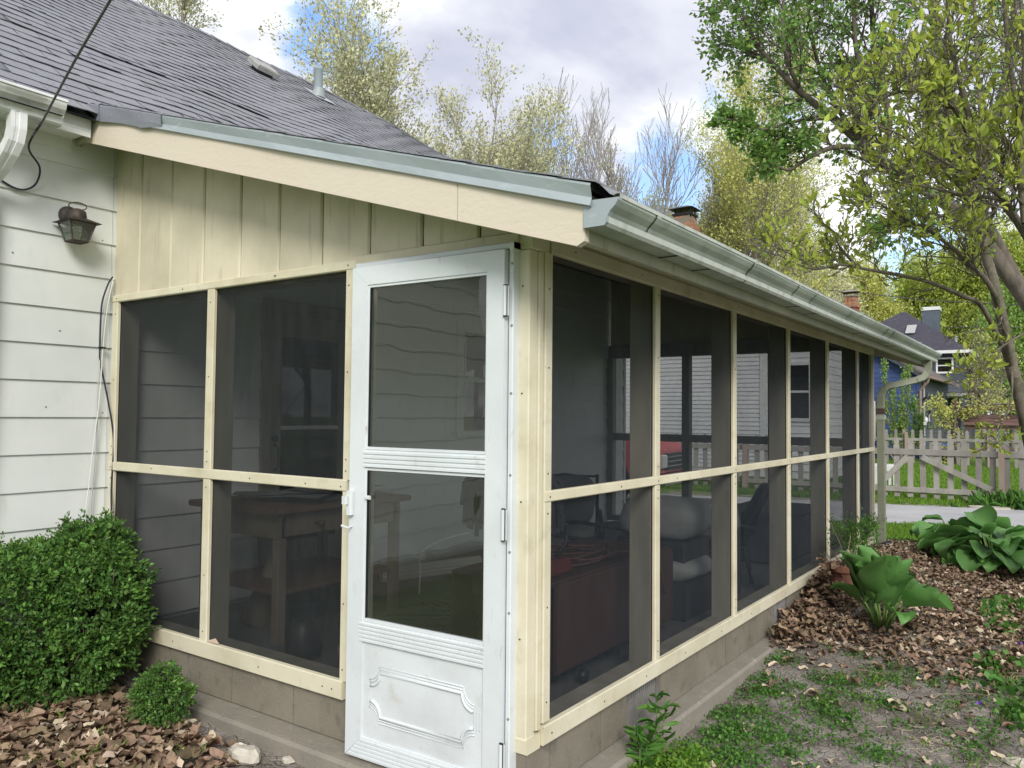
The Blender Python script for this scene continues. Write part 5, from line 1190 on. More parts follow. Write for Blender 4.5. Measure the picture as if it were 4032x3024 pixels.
# --- blue house
bl = thing('blue_house', (-7.2, 38, -0.5), 'blue clapboard house with a grey roof beyond the picket fences', 'house')
BX, BY = -3.62, 34.1; BXL = -11.0; ridge_x = (BX + BXL) / 2; ez = 3.12; sl = 0.62
rz = ez + (BX - ridge_x) * sl
bw = add('wall', B(BXL, BX, BY, 43.5, -0.5, ez, c=0), 'bluewall', bl)
clap_wall(bw, BXL, BX - 0.06, BY, -0.3, rz - 0.05, 0.215, 'bluewall', top=lambda z, a, b: (a, b) if z < ez else (ridge_x - (rz - z) / sl, ridge_x + (rz - z) / sl - 0.06))
add('gable', MB().poly([(BXL, BY + 0.01, ez), (BX, BY + 0.01, ez), (ridge_x, BY + 0.01, rz)]), 'bluewall', bl)
clap_wall(bw, BY + 0.06, 43.5, BX, -0.3, ez, 0.215, 'darkwall', axis='y')  # side wall boards take the darker blue-grey, front boards the blue
add('corner_board', B(BX - 0.06, BX + 0.03, BY - 0.03, BY + 0.06, -0.4, ez), 'bluewall', bl)
rr = MB()
for s in (1, -1):
    ex = BX + 0.35 if s == 1 else BXL - 0.35; zz = ez - 0.35 * sl
    rr.prism([(ridge_x, rz + 0.03), (ex, zz + 0.03), (ex, zz + 0.13), (ridge_x, rz + 0.13)], 'y', BY - 0.3, 43.9)
add('roof', rr, 'greyroof', bl)
add('rake_trim', MB().prism([(ridge_x, rz - 0.12), (BX + 0.33, ez - 0.34), (BX + 0.33, ez - 0.2), (ridge_x, rz + 0.02)], 'y', BY - 0.33, BY - 0.30), 'darkwall', bl)
add('gutter', MB().box(BX + 0.34, BX + 0.46, BY - 0.3, 43.9, ez - 0.26, ez - 0.14, c=0.02), 'downpink', bl)
bd = add('downspout', MB().tube([(BX + 0.40, BY - 0.1, ez - 0.25), (BX + 0.36, BY - 0.1, ez - 0.4), (BX + 0.08, BY - 0.05, ez - 0.75), (BX + 0.06, BY - 0.05, -0.4)], 0.055, 6), 'downpink', bl)
window_at(bl, -5.95, -5.35, 0.35, 1.85, BY - 0.02); add('shutter', B(-5.2, -4.95, BY - 0.06, BY - 0.025, 0.3, 1.95), 'blackplastic', bl)
for y in (36.3, 38.4, 40.6): window_at(bl, y, y + 0.8, 0.9, 2.3, BX + 0.02, axis='y', frame='darkwall')
add('electric_meter', MB().lathe([(0.13, 0), (0.13, 0.1), (0.09, 0.16), (0, 0.17)], (BX + 0.03, 35.1, 1.15), 14, (1, 0, 0)).box(BX + 0.02, BX + 0.14, 34.98, 35.22, 0.95, 1.3), 'white', bl)
add('conduit', MB().tube([(BX + 0.06, 35.1, 1.3), (BX + 0.06, 35.1, 3.0)], 0.04, 6).tube([(BX + 0.06, 35.15, 0.95), (BX + 0.06, 35.15, 0.1)], 0.04, 6), 'galv', bl)
add('wall_lamp', MB().lathe([(0.03, 0.1), (0.12, 0.0), (0.12, -0.03), (0, -0.03)], (BX + 0.16, 35.0, 2.05), 10), 'blackplastic', bl)

# --- slate-coloured two-storey house behind it
dk = thing('slate_house', (-6.5, 49, -0.5), 'slate grey two-storey house with a dark hip roof and painted chimney', 'house')
KX0, KX1, KY0, KY1 = -10.5, -3.35, 46.3, 53.5; kz = 4.82
kw = add('wall', B(KX0, KX1, KY0, KY1, -0.5, kz, c=0), 'darkwall', dk)
clap_wall(kw, KX0, KX1, KY0, 2.4, kz, 0.24, 'darkwall'); clap_wall(kw, KY0, KY1, KX1, 2.4, kz, 0.24, 'darkwall', axis='y')
kr_ = [(KX0 - 0.5, KY0 - 0.5), (KX1 + 0.5, KY0 - 0.5), (KX1 + 0.5, KY1 + 0.5), (KX0 - 0.5, KY1 + 0.5)]; pk = (-6.65,52.042,7.528); zt_ = pk[2] + 0.05
rA = (pk[0] - 0.1, (KY0 + KY1) / 2, zt_); rB = (pk[0] + 0.1, (KY0 + KY1) / 2, zt_)
e = [(x, y, kz + 0.05) for x, y in kr_]
add('roof', MB().poly([e[0], e[1], rB, rA]).poly([e[1], e[2], rB]).poly([e[2], e[3], rA, rB]).poly([e[3], e[0], rA]).poly(e[::-1]), 'darkroof', dk)
add('gutter', MB().box(KX0 - 0.55, KX1 + 0.58, KY0 - 0.6, KY0 - 0.5, kz - 0.10, kz + 0.06).box(KX1 + 0.5, KX1 + 0.6, KY0 - 0.499, KY1 + 0.5, kz - 0.10, kz + 0.06), 'white', dk)
cc = (-5.699,53.954,7.2)
km = add('chimney', MB().box(cc[0] - 0.48, cc[0] + 0.48, cc[1] - 0.45, cc[1] + 0.45, 4.0, (-5.687,53.924,8.02)[2], c=0), 'chimpaint', dk); add('chimney_cap', MB().box(cc[0] - 0.52, cc[0] + 0.52, cc[1] - 0.5, cc[1] + 0.5, (-5.687,53.924,8.02)[2] + 0.01, (-5.685,53.917,8.196)[2] + 0.05), 'white', km)
wa, wb_ = -4.411, -3.745
window_at(dk, wa, wb_, 3.762, 4.44, KY0 - 0.02)
def roofpt(x, t): return (x, KY0 - 0.5 + t * ((KY0 + KY1) / 2 - KY0 + 0.5), kz + 0.05 + t * (zt_ - kz - 0.05))
s0, s1 = -6.186, -5.684
p_ = [roofpt(s0, 0.40), roofpt(s1, 0.40), roofpt(s1, 0.60), roofpt(s0, 0.60)]
add('skylight', MB().poly([(a, b - 0.1, c + 0.1) for a, b, c in p_]), 'skylight', dk)
add('porch_roof', MB().box(KX1 - 1.0, KX1 + 1.6, KY0 - 3.5, KY0 - 0.02, 2.35, 2.5).box(KX1 + 1.3, KX1 + 1.4, KY0 - 3.4, KY0 - 3.3, -0.4, 2.35), 'white', dk)
add('vent_stub', MB().tube([(-4.387,54.324,5.995), (-4.38,54.308,6.43)], 0.09, 6), 'white', dk)

# ================================================================== picket fences
def picket_mesh(w, h, t, seed=0):
    r = random.Random(seed); hw_ = w / 2
    pr = [(-hw_, 0), (hw_, 0), (hw_, h - 0.15), (hw_ * .72, h - 0.135), (hw_ * .62, h - 0.12), (hw_ * .95, h - 0.095), (hw_ * 0.98, h - 0.07), (hw_ * .55, h - 0.025), (0, h), (-hw_ * .55, h - 0.025), (-hw_ * 0.98, h - 0.07), (-hw_ * .95, h - 0.095), (-hw_ * .62, h - 0.12), (-hw_ * .72, h - 0.135), (-hw_, h - 0.15)]
    m_ = MB().prism(pr, 'y', 0, t); me = bpy.data.meshes.new('picket'); me.from_pydata(m_.v, [], m_.f); me.update(); me.materials.append(M['fence']); return me
def fence_run(root, x0, x1, y0, y1, base, h, spacing, w, rails, back=0.0, posts=()):
    n = int(abs(x1 - x0) / spacing); me = picket_mesh(w, h, 0.02); sl_ = (y1 - y0) / (x1 - x0); rt_ = math.atan(sl_)
    for i in range(n + 1):
        x = x0 + i * spacing * (1 if x1 > x0 else -1); y = y0 + (x - x0) * sl_
        o = bpy.data.objects.new('picket', me); link(o, root)
        dz_ = rnd.uniform(-0.02, 0.015)
        o.matrix_basis = Matrix.Translation((x, y, base(x, y) + dz_)) @ Matrix.Rotation(rt_, 4, 'Z') @ Matrix.Rotation(R_(rnd.uniform(-1.0, 1.0)), 4, 'Y')
    for z0, z1 in rails:
        xa = x0
        while xa < x1 - 0.2:
            xb = min(xa + 2.4, x1); m_ = MB().box(0, (xb - xa) / math.cos(rt_) - 0.006, -0.04, -0.002, z0, z1, c=0.004)
            ya = y0 + (xa - x0) * sl_; m_.xf(Matrix.Translation((xa, ya, base(xa, ya) + rnd.uniform(-.008, .008))) @ Matrix.Rotation(rt_, 4, 'Z')); add('rail', m_, 'fence', root); xa = xb
    for xp in posts:
        yp = y0 + (xp - x0) * sl_; add('post', MB().box(xp - 0.05, xp + 0.05, yp - 0.13, yp - 0.042, base(xp, yp) - 0.1, base(xp, yp) + h - 0.10), 'fence_new', root)
FY0, FY1 = 15.8, 16.15
xg0, xg1, xpost = -1.702, -1.127, 0.456
xgm = -1.127
ff = thing('picket_fence', (0, 16, -0.45), 'nearer weathered picket fence with a braced double gate beyond the driveway', 'fence')
zr0, zr1 = -0.297, -0.193; zt0, zt1 = 0.461, 0.585
bz = lambda x, y: -0.42
hh = 0.803 + 0.42
fence_run(ff, -9.5, 5.5, FY0 - 0.05, FY0 + 0.22, bz, hh, 0.245, 0.108, [(zr0 + .42, zr1 + .42), (zt0 + .42, zt1 + .42)], posts=(-7.2, -4.6, xpost, 2.6))
def brace(xa, za, xb, zb2, y):
    d = Vector((xb - xa, 0, zb2 - za)); L_ = d.length; m_ = MB().box(0, L_, -0.03, 0, -0.055, 0.055, c=0.003)
    m_.xf(Matrix.Translation((xa, y, za)) @ Matrix.Rotation(-math.atan2(d.z, d.x), 4, 'Y')); add('brace', m_, 'fence', ff)
yb_ = 15.87
zq = zr1
brace(-1.725, zr1 + 0.04, -1.214, zt0 - 0.04, yb_ - 0.04)
brace(-0.938, zt0 - 0.03, 0.282, zr1 + 0.03, yb_ - 0.04)
ff2 = thing('picket_fence', (0, 29.8, -0.45), 'farther grey picket fence at the back of the lawn', 'fence')
h2 = 0.823 + 0.45
fence_run(ff2, -9.0, 7.5, 29.8, 29.8, lambda x, y: -0.45, h2, 0.29, 0.11, [(h2 - 0.42, h2 - 0.32), (0.35, 0.45)], posts=(-6, -3.4, -0.8, 1.8, 4.4))

# bench with lattice, stripes behind the far fence, pergola
wb = thing('white_garden_bench', (-2.117,18.863,-0.268), 'white slatted garden bench on the lawn behind the nearer fence', 'bench')
bc = Vector((-2.117,18.863,-0.268)); bc.z = -0.45
add('seat', MB().box(bc.x - 0.75, bc.x + 0.18, bc.y, bc.y + 0.5, -0.02, 0.04), 'white', wb)
add('apron', MB().box(bc.x - 0.75, bc.x + 0.18, bc.y - 0.02, bc.y, -0.08, 0.05), 'white', wb)
for k in range(9): add('slat', MB().box(bc.x - 0.72 + k * 0.105, bc.x - 0.66 + k * 0.105, bc.y - 0.015, bc.y, -0.42, -0.08, c=0), 'white', wb)
add('armrest', MB().box(bc.x - 0.78, bc.x + 0.22, bc.y, bc.y + 0.1, 0.05, 0.10), 'white', wb)
bs = Vector((-2.641,32.815,-0.057)); bb = thing('striped_cushion', (bs.x, bs.y, -0.4), 'blue and white striped cushion on a dark seat behind the farther fence', 'cushion')
add('cover', MB().box(bs.x - 0.34, bs.x + 0.3, bs.y, bs.y + 0.3, -0.12, 0.22, c=0.05), 'bluestripe', bb); add('stripe', MB().box(bs.x - 0.36, bs.x + 0.32, bs.y - 0.01, bs.y + 0.29, 0.02, 0.10, c=0.02), 'bluelight', bb); add('seat_base', MB().box(bs.x - 0.4, bs.x + 0.45, bs.y + 0.02, bs.y + 0.4, -0.45, -0.13), 'blackplastic', bb)
pgx0 = -1.259; pg = thing('arbor', (0.2, 25.5, -0.45), 'brown stained garden arbor with sloping boards beyond the far fence', 'arbor')
pz0, pz1 = 1.003, 1.394; pgx0 = -1.736
for k in range(3): 
    t0, t1 = k / 3, (k + 1) / 3
    add('board', MB().prism([(31.3 + 0.5 * t0, pz0 + (pz1 - pz0) * t0), (31.3 + 0.5 * t1, pz0 + (pz1 - pz0) * t1 - 0.012), (31.34 + 0.5 * t1, pz0 + (pz1 - pz0) * t1 - 0.01), (31.34 + 0.5 * t0, pz0 + (pz1 - pz0) * t0 - 0.03)], 'x', pgx0, pgx0 + 6.5), 'pergola', pg)
add('beam', MB().box(pgx0 + 0.05, pgx0 + 6.4, 31.4, 31.5, pz0 - 0.14, pz0 - 0.04), 'pergola', pg); add('beam', MB().box(pgx0 + 0.02, pgx0 + 6.4, 31.4, 31.5, 0.05, 0.16), 'pergola', pg)
add('beam', MB().box(pgx0 + 0.02, pgx0 + 6.4, 31.4, 31.5, -0.16, -0.04), 'pergola', pg)
for k in range(11): add('post', MB().box(pgx0 + 0.1 + k * 0.6, pgx0 + 0.18 + k * 0.6, 31.41, 31.49, -0.45, pz0 - 0.04, c=0), 'pergola', pg)
add('post', MB().box(pgx0 - 0.32, pgx0 - 0.2, 31.5, 31.6, -0.45, 2.0), 'pergola', pg)
add('lattice_beam', MB().box(pgx0 - 0.9, pgx0 + 6.4, 32.0, 32.1, 1.55, 1.7), 'pergola', pg)
# flat stone by the gate post, a distant pair of overhead wires
st = Vector((0.362,14.734,-0.42)); sm = MB(); r = random.Random(9)
ring = [(st.x + 0.36 * math.cos(a) * r.uniform(.85, 1.1), st.y - 0.1 + 0.2 * math.sin(a) * r.uniform(.85, 1.1)) for a in np.linspace(0, 6.28, 13)[:-1]]
sm.prism(ring, 'z', -0.44, -0.385); add('flat_stone', sm, 'whitestone', label='flat pale stone lying at the foot of the gate post', cat='stone')
cable('overhead_wire', [(-10.505,42.546,8.355), (-7.666,42.126,7.813), (-4.383,42.024,7.161), (-1.741,41.459,6.736), (-0.214,41.32,6.543), (2.969,39.908,6.204)], 0.022, 'wirecable', 'thin dark overhead wire crossing the far yellow-green trees', 'wire', n=4, sub=3)
cable('overhead_wire', [(-4.305,48.241,6.347), (-2.205,47.281,6.19), (-0.483,47.278,6.044), (2.235,46.76,5.751)], 0.02, 'wirecable', 'thin overhead wire to the right of the dark hip roof', 'wire', n=4, sub=3)

# ================================================================== trees
def tubes_np(P0, P1, R0, R1, n):
    P0, P1 = np.asarray(P0, float), np.asarray(P1, float); R0, R1 = np.asarray(R0)[:, None], np.asarray(R1)[:, None]
    d = P1 - P0; d /= np.maximum(np.linalg.norm(d, axis=1, keepdims=True), 1e-9)
    a = np.where(np.abs(d[:, 2:3]) < 0.9, np.array([[0, 0, 1.0]]), np.array([[1.0, 0, 0]])); u = np.cross(d, a); u /= np.linalg.norm(u, axis=1, keepdims=True); w = np.cross(d, u)
    V = []
    for P, R in ((P0, R0), (P1, R1)):
        for k in range(n):
            an = 2 * math.pi * k / n; V.append(P + (u * math.cos(an) + w * math.sin(an)) * R)
    V = np.stack(V, 1); N = len(P0); base = (np.arange(N) * 2 * n)[:, None]
    Fq = np.concatenate([base + np.array([[k, (k + 1) % n, n + (k + 1) % n, n + k]]) for k in range(n)], 0)
    return V.reshape(-1, 3), Fq
def leaves_np(P, Dr, size, rng, asp=0.45, up=0.3, fold=0.15, jitter=0.0, szvar=0.35, quad=True):
    P = np.asarray(P, float); N = len(P); Dr = np.asarray(Dr, float)
    d = Dr + rng.normal(0, 0.7, (N, 3)) + np.array([0, 0, up]); d /= np.maximum(np.linalg.norm(d, axis=1, keepdims=True), 1e-9)
    r = rng.normal(0, 1, (N, 3)); s = np.cross(d, r); s /= np.maximum(np.linalg.norm(s, axis=1, keepdims=True), 1e-9); n = np.cross(s, d)
    L = size * (1 + rng.uniform(-szvar, szvar, (N, 1))); P = P + rng.normal(0, 1, (N, 3)) * jitter
    b = P; t = P + d * L; m1 = P + d * L * 0.48
    l = m1 + s * L * asp * 0.5 + n * L * fold; rr_ = m1 - s * L * asp * 0.5 + n * L * fold
    if quad:
        V = np.stack([b, rr_, t, l], 1).reshape(-1, 3); F = (np.arange(N) * 4)[:, None] + np.array([[0, 1, 2, 3]]); return V, F
    m = m1 + n * L * 0.02; t = t - n * L * 0.12
    l2 = P + d * L * 0.8 + s * L * asp * 0.34 + n * L * fold * .6; r2 = P + d * L * 0.8 - s * L * asp * 0.34 + n * L * fold * .6
    V = np.stack([b, rr_, r2, t, l2, l, m], 1).reshape(-1, 3); F = []
    o = (np.arange(N) * 7)[:, None]
    F = np.concatenate([o + np.array([[0, 1, 6, 5]]), o + np.array([[6, 1, 2, 3]]), o + np.array([[6, 3, 4, 5]])], 0)
    return V, F
class Grow:
    def __init__(s, seed): s.r = random.Random(seed); s.seg = {}; s.tips = []
    def add(s, lev, p, q, r0, r1): s.seg.setdefault(lev, []).append((tuple(p), tuple(q), r0, r1))
    def rv(s): return Vector((s.r.gauss(0, 1), s.r.gauss(0, 1), s.r.gauss(0, 1)))
    def path(s, pts, r0, r1, lev, P, sub=3):
        """manual limb through given points, children along it"""
        pts = [Vector(p) for p in pts]; full = []
        for i in range(len(pts) - 1):
            a0, a, b, b0 = pts[max(i - 1, 0)], pts[i], pts[i + 1], pts[min(i + 2, len(pts) - 1)]
            for k in range(sub):
                t = k / sub; full.append(0.5 * ((2 * a) + (-a0 + b) * t + (2 * a0 - 5 * a + 4 * b - b0) * t * t + (-a0 + 3 * a - 3 * b + b0) * t ** 3))
        full.append(pts[-1]); n = len(full) - 1; tot = sum((full[i + 1] - full[i]).length for i in range(n))
        for i in range(n):
            ra = r0 + (r1 - r0) * i / n; rb_ = r0 + (r1 - r0) * (i + 1) / n; s.add(lev, full[i], full[i + 1], ra, rb_)
            d = (full[i + 1] - full[i]).normalized()
            if i / n >= P.get('start', 0.25):
                for _ in range(int(round(P['kids'][0])) if s.r.random() < P.get('prob', 0.8) else 0):
                    s.child(full[i + 1], d, P['len0'] * (1.1 - 0.5 * i / n), rb_ * P.get('rr', 0.5), 1, P)
        s.tip(full[-1], (full[-1] - full[-2]).normalized())
        s.br(full[-1], (full[-1] - full[-2]).normalized(), P['len0'] * 0.8, r1, 1, P)
    def tip(s, p, d): s.tips.append((tuple(p), tuple(d)))
    def child(s, p, d, L, r, lev, P):
        ang = R_(s.r.uniform(*P.get('ang', (30, 60)))); ax = d.cross(s.rv()).normalized(); nd_ = (Matrix.Rotation(ang, 3, ax) @ d)
        nd_ = (nd_ + Vector(P.get('bias', (0, 0, 0.15)))).normalized(); s.br(p, nd_, L * s.r.uniform(0.7, 1.15), r, lev, P)
    def br(s, p, d, L, r, lev, P):
        mx_ = P['levels']; n = P['nseg'][min(lev, len(P['nseg']) - 1)]; r1 = max(r * 0.35, P.get('rmin', 0.004)); wig = P.get('wig', 0.22)
        for i in range(n):
            d = (d + s.rv() * wig * 0.45 + Vector((0, 0, P.get('trop', 0.06)))).normalized(); q = p + d * (L / n)
            ra = r + (r1 - r) * i / n; rb_ = r + (r1 - r) * (i + 1) / n; s.add(lev, p, q, ra, rb_); p = q
            if lev < mx_:
                k = P['kids'][min(lev, len(P['kids']) - 1)]
                if i >= P.get('skip', 1) or lev > 0:
                    kk = int(k) + (1 if s.r.random() < k - int(k) else 0)
                    for _ in range(kk): s.child(p, d, L * P.get('ratio', 0.55) * (1.15 - 0.4 * i / n), rb_ * 0.7, lev + 1, P)
            if lev >= P.get('leaflev', mx_): s.tip(p, d)
        s.tip(p, d)
    def build(s, root, barkname, barkmat, sides=(8, 6, 4, 3, 3), trunk_levels=(0,)):
        for nm, levs in (('trunk', [l for l in s.seg if l in trunk_levels]), ('branches', [l for l in s.seg if l not in trunk_levels])):
            Vs, Fs, base = [], [], 0
            for l in levs:
                A = s.seg[l]; V, F = tubes_np([a[0] for a in A], [a[1] for a in A], [a[2] for a in A], [a[3] for a in A], sides[min(l, len(sides) - 1)]); Vs.append(V); Fs.append(F + base); base += len(V)
            if Vs: add_np(nm, np.concatenate(Vs), np.concatenate(Fs), barkmat, root, smooth=True)
def crown(root, G, matn, size, per, seed, name='crown', **k):
    rng = np.random.RandomState(seed); T = np.array([t[0] for t in G.tips]); Dd = np.array([t[1] for t in G.tips])
    keep = k.pop('keep', 1.0)
    if keep < 1: sel = rng.rand(len(T)) < keep; T, Dd = T[sel], Dd[sel]
    T = np.repeat(T, per, 0); Dd = np.repeat(Dd, per, 0)
    V, F = leaves_np(T, Dd, size, rng, **k); add_np(name, V, F, matn, root)
def auto_tree(name, label, base, H, P, barkm, leafm, size, per, seed, group=None, jitter=0.2, keep=1.0, lean=(0, 0), split=1, asp=0.6, cat='tree'):
    root = thing(name, base, label, cat, group); G = Grow(seed); b = Vector(base)
    tr = P.get('trunk', 0.35)
    for k in range(split):
        a = k * 2.4 + seed; off = Vector((math.cos(a), math.sin(a), 0)) * (0.0 if split == 1 else 0.10 * H)
        top = b + Vector((lean[0] * H, lean[1] * H, H * (0.80 if k == 0 else 0.68))) + off * 1.6
        G.path([b + off * 0.02, b.lerp(top, 0.3) + off * 0.15, b.lerp(top, 0.65) + G.rv() * 0.012 * H, top], P['r0'] * (1 if k == 0 else .7), P['r0'] * 0.16, 0, P, sub=4)
    G.build(root, 'trunk', barkm)
    if leafm: crown(root, G, leafm, size, per, seed, jitter=jitter, keep=keep, asp=asp)
    return root, G
deg = lambda x, y: hz(x, y)
def gb(t): return (t[0], t[1], hz(t[0], t[1]))
PT = dict(levels=3, kids=(2, 1.5, 1.2), nseg=(6, 5, 4, 3), len0=3.2, ratio=0.55, start=0.22, prob=0.95, r0=0.20, leaflev=2, wig=0.24, trop=0.07, ang=(25, 55), bias=(0, 0, 0.22))
auto_tree('catkin_tree', 'tall pale catkin-covered tree rising behind the roof ridge', gb((-13.3,13.968,1.142)), 10.8, dict(PT, len0=4.2, kids=(2, 1.6, 1.3)), 'bark_far', 'leaf_catkin', 0.085, 8, 11, jitter=0.10, keep=0.85, split=3)
auto_tree('catkin_tree', 'pale leafing tree cut off by the top edge above the roof', gb((-17.75,9.605,1.088)), 16.5, dict(PT, len0=3.3, start=0.35), 'bark_far', 'leaf_catkin', 0.085, 9, 12, jitter=0.12, keep=0.9)
auto_tree('catkin_tree', 'lower pale tree filling the gap left of the bare tree', gb((-14.033,17.125,1.146)), 9.6, dict(PT, len0=3.4, kids=(2, 1.8, 1.4)), 'bark_far', 'leaf_catkin', 0.085, 7, 13, jitter=0.13, keep=0.8, split=2)
PB = dict(PT, len0=2.6, levels=3, kids=(2, 1.6, 1.5), ang=(18, 38), trop=0.12, r0=0.16, rmin=0.012, wig=0.14, bias=(0, 0, 0.3))
auto_tree('bare_tree', 'leafless fan-shaped tree with fine pale twigs above the porch roof', gb((-12.9,24.047,1.179)), 13.8, dict(PB, len0=3.6, ang=(22, 42), kids=(2, 1.6, 1.6)), 'twig_pale', None, 0, 0, 21, split=3)
auto_tree('bare_tree', 'leafless tree with upright twigs just left of the yellow-green tree', gb((-11.547,26.226,1.199)), 11.8, dict(PB, len0=2.5, kids=(2, 1.6, 1.6)), 'twig_pale', 'leaf_catkin', 0.08, 1, 23, split=2, keep=0.3)
auto_tree('bare_tree', 'small bare sapling top showing over the rake edge', gb((-13.723,21.017,1.162)), 9.0, dict(PB, len0=1.4), 'twig_pale', None, 0, 0, 24)
PY = dict(PT, len0=3.0, ang=(25, 50), r0=0.18, kids=(2, 1.6, 1.3))
auto_tree('maple_tree', 'broad yellow-green tree in the middle distance above the gutter', gb((-8.478,24.716,1.221)), 13.8, dict(PY, len0=3.7, kids=(2, 1.6, 1.2)), 'bark_far', 'leaf_yg', 0.09, 6, 31, jitter=0.16, split=2)
auto_tree('maple_tree', 'hazy pale green tree right of the brick chimney', gb((-10.444,27.003,1.211)), 11.6, dict(PY, len0=2.6, kids=(2, 1.7, 1.3)), 'bark_far', 'leaf_yg', 0.09, 5, 32, jitter=0.16, split=2, keep=0.8)
auto_tree('maple_tree', 'thin brownish tree between the yellow-green tree and the big maple', gb((-7.351,27.96,1.242)), 11.4, dict(PY, len0=2.4, kids=(2, 1.7, 1.3)), 'bark_far', 'leaf_catkin', 0.085, 5, 33, jitter=0.12, split=2, keep=0.7)
far = [((1790, 58), 11.0, 'leaf_catkin', 'pale distant tree behind the second brick chimney'), ((1890, 62), 12.2, 'leaf_yg', 'hazy distant tree left of the slate house roof'),
       ((2000, 64), 13.2, 'leaf_ygb', 'bright spring tree behind the slate painted chimney'), ((2075, 60), 13.5, 'leaf_ygb', 'bright spring tree right of the slate painted chimney'), ((2150, 58), 14.0, 'leaf_ygb', 'tall bright tree behind the magnolia trunk'),
       ((2235, 56), 13.5, 'leaf_ygb', 'bright tree at the right edge behind the magnolia'), ((2110, 72), 11, 'leaf_fargreen', 'deep green tree low behind the arbor'), ((2190, 46), 8.0, 'leaf_fargreen', 'fresh green tree beside the slate house'), ((2320, 52), 12.5, 'leaf_ygb', 'bright tree just beyond the right edge')]
PF = dict(PT, len0=4.0, kids=(2, 1.6, 1.3), start=0.12, r0=0.26)
for i, ((u_, d_), H_, lm_, lab) in enumerate(far):
    pos = {0: (-12.994,58.27,1.292), 1: (-11.063,64.53,1.331), 2: (-8.135,69.045,1.372), 3: (-5.389,66.082,1.386), 4: (-3.092,65.253,1.404), 5: (-0.671,64.511,1.423), 6: (-5.601,80.629,1.433), 7: (-1.24,51.863,1.376), 8: (1.59,61.207,1.433)}[i]
    auto_tree('spring_tree', lab, gb(pos), H_, PF if i != 7 else dict(PF, len0=2.4), 'bark_far', lm_, 0.19, 8, 41 + i, jitter=0.42, group='spring trees beyond the houses')
auto_tree('forked_tree', 'small forked tree with yellow tufts right of the slate house', gb((-1.856,41.632,1.337)), 5.6, dict(PT, len0=1.5, r0=0.16), 'bark_far', 'leaf_yg', 0.09, 2, 61, jitter=0.10, split=2, keep=0.16)
# columnar tree before the blue house
ct = thing('columnar_tree', gb((-3.902,31.616,1.285)), 'slim upright light green tree in front of the blue house', 'tree'); G = Grow(5); cb = Vector(gb((-3.991,32.166,1.286)))
Pc = dict(levels=2, kids=(3, 2), nseg=(4, 3, 3), len0=0.42, ratio=0.5, start=0.05, prob=1, leaflev=1, ang=(12, 30), trop=0.25, bias=(0, 0, 0.6), wig=0.15)
for du, H_ in ((-0.55, 4.1), (-0.25, 3.0), (0.1, 3.7), (0.35, 4.25), (0.0, 2.2), (0.75, 1.7), (-0.75, 1.5), (0.55, 2.4)):
    G.path([cb + Vector((du * .3, 0, 0)), cb + Vector((du * .8, 0.05, H_ * .4)), cb + Vector((du, 0, H_ * .85))], 0.035, 0.008, 0, Pc, sub=5)
G.build(ct, 'trunk', 'bark_far', sides=(5, 3, 3)); crown(ct, G, 'leaf_fargreen', 0.08, 3, 71, jitter=0.05, asp=0.7, keep=0.3)
# vine on the arbor
vn = thing('climbing_vine', (pgx0, 32, 0), 'straggly yellow-leaved vine spilling over the brown arbor', 'vine'); G = Grow(6)
Pv = dict(levels=2, kids=(1.6, 1), nseg=(4, 3), len0=0.42, ratio=0.6, start=0.0, prob=0.9, leaflev=1, ang=(40, 90), trop=-0.03, bias=(0, 0, 0.0), wig=0.5)
vx = pgx0
G.path([(vx - 0.25, 31.4, -0.4), (vx - 0.3, 31.4, 0.8), (vx - 0.1, 31.4, 1.6), (vx + 1, 31.4, 1.75), (vx + 2.6, 31.4, 1.8), (vx + 5, 31.4, 1.7)], 0.05, 0.02, 0, Pv, sub=5)
G.path([(vx - 0.3, 31.4, 0.9), (vx - 0.8, 31.4, 1.4), (vx - 0.9, 31.4, 1.7)], 0.03, 0.01, 0, Pv, sub=4)
G.build(vn, 'trunk', 'bark', sides=(5, 3, 3)); crown(vn, G, 'leaf_yg', 0.10, 2, 72, jitter=0.06, asp=0.7)

# --- the large silver maple on the right
mpl = thing('silver_maple', gb((1.695,14.744,1.279)), 'large green maple reaching in from the right edge above the gutter', 'tree'); G = Grow(101)
Pm = dict(levels=3, kids=(1, 1.5, 1.0), nseg=(4, 5, 4, 3), len0=1.1, ratio=0.58, start=0.15, prob=0.78, leaflev=2, ang=(28, 62), trop=0.02, bias=(-0.05, 0, 0.08), wig=0.30, rr=0.5)
Pt = dict(Pm, start=2)     # bare stretches
tb_ = Vector(gb((1.695,14.744,1.279)))
G.path([tuple(tb_), (1.446,14.515,2.413), (1.026,14.181,3.22), (0.476,13.747,4.187)], 0.16, 0.13, 0, dict(Pt), sub=3)
G.path([(1.026,14.181,3.22), (0.545,13.788,4.35), (0.276,13.322,5.023), (0.027,12.837,6.384), (-0.182,12.379,7.781), (-0.255,12.007,9.366)], 0.12, 0.06, 0, dict(Pm, len0=1.4), sub=3)
G.path([(0.476,13.747,4.187), (0.108,13.218,4.701), (-0.443,12.319,5.137), (-0.888,11.625,5.408), (-1.081,11.356,5.615)], 0.11, 0.085, 0, dict(Pm, start=0.2, len0=1.2), sub=3)
G.path([(-1.081,11.356,5.615), (-1.481,10.93,6.063), (-1.846,10.535,6.392), (-2.097,10.221,6.694), (-2.407,9.859,7.144), (-2.545,9.617,7.603)], 0.075, 0.02, 0, Pm, sub=4)
G.path([(-1.081,11.356,5.615), (-1.003,11.263,6.18), (-1.083,11.058,6.734), (-1.141,10.861,7.427), (-1.073,10.737,8.474)], 0.06, 0.025, 0, Pm, sub=4)
G.path([(-1.081,11.356,5.615), (-1.488,10.948,5.591), (-1.804,10.493,5.321), (-2.018,10.228,5.118), (-2.253,9.932,5.287)], 0.05, 0.015, 0, dict(Pm, len0=0.45), sub=3)
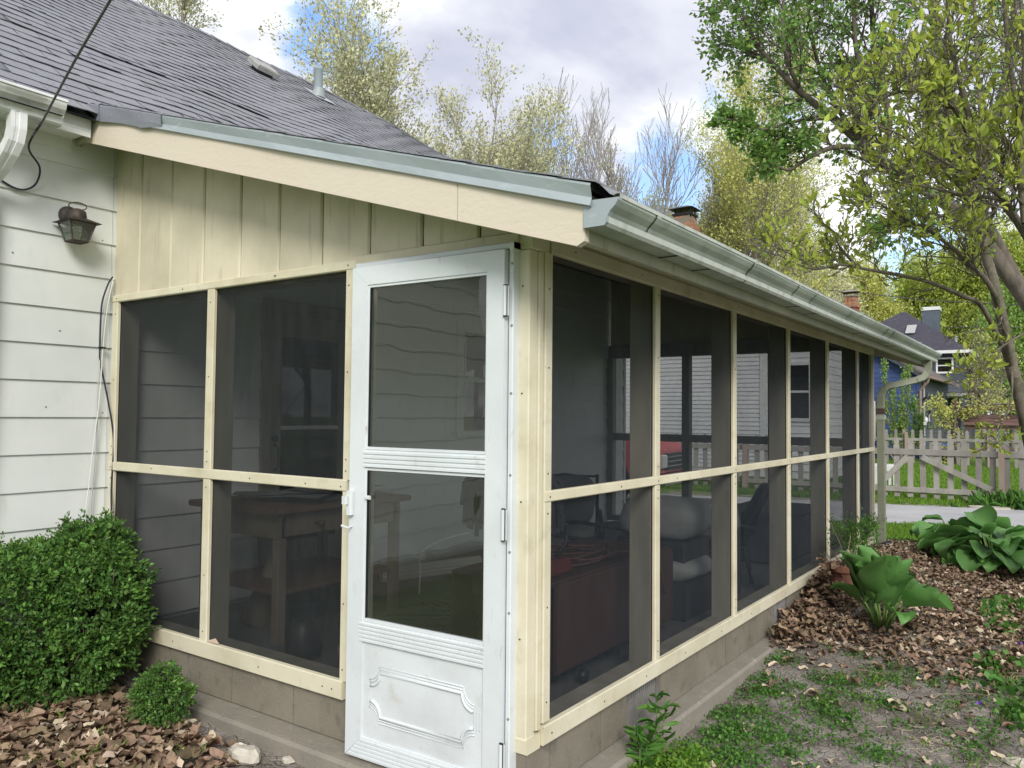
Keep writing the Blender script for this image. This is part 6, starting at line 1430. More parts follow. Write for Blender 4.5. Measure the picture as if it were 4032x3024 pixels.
G.path([(-0.888,11.625,5.408), (-0.766,11.557,6.071), (-0.916,11.281,7.079), (-0.937,11.083,8.369)], 0.07, 0.03, 0, Pm, sub=4)
G.path([(-1.846,10.535,6.392), (-1.993,10.164,6.857), (-2.014,9.999,7.464), (-1.915,9.914,8.133)], 0.04, 0.015, 0, Pm, sub=4)
G.path([(-0.443,12.319,5.137), (-0.559,12.133,4.759), (-0.747,11.77,4.438)], 0.035, 0.01, 0, dict(Pm, len0=0.5, trop=-0.06), sub=3)
G.path([(0.276,13.322,5.023), (0.521,13.445,6.066), (0.804,13.577,7.509), (0.958,13.61,9.111)], 0.09, 0.04, 0, Pm, sub=4)
G.path([(-1.481,10.93,6.063), (-1.887,10.284,5.894), (-2.276,9.895,5.721), (-2.537,9.585,5.811)], 0.03, 0.01, 0, dict(Pm, len0=0.4), sub=3)
G.path([(-1.081,11.356,5.615), (-1.61,11.182,6.596), (-1.845,10.966,7.664), (-1.861,10.904,8.736)], 0.045, 0.02, 0, Pm, sub=4)
G.build(mpl, 'trunk', 'bark', sides=(8, 5, 4, 3)); crown(mpl, G, 'leaf_maple', 0.085, 4, 102, jitter=0.05, asp=0.62, up=-0.15, keep=0.27)

# --- the magnolia in front of it
mgn = thing('magnolia_tree', gb((1.546,5.21,1.246)), 'near magnolia with big yellow-green leaves and fuzzy buds at the right edge', 'tree'); G = Grow(202)
Pg = dict(levels=3, kids=(2, 1.1, 0.7), nseg=(4, 5, 3, 3), len0=0.46, ratio=0.55, start=0.12, prob=0.62, leaflev=2, ang=(30, 70), trop=0.08, bias=(0, 0, 0.12), wig=0.42, rmin=0.0028, rr=0.42)
G.path([gb((1.546,5.21,1.246)), (1.314,5.044,1.28), (1.241,4.977,1.622), (1.157,4.891,2.166), (1.059,4.801,2.628), (0.97,4.601,2.929), (0.899,4.413,3.254), (0.876,4.252,3.742)], 0.055, 0.022, 0, dict(Pg, start=0.45), sub=4)
G.path([(1.241,4.977,1.622), (1.084,4.6,2.06), (0.981,4.279,2.127), (0.803,4.028,2.207), (0.665,3.806,2.235), (0.541,3.596,2.248), (0.441,3.403,2.254), (0.347,3.274,2.265), (0.22,3.125,2.223), (0.131,2.939,2.246)], 0.021, 0.005, 0, dict(Pg, len0=0.26, levels=2, leaflev=1, kids=(1, 1.2), start=0.25), sub=4)
G.path([(0.441,3.403,2.254), (0.386,3.299,2.329), (0.353,3.211,2.387), (0.323,3.186,2.481), (0.286,3.036,2.518)], 0.009, 0.004, 0, dict(Pg, len0=0.24, levels=2, leaflev=1), sub=3)
G.path([(0.22,3.125,2.223), (0.13,2.997,2.296), (0.07,2.892,2.331), (0.008,2.845,2.392)], 0.006, 0.003, 0, dict(Pg, len0=0.24, levels=2, leaflev=1), sub=3)
G.path([gb((1.546,5.21,1.246)), (1.652,4.421,1.374), (1.451,3.869,2.286), (1.266,3.598,2.658), (1.168,3.457,2.873), (1.068,3.312,3.155), (0.968,3.175,3.26), (0.814,3.005,3.276), (0.69,2.8,3.177)], 0.032, 0.007, 0, dict(Pg, start=0.3), sub=4)
G.path([gb((1.546,5.21,1.246)), (1.677,4.194,1.369), (1.505,3.669,2.128), (1.348,3.418,2.514), (1.217,3.196,2.657), (1.01,3.043,2.797), (0.842,2.798,2.902)], 0.024, 0.006, 0, dict(Pg, start=0.3), sub=4)
G.path([(1.168,3.457,2.873), (1.076,3.432,3.347), (1.016,3.375,3.647), (1,3.344,4.069)], 0.022, 0.010, 0, Pg, sub=4)
G.path([(1.451,3.869,2.286), (1.396,3.804,2.838), (1.342,3.74,3.391), (1.3,3.684,3.943), (1.282,3.647,4.465)], 0.022, 0.010, 0, Pg, sub=4)
G.path([(1.241,4.977,1.622), (1.174,4.415,2.13), (1.007,4.163,2.381), (0.818,3.899,2.557), (0.674,3.672,2.629), (0.563,3.467,2.698)], 0.024, 0.006, 0, dict(Pg, len0=0.4), sub=4)
G.path([(1.266,3.598,2.658), (1.077,3.343,2.655), (0.923,3.111,2.669), (0.799,2.9,2.666)], 0.014, 0.005, 0, dict(Pg, len0=0.4), sub=4)
G.path([(1.451,3.869,2.286), (1.404,3.339,2.432), (1.395,3.308,2.943), (1.419,3.301,3.455), (1.398,3.263,3.966)], 0.020, 0.010, 0, dict(Pg, len0=0.5), sub=4)
G.path([(1.451,3.869,2.286), (1.521,3.937,1.887), (1.374,3.837,1.793), (1.224,3.615,1.66), (1.133,3.436,1.503)], 0.010, 0.004, 0, dict(Pg, len0=0.22, levels=2, leaflev=1, start=0.5, trop=-0.05), sub=4)
G.path([(1.241,4.977,1.622), (1.248,4.748,1.383), (1.209,4.605,1.241), (1.187,4.471,1.138)], 0.009, 0.004, 0, dict(Pg, len0=0.2, levels=2, leaflev=1, start=0.5, trop=-0.05), sub=3)
G.path([(1.157,4.891,2.166), (1.214,4.209,1.901), (1.008,3.945,1.821)], 0.008, 0.004, 0, dict(Pg, len0=0.2, levels=2, leaflev=1, start=0.4), sub=3)
G.path([(1.059,4.801,2.628), (1.009,4.87,3.021), (1.052,5,3.502), (1.022,5.067,4.226), (1.002,5.017,4.991)], 0.025, 0.012, 0, Pg, sub=4)
G.build(mgn, 'trunk', 'bark_mag', sides=(8, 5, 4, 3))
crown(mgn, G, 'leaf_mag', 0.058, 2, 203, jitter=0.008, asp=0.42, up=0.5, quad=False, keep=0.19)
# fuzzy buds on the twig ends
rng = np.random.RandomState(5); T = G.tips; T = [T[i] for i in rng.permutation(len(T))[:2600]]
P0 = np.array([t[0] for t in T]); dd = np.array([t[1] for t in T]) + rng.normal(0, .25, (len(T), 3)) + [0, 0, .3]; dd /= np.linalg.norm(dd, axis=1, keepdims=True)
sz = rng.uniform(0.7, 1.2, len(T))
V1, F1 = tubes_np(P0, P0 + dd * 0.011 * sz[:, None], 0.0025 * sz, 0.0055 * sz, 5); V2, F2 = tubes_np(P0 + dd * 0.011 * sz[:, None], P0 + dd * 0.024 * sz[:, None], 0.0055 * sz, 0.0008 * sz, 5)
add_np('buds', np.concatenate([V1, V2]), np.concatenate([F1, F2 + len(V1)]), 'bud', mgn, smooth=True)

# ================================================================== boxwood shrubs
def shrub(name, label, blobs, n_sprig, leaf, matn, seed, base, sprig_len, per=9, stems=14, group=None):
    root = thing(name, base, label, 'shrub', group); rng = np.random.RandomState(seed)
    C_ = np.array([b[0] for b in blobs]); Rr = np.array([b[1] for b in blobs])
    w = (Rr.prod(axis=1)) ** (2 / 3.); w /= w.sum()
    P, Dn = [], []
    while sum(len(p) for p in P) < n_sprig:
        k = rng.choice(len(blobs), 4000, p=w); d = rng.normal(0, 1, (4000, 3)); d /= np.linalg.norm(d, axis=1, keepdims=True)
        rad = np.where(rng.rand(4000) < 0.72, rng.uniform(0.9, 1.06, 4000), rng.uniform(0.45, 0.9, 4000))[:, None]
        wob = (1 + 0.10 * np.sin(d[:, :1] * 9 + k[:, None]) + 0.09 * np.sin(d[:, 2:3] * 11 + d[:, 1:2] * 7) + 0.07 * np.sin(d[:, 1:2] * 19 + k[:, None] * 2) + np.where(rng.rand(4000, 1) > 0.96, 0.17, 0))
        p = C_[k] + d * Rr[k] * rad * wob
        ins = np.zeros(4000, bool)
        for c, r in zip(C_, Rr): ins |= ((((p - c) / r) ** 2).sum(1) < 0.62) & (rng.rand(4000) < 0.8)
        hole = (np.sin(p[:, 0] * 31 + 2 * np.sin(p[:, 2] * 17)) * np.sin(p[:, 1] * 29 + p[:, 2] * 9) * np.sin(p[:, 2] * 27 + p[:, 0] * 13)) > (0.30 if base[2] < 9 and blobs[0][1][0] > 0.2 else 0.6)
        ok = ~ins & ~hole & (p[:, 2] > base[2] + 0.04); P.append(p[ok]); Dn.append((d / Rr[k])[ok])
    P = np.concatenate(P)[:n_sprig]; Dn = np.concatenate(Dn)[:n_sprig]; Dn /= np.linalg.norm(Dn, axis=1, keepdims=True)
    # sprigs: leaves along a short outward twig
    dirs = Dn + rng.normal(0, .45, P.shape) + [0, 0, .25]; dirs /= np.linalg.norm(dirs, axis=1, keepdims=True)
    t = np.tile(np.linspace(0, 1, per), n_sprig); PP = np.repeat(P, per, 0) + np.repeat(dirs, per, 0) * (t * sprig_len)[:, None]
    DD = np.repeat(dirs, per, 0) * (0.45 + t[:, None] * 0.6)
    V, F = leaves_np(PP, DD, leaf, rng, asp=0.5, up=0.05, fold=0.10, jitter=leaf * 0.15)
    new = np.repeat(rng.rand(n_sprig) < (0.30 + 0.35 * (dirs[:, 2] > 0.3)), per) & (t > 0.45)
    idx = np.where(~new)[0]; add_np('foliage', V.reshape(-1, 4, 3)[idx].reshape(-1, 3), (np.arange(len(idx)) * 4)[:, None] + np.array([[0, 1, 2, 3]]), matn, root)
    idx = np.where(new)[0]; add_np('new_growth', V.reshape(-1, 4, 3)[idx].reshape(-1, 3), (np.arange(len(idx)) * 4)[:, None] + np.array([[0, 1, 2, 3]]), 'leaf_box2', root)
    G = Grow(seed); b = Vector(base)
    for k in range(stems):
        c, r = blobs[k % len(blobs)]; a = rnd.uniform(0, 6.28); q = Vector(c) + Vector((math.cos(a) * r[0] * .6, math.sin(a) * r[1] * .6, rnd.uniform(-.2, .6) * r[2]))
        s0 = b + Vector((math.cos(a) * 0.05, math.sin(a) * 0.05, -0.02)); G.add(0, s0, s0.lerp(q, 0.5) + Vector((0, 0, 0.03)), 0.009, 0.006); G.add(0, s0.lerp(q, 0.5) + Vector((0, 0, 0.03)), q, 0.006, 0.003)
        for j in range(6):
            e_ = q + Vector((rnd.uniform(-1, 1) * r[0], rnd.uniform(-1, 1) * r[1], rnd.uniform(-1, 1) * r[2])) * 0.6; G.add(1, q, e_, 0.004, 0.002)
    G.build(root, 'stems', 'bark'); return root
z0 = hz(-2.75, -0.35)
big = [((-2.86, -0.42, z0 + 0.36), (0.38, 0.38, 0.32)), ((-2.58, -0.28, z0 + 0.44), (0.27, 0.22, 0.34)), ((-2.68, -0.62, z0 + 0.40), (0.28, 0.26, 0.30)), ((-2.62, -0.23, z0 + 0.66), (0.17, 0.15, 0.17)),
       ((-2.42, -0.30, z0 + 0.40), (0.19, 0.16, 0.26)), ((-2.52, -0.42, z0 + 0.22), (0.26, 0.22, 0.18)), ((-2.78, -0.75, z0 + 0.3), (0.3, 0.22, 0.26)), ((-2.74, -0.42, z0 + 0.60), (0.20, 0.17, 0.12))]
shrub('boxwood_shrub', 'large rounded dark green boxwood against the white siding', big, 8200, 0.024, 'leaf_box', 301, (-2.68, -0.42, z0), 0.058, per=10, stems=26)
sx_, sy_ = (-1.813,-0.314,-0.27)[0], (-1.813,-0.314,-0.27)[1]; zs = hz(sx_, sy_)
small = [((sx_ - 0.02, sy_, zs + 0.17), (0.085, 0.08, 0.075)), ((sx_ + 0.045, sy_ + 0.02, zs + 0.145), (0.07, 0.07, 0.06)), ((sx_ - 0.05, sy_ - 0.03, zs + 0.13), (0.06, 0.06, 0.06)), ((sx_ - 0.01, sy_ + 0.01, zs + 0.225), (0.055, 0.05, 0.045)), ((sx_ + 0.01, sy_, zs + 0.07), (0.05, 0.05, 0.06))]
shrub('boxwood_shrub', 'small young boxwood among the dead leaves', small, 800, 0.0165, 'leaf_box', 302, (sx_, sy_, zs), 0.036, per=10, stems=10)

# ================================================================== hostas
def hosta_mesh(L, Wd, seed, curl=0.5, droop=0.5):
    r = random.Random(seed); m_ = MB(); n, k = 9, 8
    for i in range(n + 1):
        t = i / n; w = Wd * (math.sin(math.pi * min(1, (t * 0.93 + 0.03)) ** 0.72) ** 0.8) * 0.5 if 0 < t < 1 else (0.004 if t == 0 else 0.0015)
        bend = droop * t * t; yx = L * t * math.cos(bend * 0.8); zx = L * (t * 0.25 - bend * 0.42 * t)
        for j in range(k + 1):
            s = -1 + 2 * j / k; cup = curl * w * (s * s) + 0.0065 * math.cos(j * math.pi) * math.sin(math.pi * t) + 0.010 * math.sin(s * 3 + t * 12 + seed) * abs(s)
            m_.v.append((s * w, yx - 0.02 * s * s * L * (1 - t), zx + cup))
    for i in range(n):
        for j in range(k): a = i * (k + 1) + j; m_.f.append((a, a + 1, a + k + 2, a + k + 1))
    me = bpy.data.meshes.new('leaf'); me.from_pydata(m_.v, [], m_.f); me.update(); me.materials.append(M['hosta']); me.polygons.foreach_set('use_smooth', [True] * len(me.polygons)); return me
HM = [hosta_mesh(0.29, 0.215, s, c, d) for s, c, d in ((1, 0.35, 0.9), (2, 0.55, 0.6), (3, 0.25, 1.2), (4, 0.7, 0.4))]
HU = [hosta_mesh(0.31, 0.165, s, c, d) for s, c, d in ((5, 0.9, 0.25), (6, 1.1, 0.2), (7, 0.7, 0.45))]
def hosta(label, base, leaves):
    root = thing('hosta', base, label, 'hosta'); b = Vector(base); st = MB()
    for (az, pet, elev, pitch, sc, kind, roll) in leaves:
        a = R_(az); e0 = b + Vector((math.cos(a) * 0.03, math.sin(a) * 0.03, 0)); hd = Vector((math.cos(a), math.sin(a), 0))
        tip = e0 + hd * pet * math.cos(R_(elev)) + Vector((0, 0, pet * math.sin(R_(elev))))
        st.tube([e0, e0.lerp(tip, 0.5) + Vector((0, 0, 0.015)), tip], [0.009, 0.007, 0.005], 5)
        me = (HM if kind == 'm' else HU)[int(az * 7 + pet * 100) % (4 if kind == 'm' else 3)]
        o = bpy.data.objects.new('leaf', me); link(o, root)
        mw = Matrix.Translation(tip) @ Matrix.Rotation(a - math.pi / 2, 4, 'Z') @ Matrix.Rotation(R_(pitch), 4, 'X') @ Matrix.Rotation(R_(roll), 4, 'Y') @ Matrix.Scale(sc, 4)
        o.matrix_basis = mw
    add('stalks', st, 'stem', root, smooth=True); return root
hr = random.Random(12)
hx, hy = (0.595,3.247,-0.13)[0], (0.595,3.247,-0.13)[1]
up_ = [(az, hr.uniform(0.18, 0.26), hr.uniform(58, 78), hr.uniform(42, 68), hr.uniform(0.95, 1.25), 'u', hr.uniform(-40, 40)) for az in (200, 225, 250, 175, 150, 290, 320, 270, 120, 235, 262, 300, 185, 340)]
up_ += [(335, 0.22, 55, 2, 1.15, 'm', -15), (10, 0.22, 60, 12, 1.0, 'm', 10), (40, 0.22, 65, 28, 1.0, 'm', 5), (190, 0.18, 60, 25, 0.95, 'm', 20), (300, 0.2, 50, 0, 0.9, 'm', -20)]
hosta('upright clump of broad green hosta leaves beside the flower pot', (hx, hy, hz(hx, hy)), up_)
hx, hy = (1.04,5.922,-0.25)[0], (1.04,5.922,-0.25)[1]
big_ = []
for az in range(0, 360, 17): big_.append((az + hr.uniform(-6, 6), hr.uniform(0.30, 0.40), hr.uniform(28, 42), hr.uniform(-34, -12), hr.uniform(1.05, 1.35), 'm', hr.uniform(-14, 14)))
for az in range(5, 360, 24): big_.append((az + hr.uniform(-8, 8), hr.uniform(0.26, 0.34), hr.uniform(48, 62), hr.uniform(-18, 6), hr.uniform(1.05, 1.3), 'm', hr.uniform(-16, 16)))
for az in range(0, 360, 40): big_.append((az + hr.uniform(-10, 10), hr.uniform(0.25, 0.36), hr.uniform(68, 84), hr.uniform(-5, 25), hr.uniform(0.95, 1.2), 'm', hr.uniform(-20, 20)))
hosta('large spreading mound of dark green hosta leaves at the right edge', (hx, hy, hz(hx, hy)), big_)
hx3, hy3 = hx - 0.35, hy + 0.95
hosta('hosta mound behind the large one next to the driveway', (hx3, hy3, hz(hx3, hy3)), [(az, hr.uniform(0.26, 0.36), hr.uniform(25, 65), hr.uniform(-30, 5), hr.uniform(0.95, 1.2), 'm', hr.uniform(-15, 15)) for az in range(0, 360, 20)])
# lily-like clump by the gate post
gxx, gyy = (0.733,14.964,-0.43)[0], (0.733,14.964,-0.43)[1]
cl_ = thing('perennial_clump', (gxx, gyy, hz(gxx, gyy)), 'tuft of strappy green leaves at the foot of the fence', 'plant'); rng = np.random.RandomState(8); N = 220
an = rng.uniform(0, 6.28, N); P = np.stack([gxx + rng.normal(0, .32, N), gyy + rng.normal(0, .12, N), np.full(N, hz(gxx, gyy))], 1); Dd = np.stack([np.cos(an) * .7, np.sin(an) * .5, np.full(N, 1.1)], 1)
V, F = leaves_np(P, Dd, 0.30, rng, asp=0.16, up=0.2, quad=False); add_np('foliage', V, F, 'weed', cl_)

# ================================================================== flower pot with dry plant
ptx, pty = (0.232,3.813,-0.08)[0], (0.232,3.813,-0.08)[1]; pz = hz(ptx, pty)
ptx = max(ptx, 0.24)
pot = thing('flower_pot', (ptx, pty, pz), 'terracotta pot of dry stems against the porch wall', 'flower pot')
add('pot', MB().lathe([(0.085, -0.02), (0.12, 0.17), (0.135, 0.172), (0.138, 0.215), (0.118, 0.217), (0.112, 0.17), (0, 0.165)], (ptx, pty, pz), 26), 'terracotta', pot, smooth=False)
dm = MB()
for k in range(70):
    a = rnd.uniform(0, 6.28); p = Vector((ptx + 0.07 * math.cos(a), pty + 0.07 * math.sin(a), pz + 0.17)); h_ = rnd.uniform(0.04, 0.16)
    q = p + Vector((math.cos(a) * rnd.uniform(.02, .12), math.sin(a) * rnd.uniform(.02, .12), h_)); dm.tube([p, (p + q) / 2 + Vector((rnd.uniform(-.03, .03), 0, .02)), q + Vector((rnd.uniform(-.05, .05), 0, -0.03))], 0.0022, 3)
for pts in ([(0, 0, .18), (-.01, -.05, .35), (-.06, -.14, .52), (-.10, -.22, .60)], [(0.01, 0, .18), (-.02, -.2, .30), (-.03, -.36, .42)], [(0, 0, .18), (.03, .05, .4), (.02, .12, .5)]):
    dm.tube([(ptx + a, pty + b, pz + c) for a, b, c in pts], [0.004, 0.003, 0.002, 0.0015][:len(pts)], 4)
add('dry_stems', dm, 'drystem', pot)
fern = thing('feathery_plant', (ptx, pty + 0.25, pz), 'feathery green plant growing between the pot and the bottom rail', 'plant'); rng = np.random.RandomState(9)
G = Grow(77); Pp = dict(levels=2, kids=(2, 1.5), nseg=(4, 4, 3), len0=0.14, ratio=0.6, start=0.2, prob=1, leaflev=1, ang=(25, 60), trop=0.1, bias=(0, 0, .2), wig=.25, rmin=0.001)
for k in range(9): a = rnd.uniform(0, 6.28); G.path([(ptx, pty + .28, pz), (ptx + .05 * math.cos(a), pty + .28 + .08 * math.sin(a), pz + .22), (ptx + .10 * math.cos(a), pty + .3 + .2 * math.sin(a), pz + .40)], 0.003, 0.0015, 0, Pp, sub=3)
G.build(fern, 'stem', 'stem', sides=(4, 3, 3)); crown(fern, G, 'weed', 0.022, 1, 10, jitter=0.01, asp=0.4, keep=0.6)
# blue card box by the downspout foot
ub = thing('seed_box', (0.14, 6.12, -0.2), 'small blue and black box leaning at the foot of the downspout', 'box')
c = Vector((0.12, 6.02, 0.0)); Mx = Matrix.Translation(c) @ Matrix.Rotation(R_(28), 4, 'Z') @ Matrix.Rotation(R_(-18), 4, 'Y')
def bxm(*a): return MB().box(*a, c=0.001).xf(Mx)
add('shell', bxm(-0.055, 0.055, 0, 0.02, -0.24, 0.02), 'blackplastic', ub); add('face', bxm(-0.048, 0.048, -0.002, 0.0, -0.10, 0.005), 'bluebox', ub); add('sticker', bxm(0.005, 0.038, -0.004, -0.002, -0.07, -0.02), 'bluelight', ub); add('sticker', bxm(-0.035, -0.012, -0.004, -0.002, -0.035, -0.008), 'bluelight', ub)

# ================================================================== stones
def stone(label, cx0, cy0, r, seed, m, flat=0.6, nm='stone'):
    rr_ = random.Random(seed); m_ = MB(); n = 9; z0 = hz(cx0, cy0)
    for lv, (f, z) in enumerate(((0.75, -0.02), (1.0, 0.25), (0.92, 0.7), (0.62, 1.0))):
        for k in range(n): a = 2 * math.pi * k / n; q = f * r[0] * (1 + 0.25 * math.sin(k * 2.3 + seed)) * rr_.uniform(.85, 1.1); q2 = f * r[1] * rr_.uniform(.85, 1.1) * (1 + 0.2 * math.cos(k * 1.7 + seed)); m_.v.append((cx0 + q * math.cos(a), cy0 + q2 * math.sin(a), z0 + z * r[2] + rr_.uniform(-.1, .1) * r[2]))
    for l in range(3):
        for k in range(n): a = l * n + k; b = l * n + (k + 1) % n; m_.f.append((a, b, b + n, a + n))
    m_.f.append(tuple(range(3 * n, 4 * n))); return add(nm, m_, m, label=label, cat='stone')
p = (-1.249,-0.22,-0.28); stone('large white stone in front of the end wall footing', p[0] - 0.02, p[1] - 0.035, (0.088, 0.05, 0.062), 3, 'whitestone')
p = (-1.133,-0.118,-0.28); stone('small pale stone right of the white stone', p[0], p[1] - 0.03, (0.03, 0.022, 0.025), 5, 'whitestone')
p = (-1.277,-0.076,-0.28); stone('upright dark slate piece leaning on the footing', p[0], p[1] - 0.03, (0.03, 0.012, 0.06), 6, 'slate')
p = (-1.034,-0.156,-0.28); stone('flat grey slate piece beside the footing', p[0] + 0.02, p[1] - 0.05, (0.06, 0.04, 0.018), 7, 'slate')
p = (-2.07,-0.837,-0.28); stone('flat tan stone at the lower left edge', p[0], p[1] - 0.02, (0.09, 0.07, 0.02), 8, 'footing')
p = (-0.613,5.312,-0.2)
p = (0.903,4.182,-0.22); stone('grey rounded stone among the leaves between the hostas', p[0] - 0.1, p[1] - 0.1, (0.05, 0.045, 0.03), 9, 'block')
p = (1.419,1.737,-0.28); stone('pale rock at the lower right corner', p[0], p[1], (0.06, 0.04, 0.03), 11, 'whitestone')

# ================================================================== leaf litter
def litter(name, label, sampler, n, size, matn, seed, lift=0.035, lobes=True):
    rng = np.random.RandomState(seed); T_ = []
    for s in range(10):
        k = 11; a = np.linspace(0, 2 * np.pi, k + 1)[:-1]
        rad = (1 + (0.24 * np.cos(a * 5 + s) if s % 3 else 0.12 * np.cos(a * 2))) * rng.uniform(0.8, 1.15, k); x = np.cos(a) * rad * 0.5; y = np.sin(a) * rad * (0.36 if s % 2 else 0.30)
        c1, c2 = rng.uniform(0.5, 2.2), rng.uniform(-0.8, 0.8)
        z = c1 * y * y * 1.6 + c2 * x * x + 0.10 * np.sin(a * 3 + s) ; V = np.concatenate([np.stack([x, y, z], 1), [[0, 0, -0.03]]]); T_.append(V)
    F1 = np.array([[i, (i + 1) % 11, 11] for i in range(11)]); Vs, Fs = [], []
    xy = sampler(rng, n); zz = hzv(xy[:, 0], xy[:, 1]); base = 0
    sc_ = size * rng.uniform(0.55, 1.35, n); yaw = rng.uniform(0, 6.28, n); tx = rng.normal(0, 0.22, n); ty = rng.normal(0, 0.22, n)
    idx = rng.randint(0, 10, n)
    for q in range(10):
        sel = np.where(idx == q)[0]
        if not len(sel): continue
        V = T_[q][None] * sc_[sel][:, None, None]
        cy, sy = np.cos(tx[sel])[:, None], np.sin(tx[sel])[:, None]; y2 = V[:, :, 1] * cy - V[:, :, 2] * sy; z2 = V[:, :, 1] * sy + V[:, :, 2] * cy; V = np.stack([V[:, :, 0], y2, z2], 2)
        cy, sy = np.cos(ty[sel])[:, None], np.sin(ty[sel])[:, None]; x2 = V[:, :, 0] * cy + V[:, :, 2] * sy; z2 = -V[:, :, 0] * sy + V[:, :, 2] * cy; V = np.stack([x2, V[:, :, 1], z2], 2)
        cy, sy = np.cos(yaw[sel])[:, None], np.sin(yaw[sel])[:, None]; x2 = V[:, :, 0] * cy - V[:, :, 1] * sy; y2 = V[:, :, 0] * sy + V[:, :, 1] * cy
        lf = (rng.rand(len(sel)) ** 1.6) * lift + 0.005
        V = np.stack([x2 + xy[sel, 0][:, None], y2 + xy[sel, 1][:, None], V[:, :, 2] * 0.9 + (zz[sel] + lf)[:, None]], 2)
        Fq_ = (F1[None] + (np.arange(len(sel)) * 12)[:, None, None]).reshape(-1, 3) + base; Vs.append(V.reshape(-1, 3)); Fs.append(Fq_); base += len(sel) * 12
    return add_np(name, np.concatenate(Vs), np.concatenate(Fs), matn, smooth=True, label=label, kind='stuff')
def samp_right(rng, n):
    out_ = []
    while len(out_) < n:
        x = rng.uniform(0.05, 2.3); y = rng.uniform(1.9, 7.4)
        edge = 2.25 + 0.28 * x + 0.15 * math.sin(x * 4.1) 
        pr = S01((y - edge) / 0.55) * (1 - S01((y - 6.2) / 1.2)) * (1 - 0.5 * S01((x - 1.7) / 0.6))
        if y < edge + 0.2: pr = max(pr, 0.06)
        if rng.rand() < pr and not (x < 0.11 and y < 2.55): out_.append((x, y))
    return np.array(out_)
def samp_left(rng, n):
    out_ = []
    while len(out_) < n:
        x = rng.uniform(-2.9, -1.25); y = rng.uniform(-1.25, -0.25)
        pr = 1.0 - 0.75 * S01((x + 1.75) / 0.4)
        if rng.rand() < pr: out_.append((x, y))
    return np.array(out_)
litter('fallen_leaves', 'brown fallen leaves covering the bed along the side wall', samp_right, 7600, 0.05, 'deadleaf', 501, lift=0.045)
litter('bleached_leaves', 'bleached tan leaves scattered over the side bed', samp_right, 1500, 0.052, 'deadleaf_pale', 502, lift=0.05)
litter('fallen_leaves', 'large brown oak leaves heaped under the boxwoods', samp_left, 2000, 0.074, 'deadleaf', 503, lift=0.05)
litter('bleached_leaves', 'pale curled leaves on the left leaf bed', samp_left, 200, 0.068, 'deadleaf_pale', 504, lift=0.055)
litter('stray_leaves', 'few stray dry leaves on the bare soil', lambda rng, n: np.stack([rng.uniform(0.2, 2.0, n), rng.uniform(0.9, 2.7, n)], 1), 85, 0.05, 'deadleaf_pale', 505, lift=0.008)
def heap(rng, n): return np.stack([np.clip(rng.normal(0.13, 0.07, n), 0.03, 0.4), rng.uniform(2.7, 4.6, n)], 1)
litter('leaf_drift', 'drift of dry leaves banked against the block wall', heap, 700, 0.065, 'deadleaf', 506, lift=0.09)
lw = litter('pot_leaves', 'dry leaves caught behind the flower pot', lambda rng, n: np.stack([rng.normal(ptx - 0.08, 0.05, n), rng.normal(pty - 0.2, 0.07, n)], 1), 70, 0.07, 'deadleaf', 507, lift=0.28)

# ================================================================== low weeds and grass
def cover(name, label, centres, n, size, matn, seed, height=0.02, spread=0.06, asp=0.75, up=0.5):
    rng = np.random.RandomState(seed); c = centres(rng); k = rng.randint(0, len(c), n); xy = c[k] + rng.normal(0, spread, (n, 2)); z = hzv(xy[:, 0], xy[:, 1]) + rng.rand(n) * height
    an = rng.uniform(0, 6.28, n); Dd = np.stack([np.cos(an), np.sin(an), rng.uniform(-0.1, 0.5, n)], 1); Dd = Dd * 2
    V, F = leaves_np(np.column_stack([xy, z]), Dd, size, rng, asp=asp, up=up, fold=0.08, quad=True); return add_np(name, V, F, matn, label=label, kind='stuff')
def near_soil(n, bias=1.0):
    def f(rng):
        o = []
        while len(o) < n:
            x = rng.uniform(0.10, 2.2); y = rng.uniform(0.75, 3.0)
            pr = 0.18 + 0.82 * math.exp(-((x - 0.3) / 0.35) ** 2) * math.exp(-((y - 1.7) / 0.8) ** 2)
            if y > 2.25 + 0.28 * x + 0.25: pr *= 0.15
            if x < 0.12: pr = 0
            if rng.rand() < pr: o.append((x, y))
        return np.array(o)
    return f
cover('chickweed', 'small green weeds creeping over the bare soil', near_soil(170), 13000, 0.017, 'weed', 601, height=0.022, spread=0.045)
cover('clover_patch', 'bright green weeds crowding the corner of the footing', lambda rng: np.stack([rng.uniform(0.12, 0.34, 24), rng.uniform(0.40, 0.95, 24)], 1), 2300, 0.018, 'weedlight', 602, height=0.06, spread=0.035)
cover('clover_patch', 'round green clover patch beneath the small boxwood', lambda rng: np.array([(-1.789,-0.455,-0.28)[:2], (-1.902,-0.445,-0.28)[:2], (-1.803,-0.404,-0.28)[:2]]) + [0, -0.04], 900, 0.014, 'weed', 603, height=0.035, spread=0.028)
cover('violet_leaves', 'violet plants along the right side of the bed', lambda rng: np.stack([rng.uniform(1.15, 2.1, 26), rng.uniform(2.2, 4.6, 26)], 1), 1500, 0.045, 'weed', 604, height=0.06, spread=0.06, asp=0.8)
cover('ivy_sprigs', 'small weeds between the leaf bed and the lawn strip', lambda rng: np.stack([rng.uniform(-0.3, 1.4, 60), rng.uniform(6.4, 8.4, 60)], 1), 5000, 0.03, 'weed', 605, height=0.05, spread=0.15)
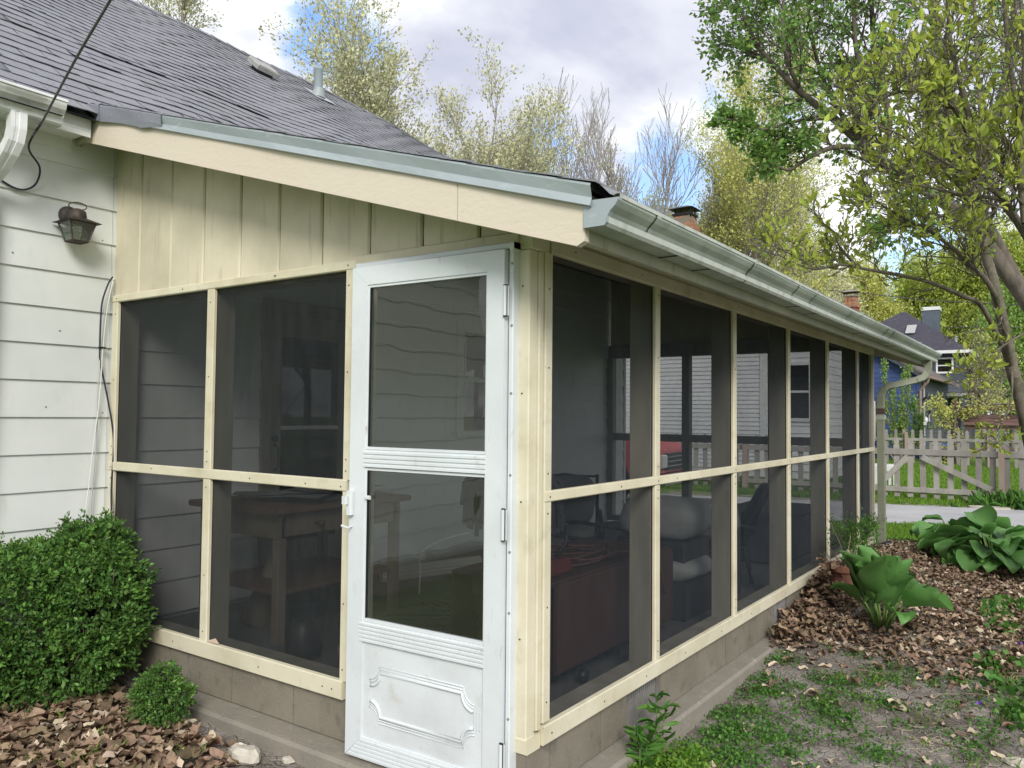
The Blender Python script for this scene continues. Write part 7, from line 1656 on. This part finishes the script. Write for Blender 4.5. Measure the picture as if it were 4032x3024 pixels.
def blades(name, label, xy, h, matn, seed, wd=0.12, lean=0.5):
    rng = np.random.RandomState(seed); n = len(xy); z = hzv(xy[:, 0], xy[:, 1]); an = rng.uniform(0, 6.28, n); l = rng.uniform(0, lean, n)
    d = np.stack([np.cos(an) * l, np.sin(an) * l, np.ones(n)], 1); d /= np.linalg.norm(d, axis=1, keepdims=True); s = np.stack([-np.sin(an + 1), np.cos(an + 1), np.zeros(n)], 1)
    H_ = h * rng.uniform(0.5, 1.3, (n, 1)); b = np.column_stack([xy, z]); w = s * h * wd * 0.5
    V = np.stack([b - w, b + w, b + d * H_ * .6 + w * .8, b + d * H_ + d * [1, 1, -.3] * H_ * .25 - w * 0.1], 1).reshape(-1, 3); return add_np(name, V, (np.arange(n) * 4)[:, None] + np.array([[0, 1, 2, 3]]), matn, label=label, kind='stuff')
rng = np.random.RandomState(20)
x = rng.uniform(-2.0, 3.6, 60000); y = rng.uniform(7.0, 12.6, 60000); ok = (y < near_edge(x) + 0.04 * rng.normal(0, 1, 60000)) & ((y > 7.9) | (rng.rand(60000) < 0.4))
blades('lawn_strip_grass', 'bright grass strip between the leaf bed and the driveway', np.column_stack([x, y])[ok], 0.06, 'grass', 701, wd=0.14)
x = rng.uniform(-9.5, 6.0, 110000); y = 14.6 + (rng.rand(110000) ** 1.5) * 15; ok = (y > far_edge(x) + 0.1 + 0.5 * rng.rand(110000)) & ((y > far_edge(x) + 1.1) | (rng.rand(110000) < 0.45))
blades('back_lawn_grass', 'mown grass of the back lawn between the picket fences', np.column_stack([x, y])[ok], 0.07, 'grass', 702, wd=0.3)
def tufts(rng, cs, per, sp): c = np.repeat(np.array(cs), per, 0); return c + rng.normal(0, sp, c.shape)
blades('grass_tufts', 'thin grass tufts on the soil near the footing', tufts(rng, [(rng.uniform(0.2, 2.1), rng.uniform(0.8, 2.9)) for _ in range(34)], 12, 0.03), 0.06, 'grass', 703, wd=0.05, lean=0.9)
blades('grass_tufts', 'thin grass blades in the left leaf bed', tufts(rng, [(rng.uniform(-2.3, -1.4), rng.uniform(-0.95, -0.3)) for _ in range(14)], 12, 0.025), 0.08, 'grass', 704, wd=0.04, lean=0.9)
# dead straw on the bare soil
sm_ = MB()
for k in range(170):
    c = Vector((rng.uniform(0.5, 2.0), rng.uniform(1.0, 2.6), 0)) if k > 60 else Vector((rng.normal(1.05, .12), rng.normal(1.75, .10), 0)); a = rng.uniform(0, 6.28); pts = []
    for j in range(4): a += rng.normal(0, .35); c = c + Vector((math.cos(a), math.sin(a), 0)) * 0.02; pts.append((c.x, c.y, hz(c.x, c.y) + 0.006 + 0.006 * rng.rand()))
    sm_.tube(pts, 0.0012, 3, cap=False)
add('dry_straw', sm_, 'straw', label='pale dead straw strands on the cracked soil', kind='stuff')
tw = MB()
for k in range(60):
    c = Vector((rng.uniform(0.3, 2.1), rng.uniform(2.2, 4.8), 0)); a = rng.uniform(0, 6.28); pts = []
    for j in range(4): a += rng.normal(0, .3); c = c + Vector((math.cos(a), math.sin(a), 0)) * 0.05; pts.append((c.x, c.y, hz(c.x, c.y) + 0.03 + 0.02 * rng.rand()))
    tw.tube(pts, 0.003, 4, cap=False)
add('fallen_twigs', tw, 'drystem', label='thin fallen twigs lying on the leaf bed', kind='stuff')
# violets in flower
for i, p in enumerate(((1.226,2.301,-0.27), (1.349,3.413,-0.27))):
    v = thing('violet', (p[0], p[1], hz(p[0], p[1])), ('purple violet flower at the edge of the bare soil', 'purple violet flower among the leaves at the right edge')[i], 'flower', 'violets in flower')
    add('stalk', MB().tube([(p[0], p[1], hz(p[0], p[1])), (p[0], p[1], hz(p[0], p[1]) + 0.05)], 0.0015, 4), 'stem', v)
    V, F = leaves_np(np.repeat([[p[0], p[1], hz(p[0], p[1]) + 0.05]], 6, 0), rng.normal(0, 1, (6, 3)), 0.018, rng, asp=0.8, up=0); add_np('petals', V, F, 'violet', v)
# tall weed at the footing corner
def weed(label, bx_, by_, h_, seed):
    r = random.Random(seed); root = thing('tall_weed', (bx_, by_, hz(bx_, by_)), label, 'weed', 'tall weeds beside the footing'); zb_ = hz(bx_, by_)
    P0, D0, sm = [], [], MB()
    for s in range(2):
        ox, oy = (0.0, 0.0) if s == 0 else (0.035, 0.02); hh_ = h_ * (1 if s == 0 else 0.85); pts = [(bx_ + ox * t, by_ + oy * t, zb_ + hh_ * t) for t in (0, .3, .6, 1)]; sm.tube(pts, [0.0035, 0.003, 0.0025, 0.0012], 5)
        for k in range(22):
            t = 0.12 + 0.88 * k / 21; a = k * 2.4; P0.append((bx_ + ox * t, by_ + oy * t, zb_ + hh_ * t)); D0.append((math.cos(a) * 2.2, math.sin(a) * 2.2, 1.0))
    add('stem', sm, 'stem', root); rg = np.random.RandomState(seed); V, F = leaves_np(P0, D0, 0.075, rg, asp=0.26, up=0.1, quad=False, szvar=.25); add_np('leaves', V, F, 'weed', root); return root
wx, wy = 0.14, 0.80
weed('taller weed with narrow leaves in front of the crawl vent', wx, wy, 0.30, 31)
weed('shorter narrow-leaved weed left of the vent', 0.13, 0.66, 0.20, 32)
# twigs caught on the left sill, leaf on sill
add('sill_leaf', MB().poly([(-1.93, -0.012, 0.075), (-1.86, -0.02, 0.076), (-1.82, -0.012, 0.078), (-1.87, 0.0, 0.095)]), 'deadleaf_pale', label='dry leaf lying on the left bottom rail', cat='leaf')

# soil crumbs and grit
rng = np.random.RandomState(31); n = 5200
xy = np.stack([rng.uniform(0.12, 2.3, n), rng.uniform(0.8, 3.6, n)], 1); z = hzv(xy[:, 0], xy[:, 1]); sz = 0.0025 + 0.008 * rng.rand(n) ** 3
o8 = np.array([[1, 0, 0], [0, 1, 0], [-1, 0, 0], [0, -1, 0], [0, 0, 1]], float)
V = np.column_stack([xy, z])[:, None, :] + o8[None] * sz[:, None, None] * rng.uniform(0.6, 1.3, (n, 5, 3)); F = (np.arange(n) * 5)[:, None, None] + np.array([[0, 1, 4], [1, 2, 4], [2, 3, 4], [3, 0, 4]])[None]
add_np('soil_crumbs', V.reshape(-1, 3), F.reshape(-1, 3), 'footing', label='crumbs of dry soil and grit on the bare ground', kind='stuff')
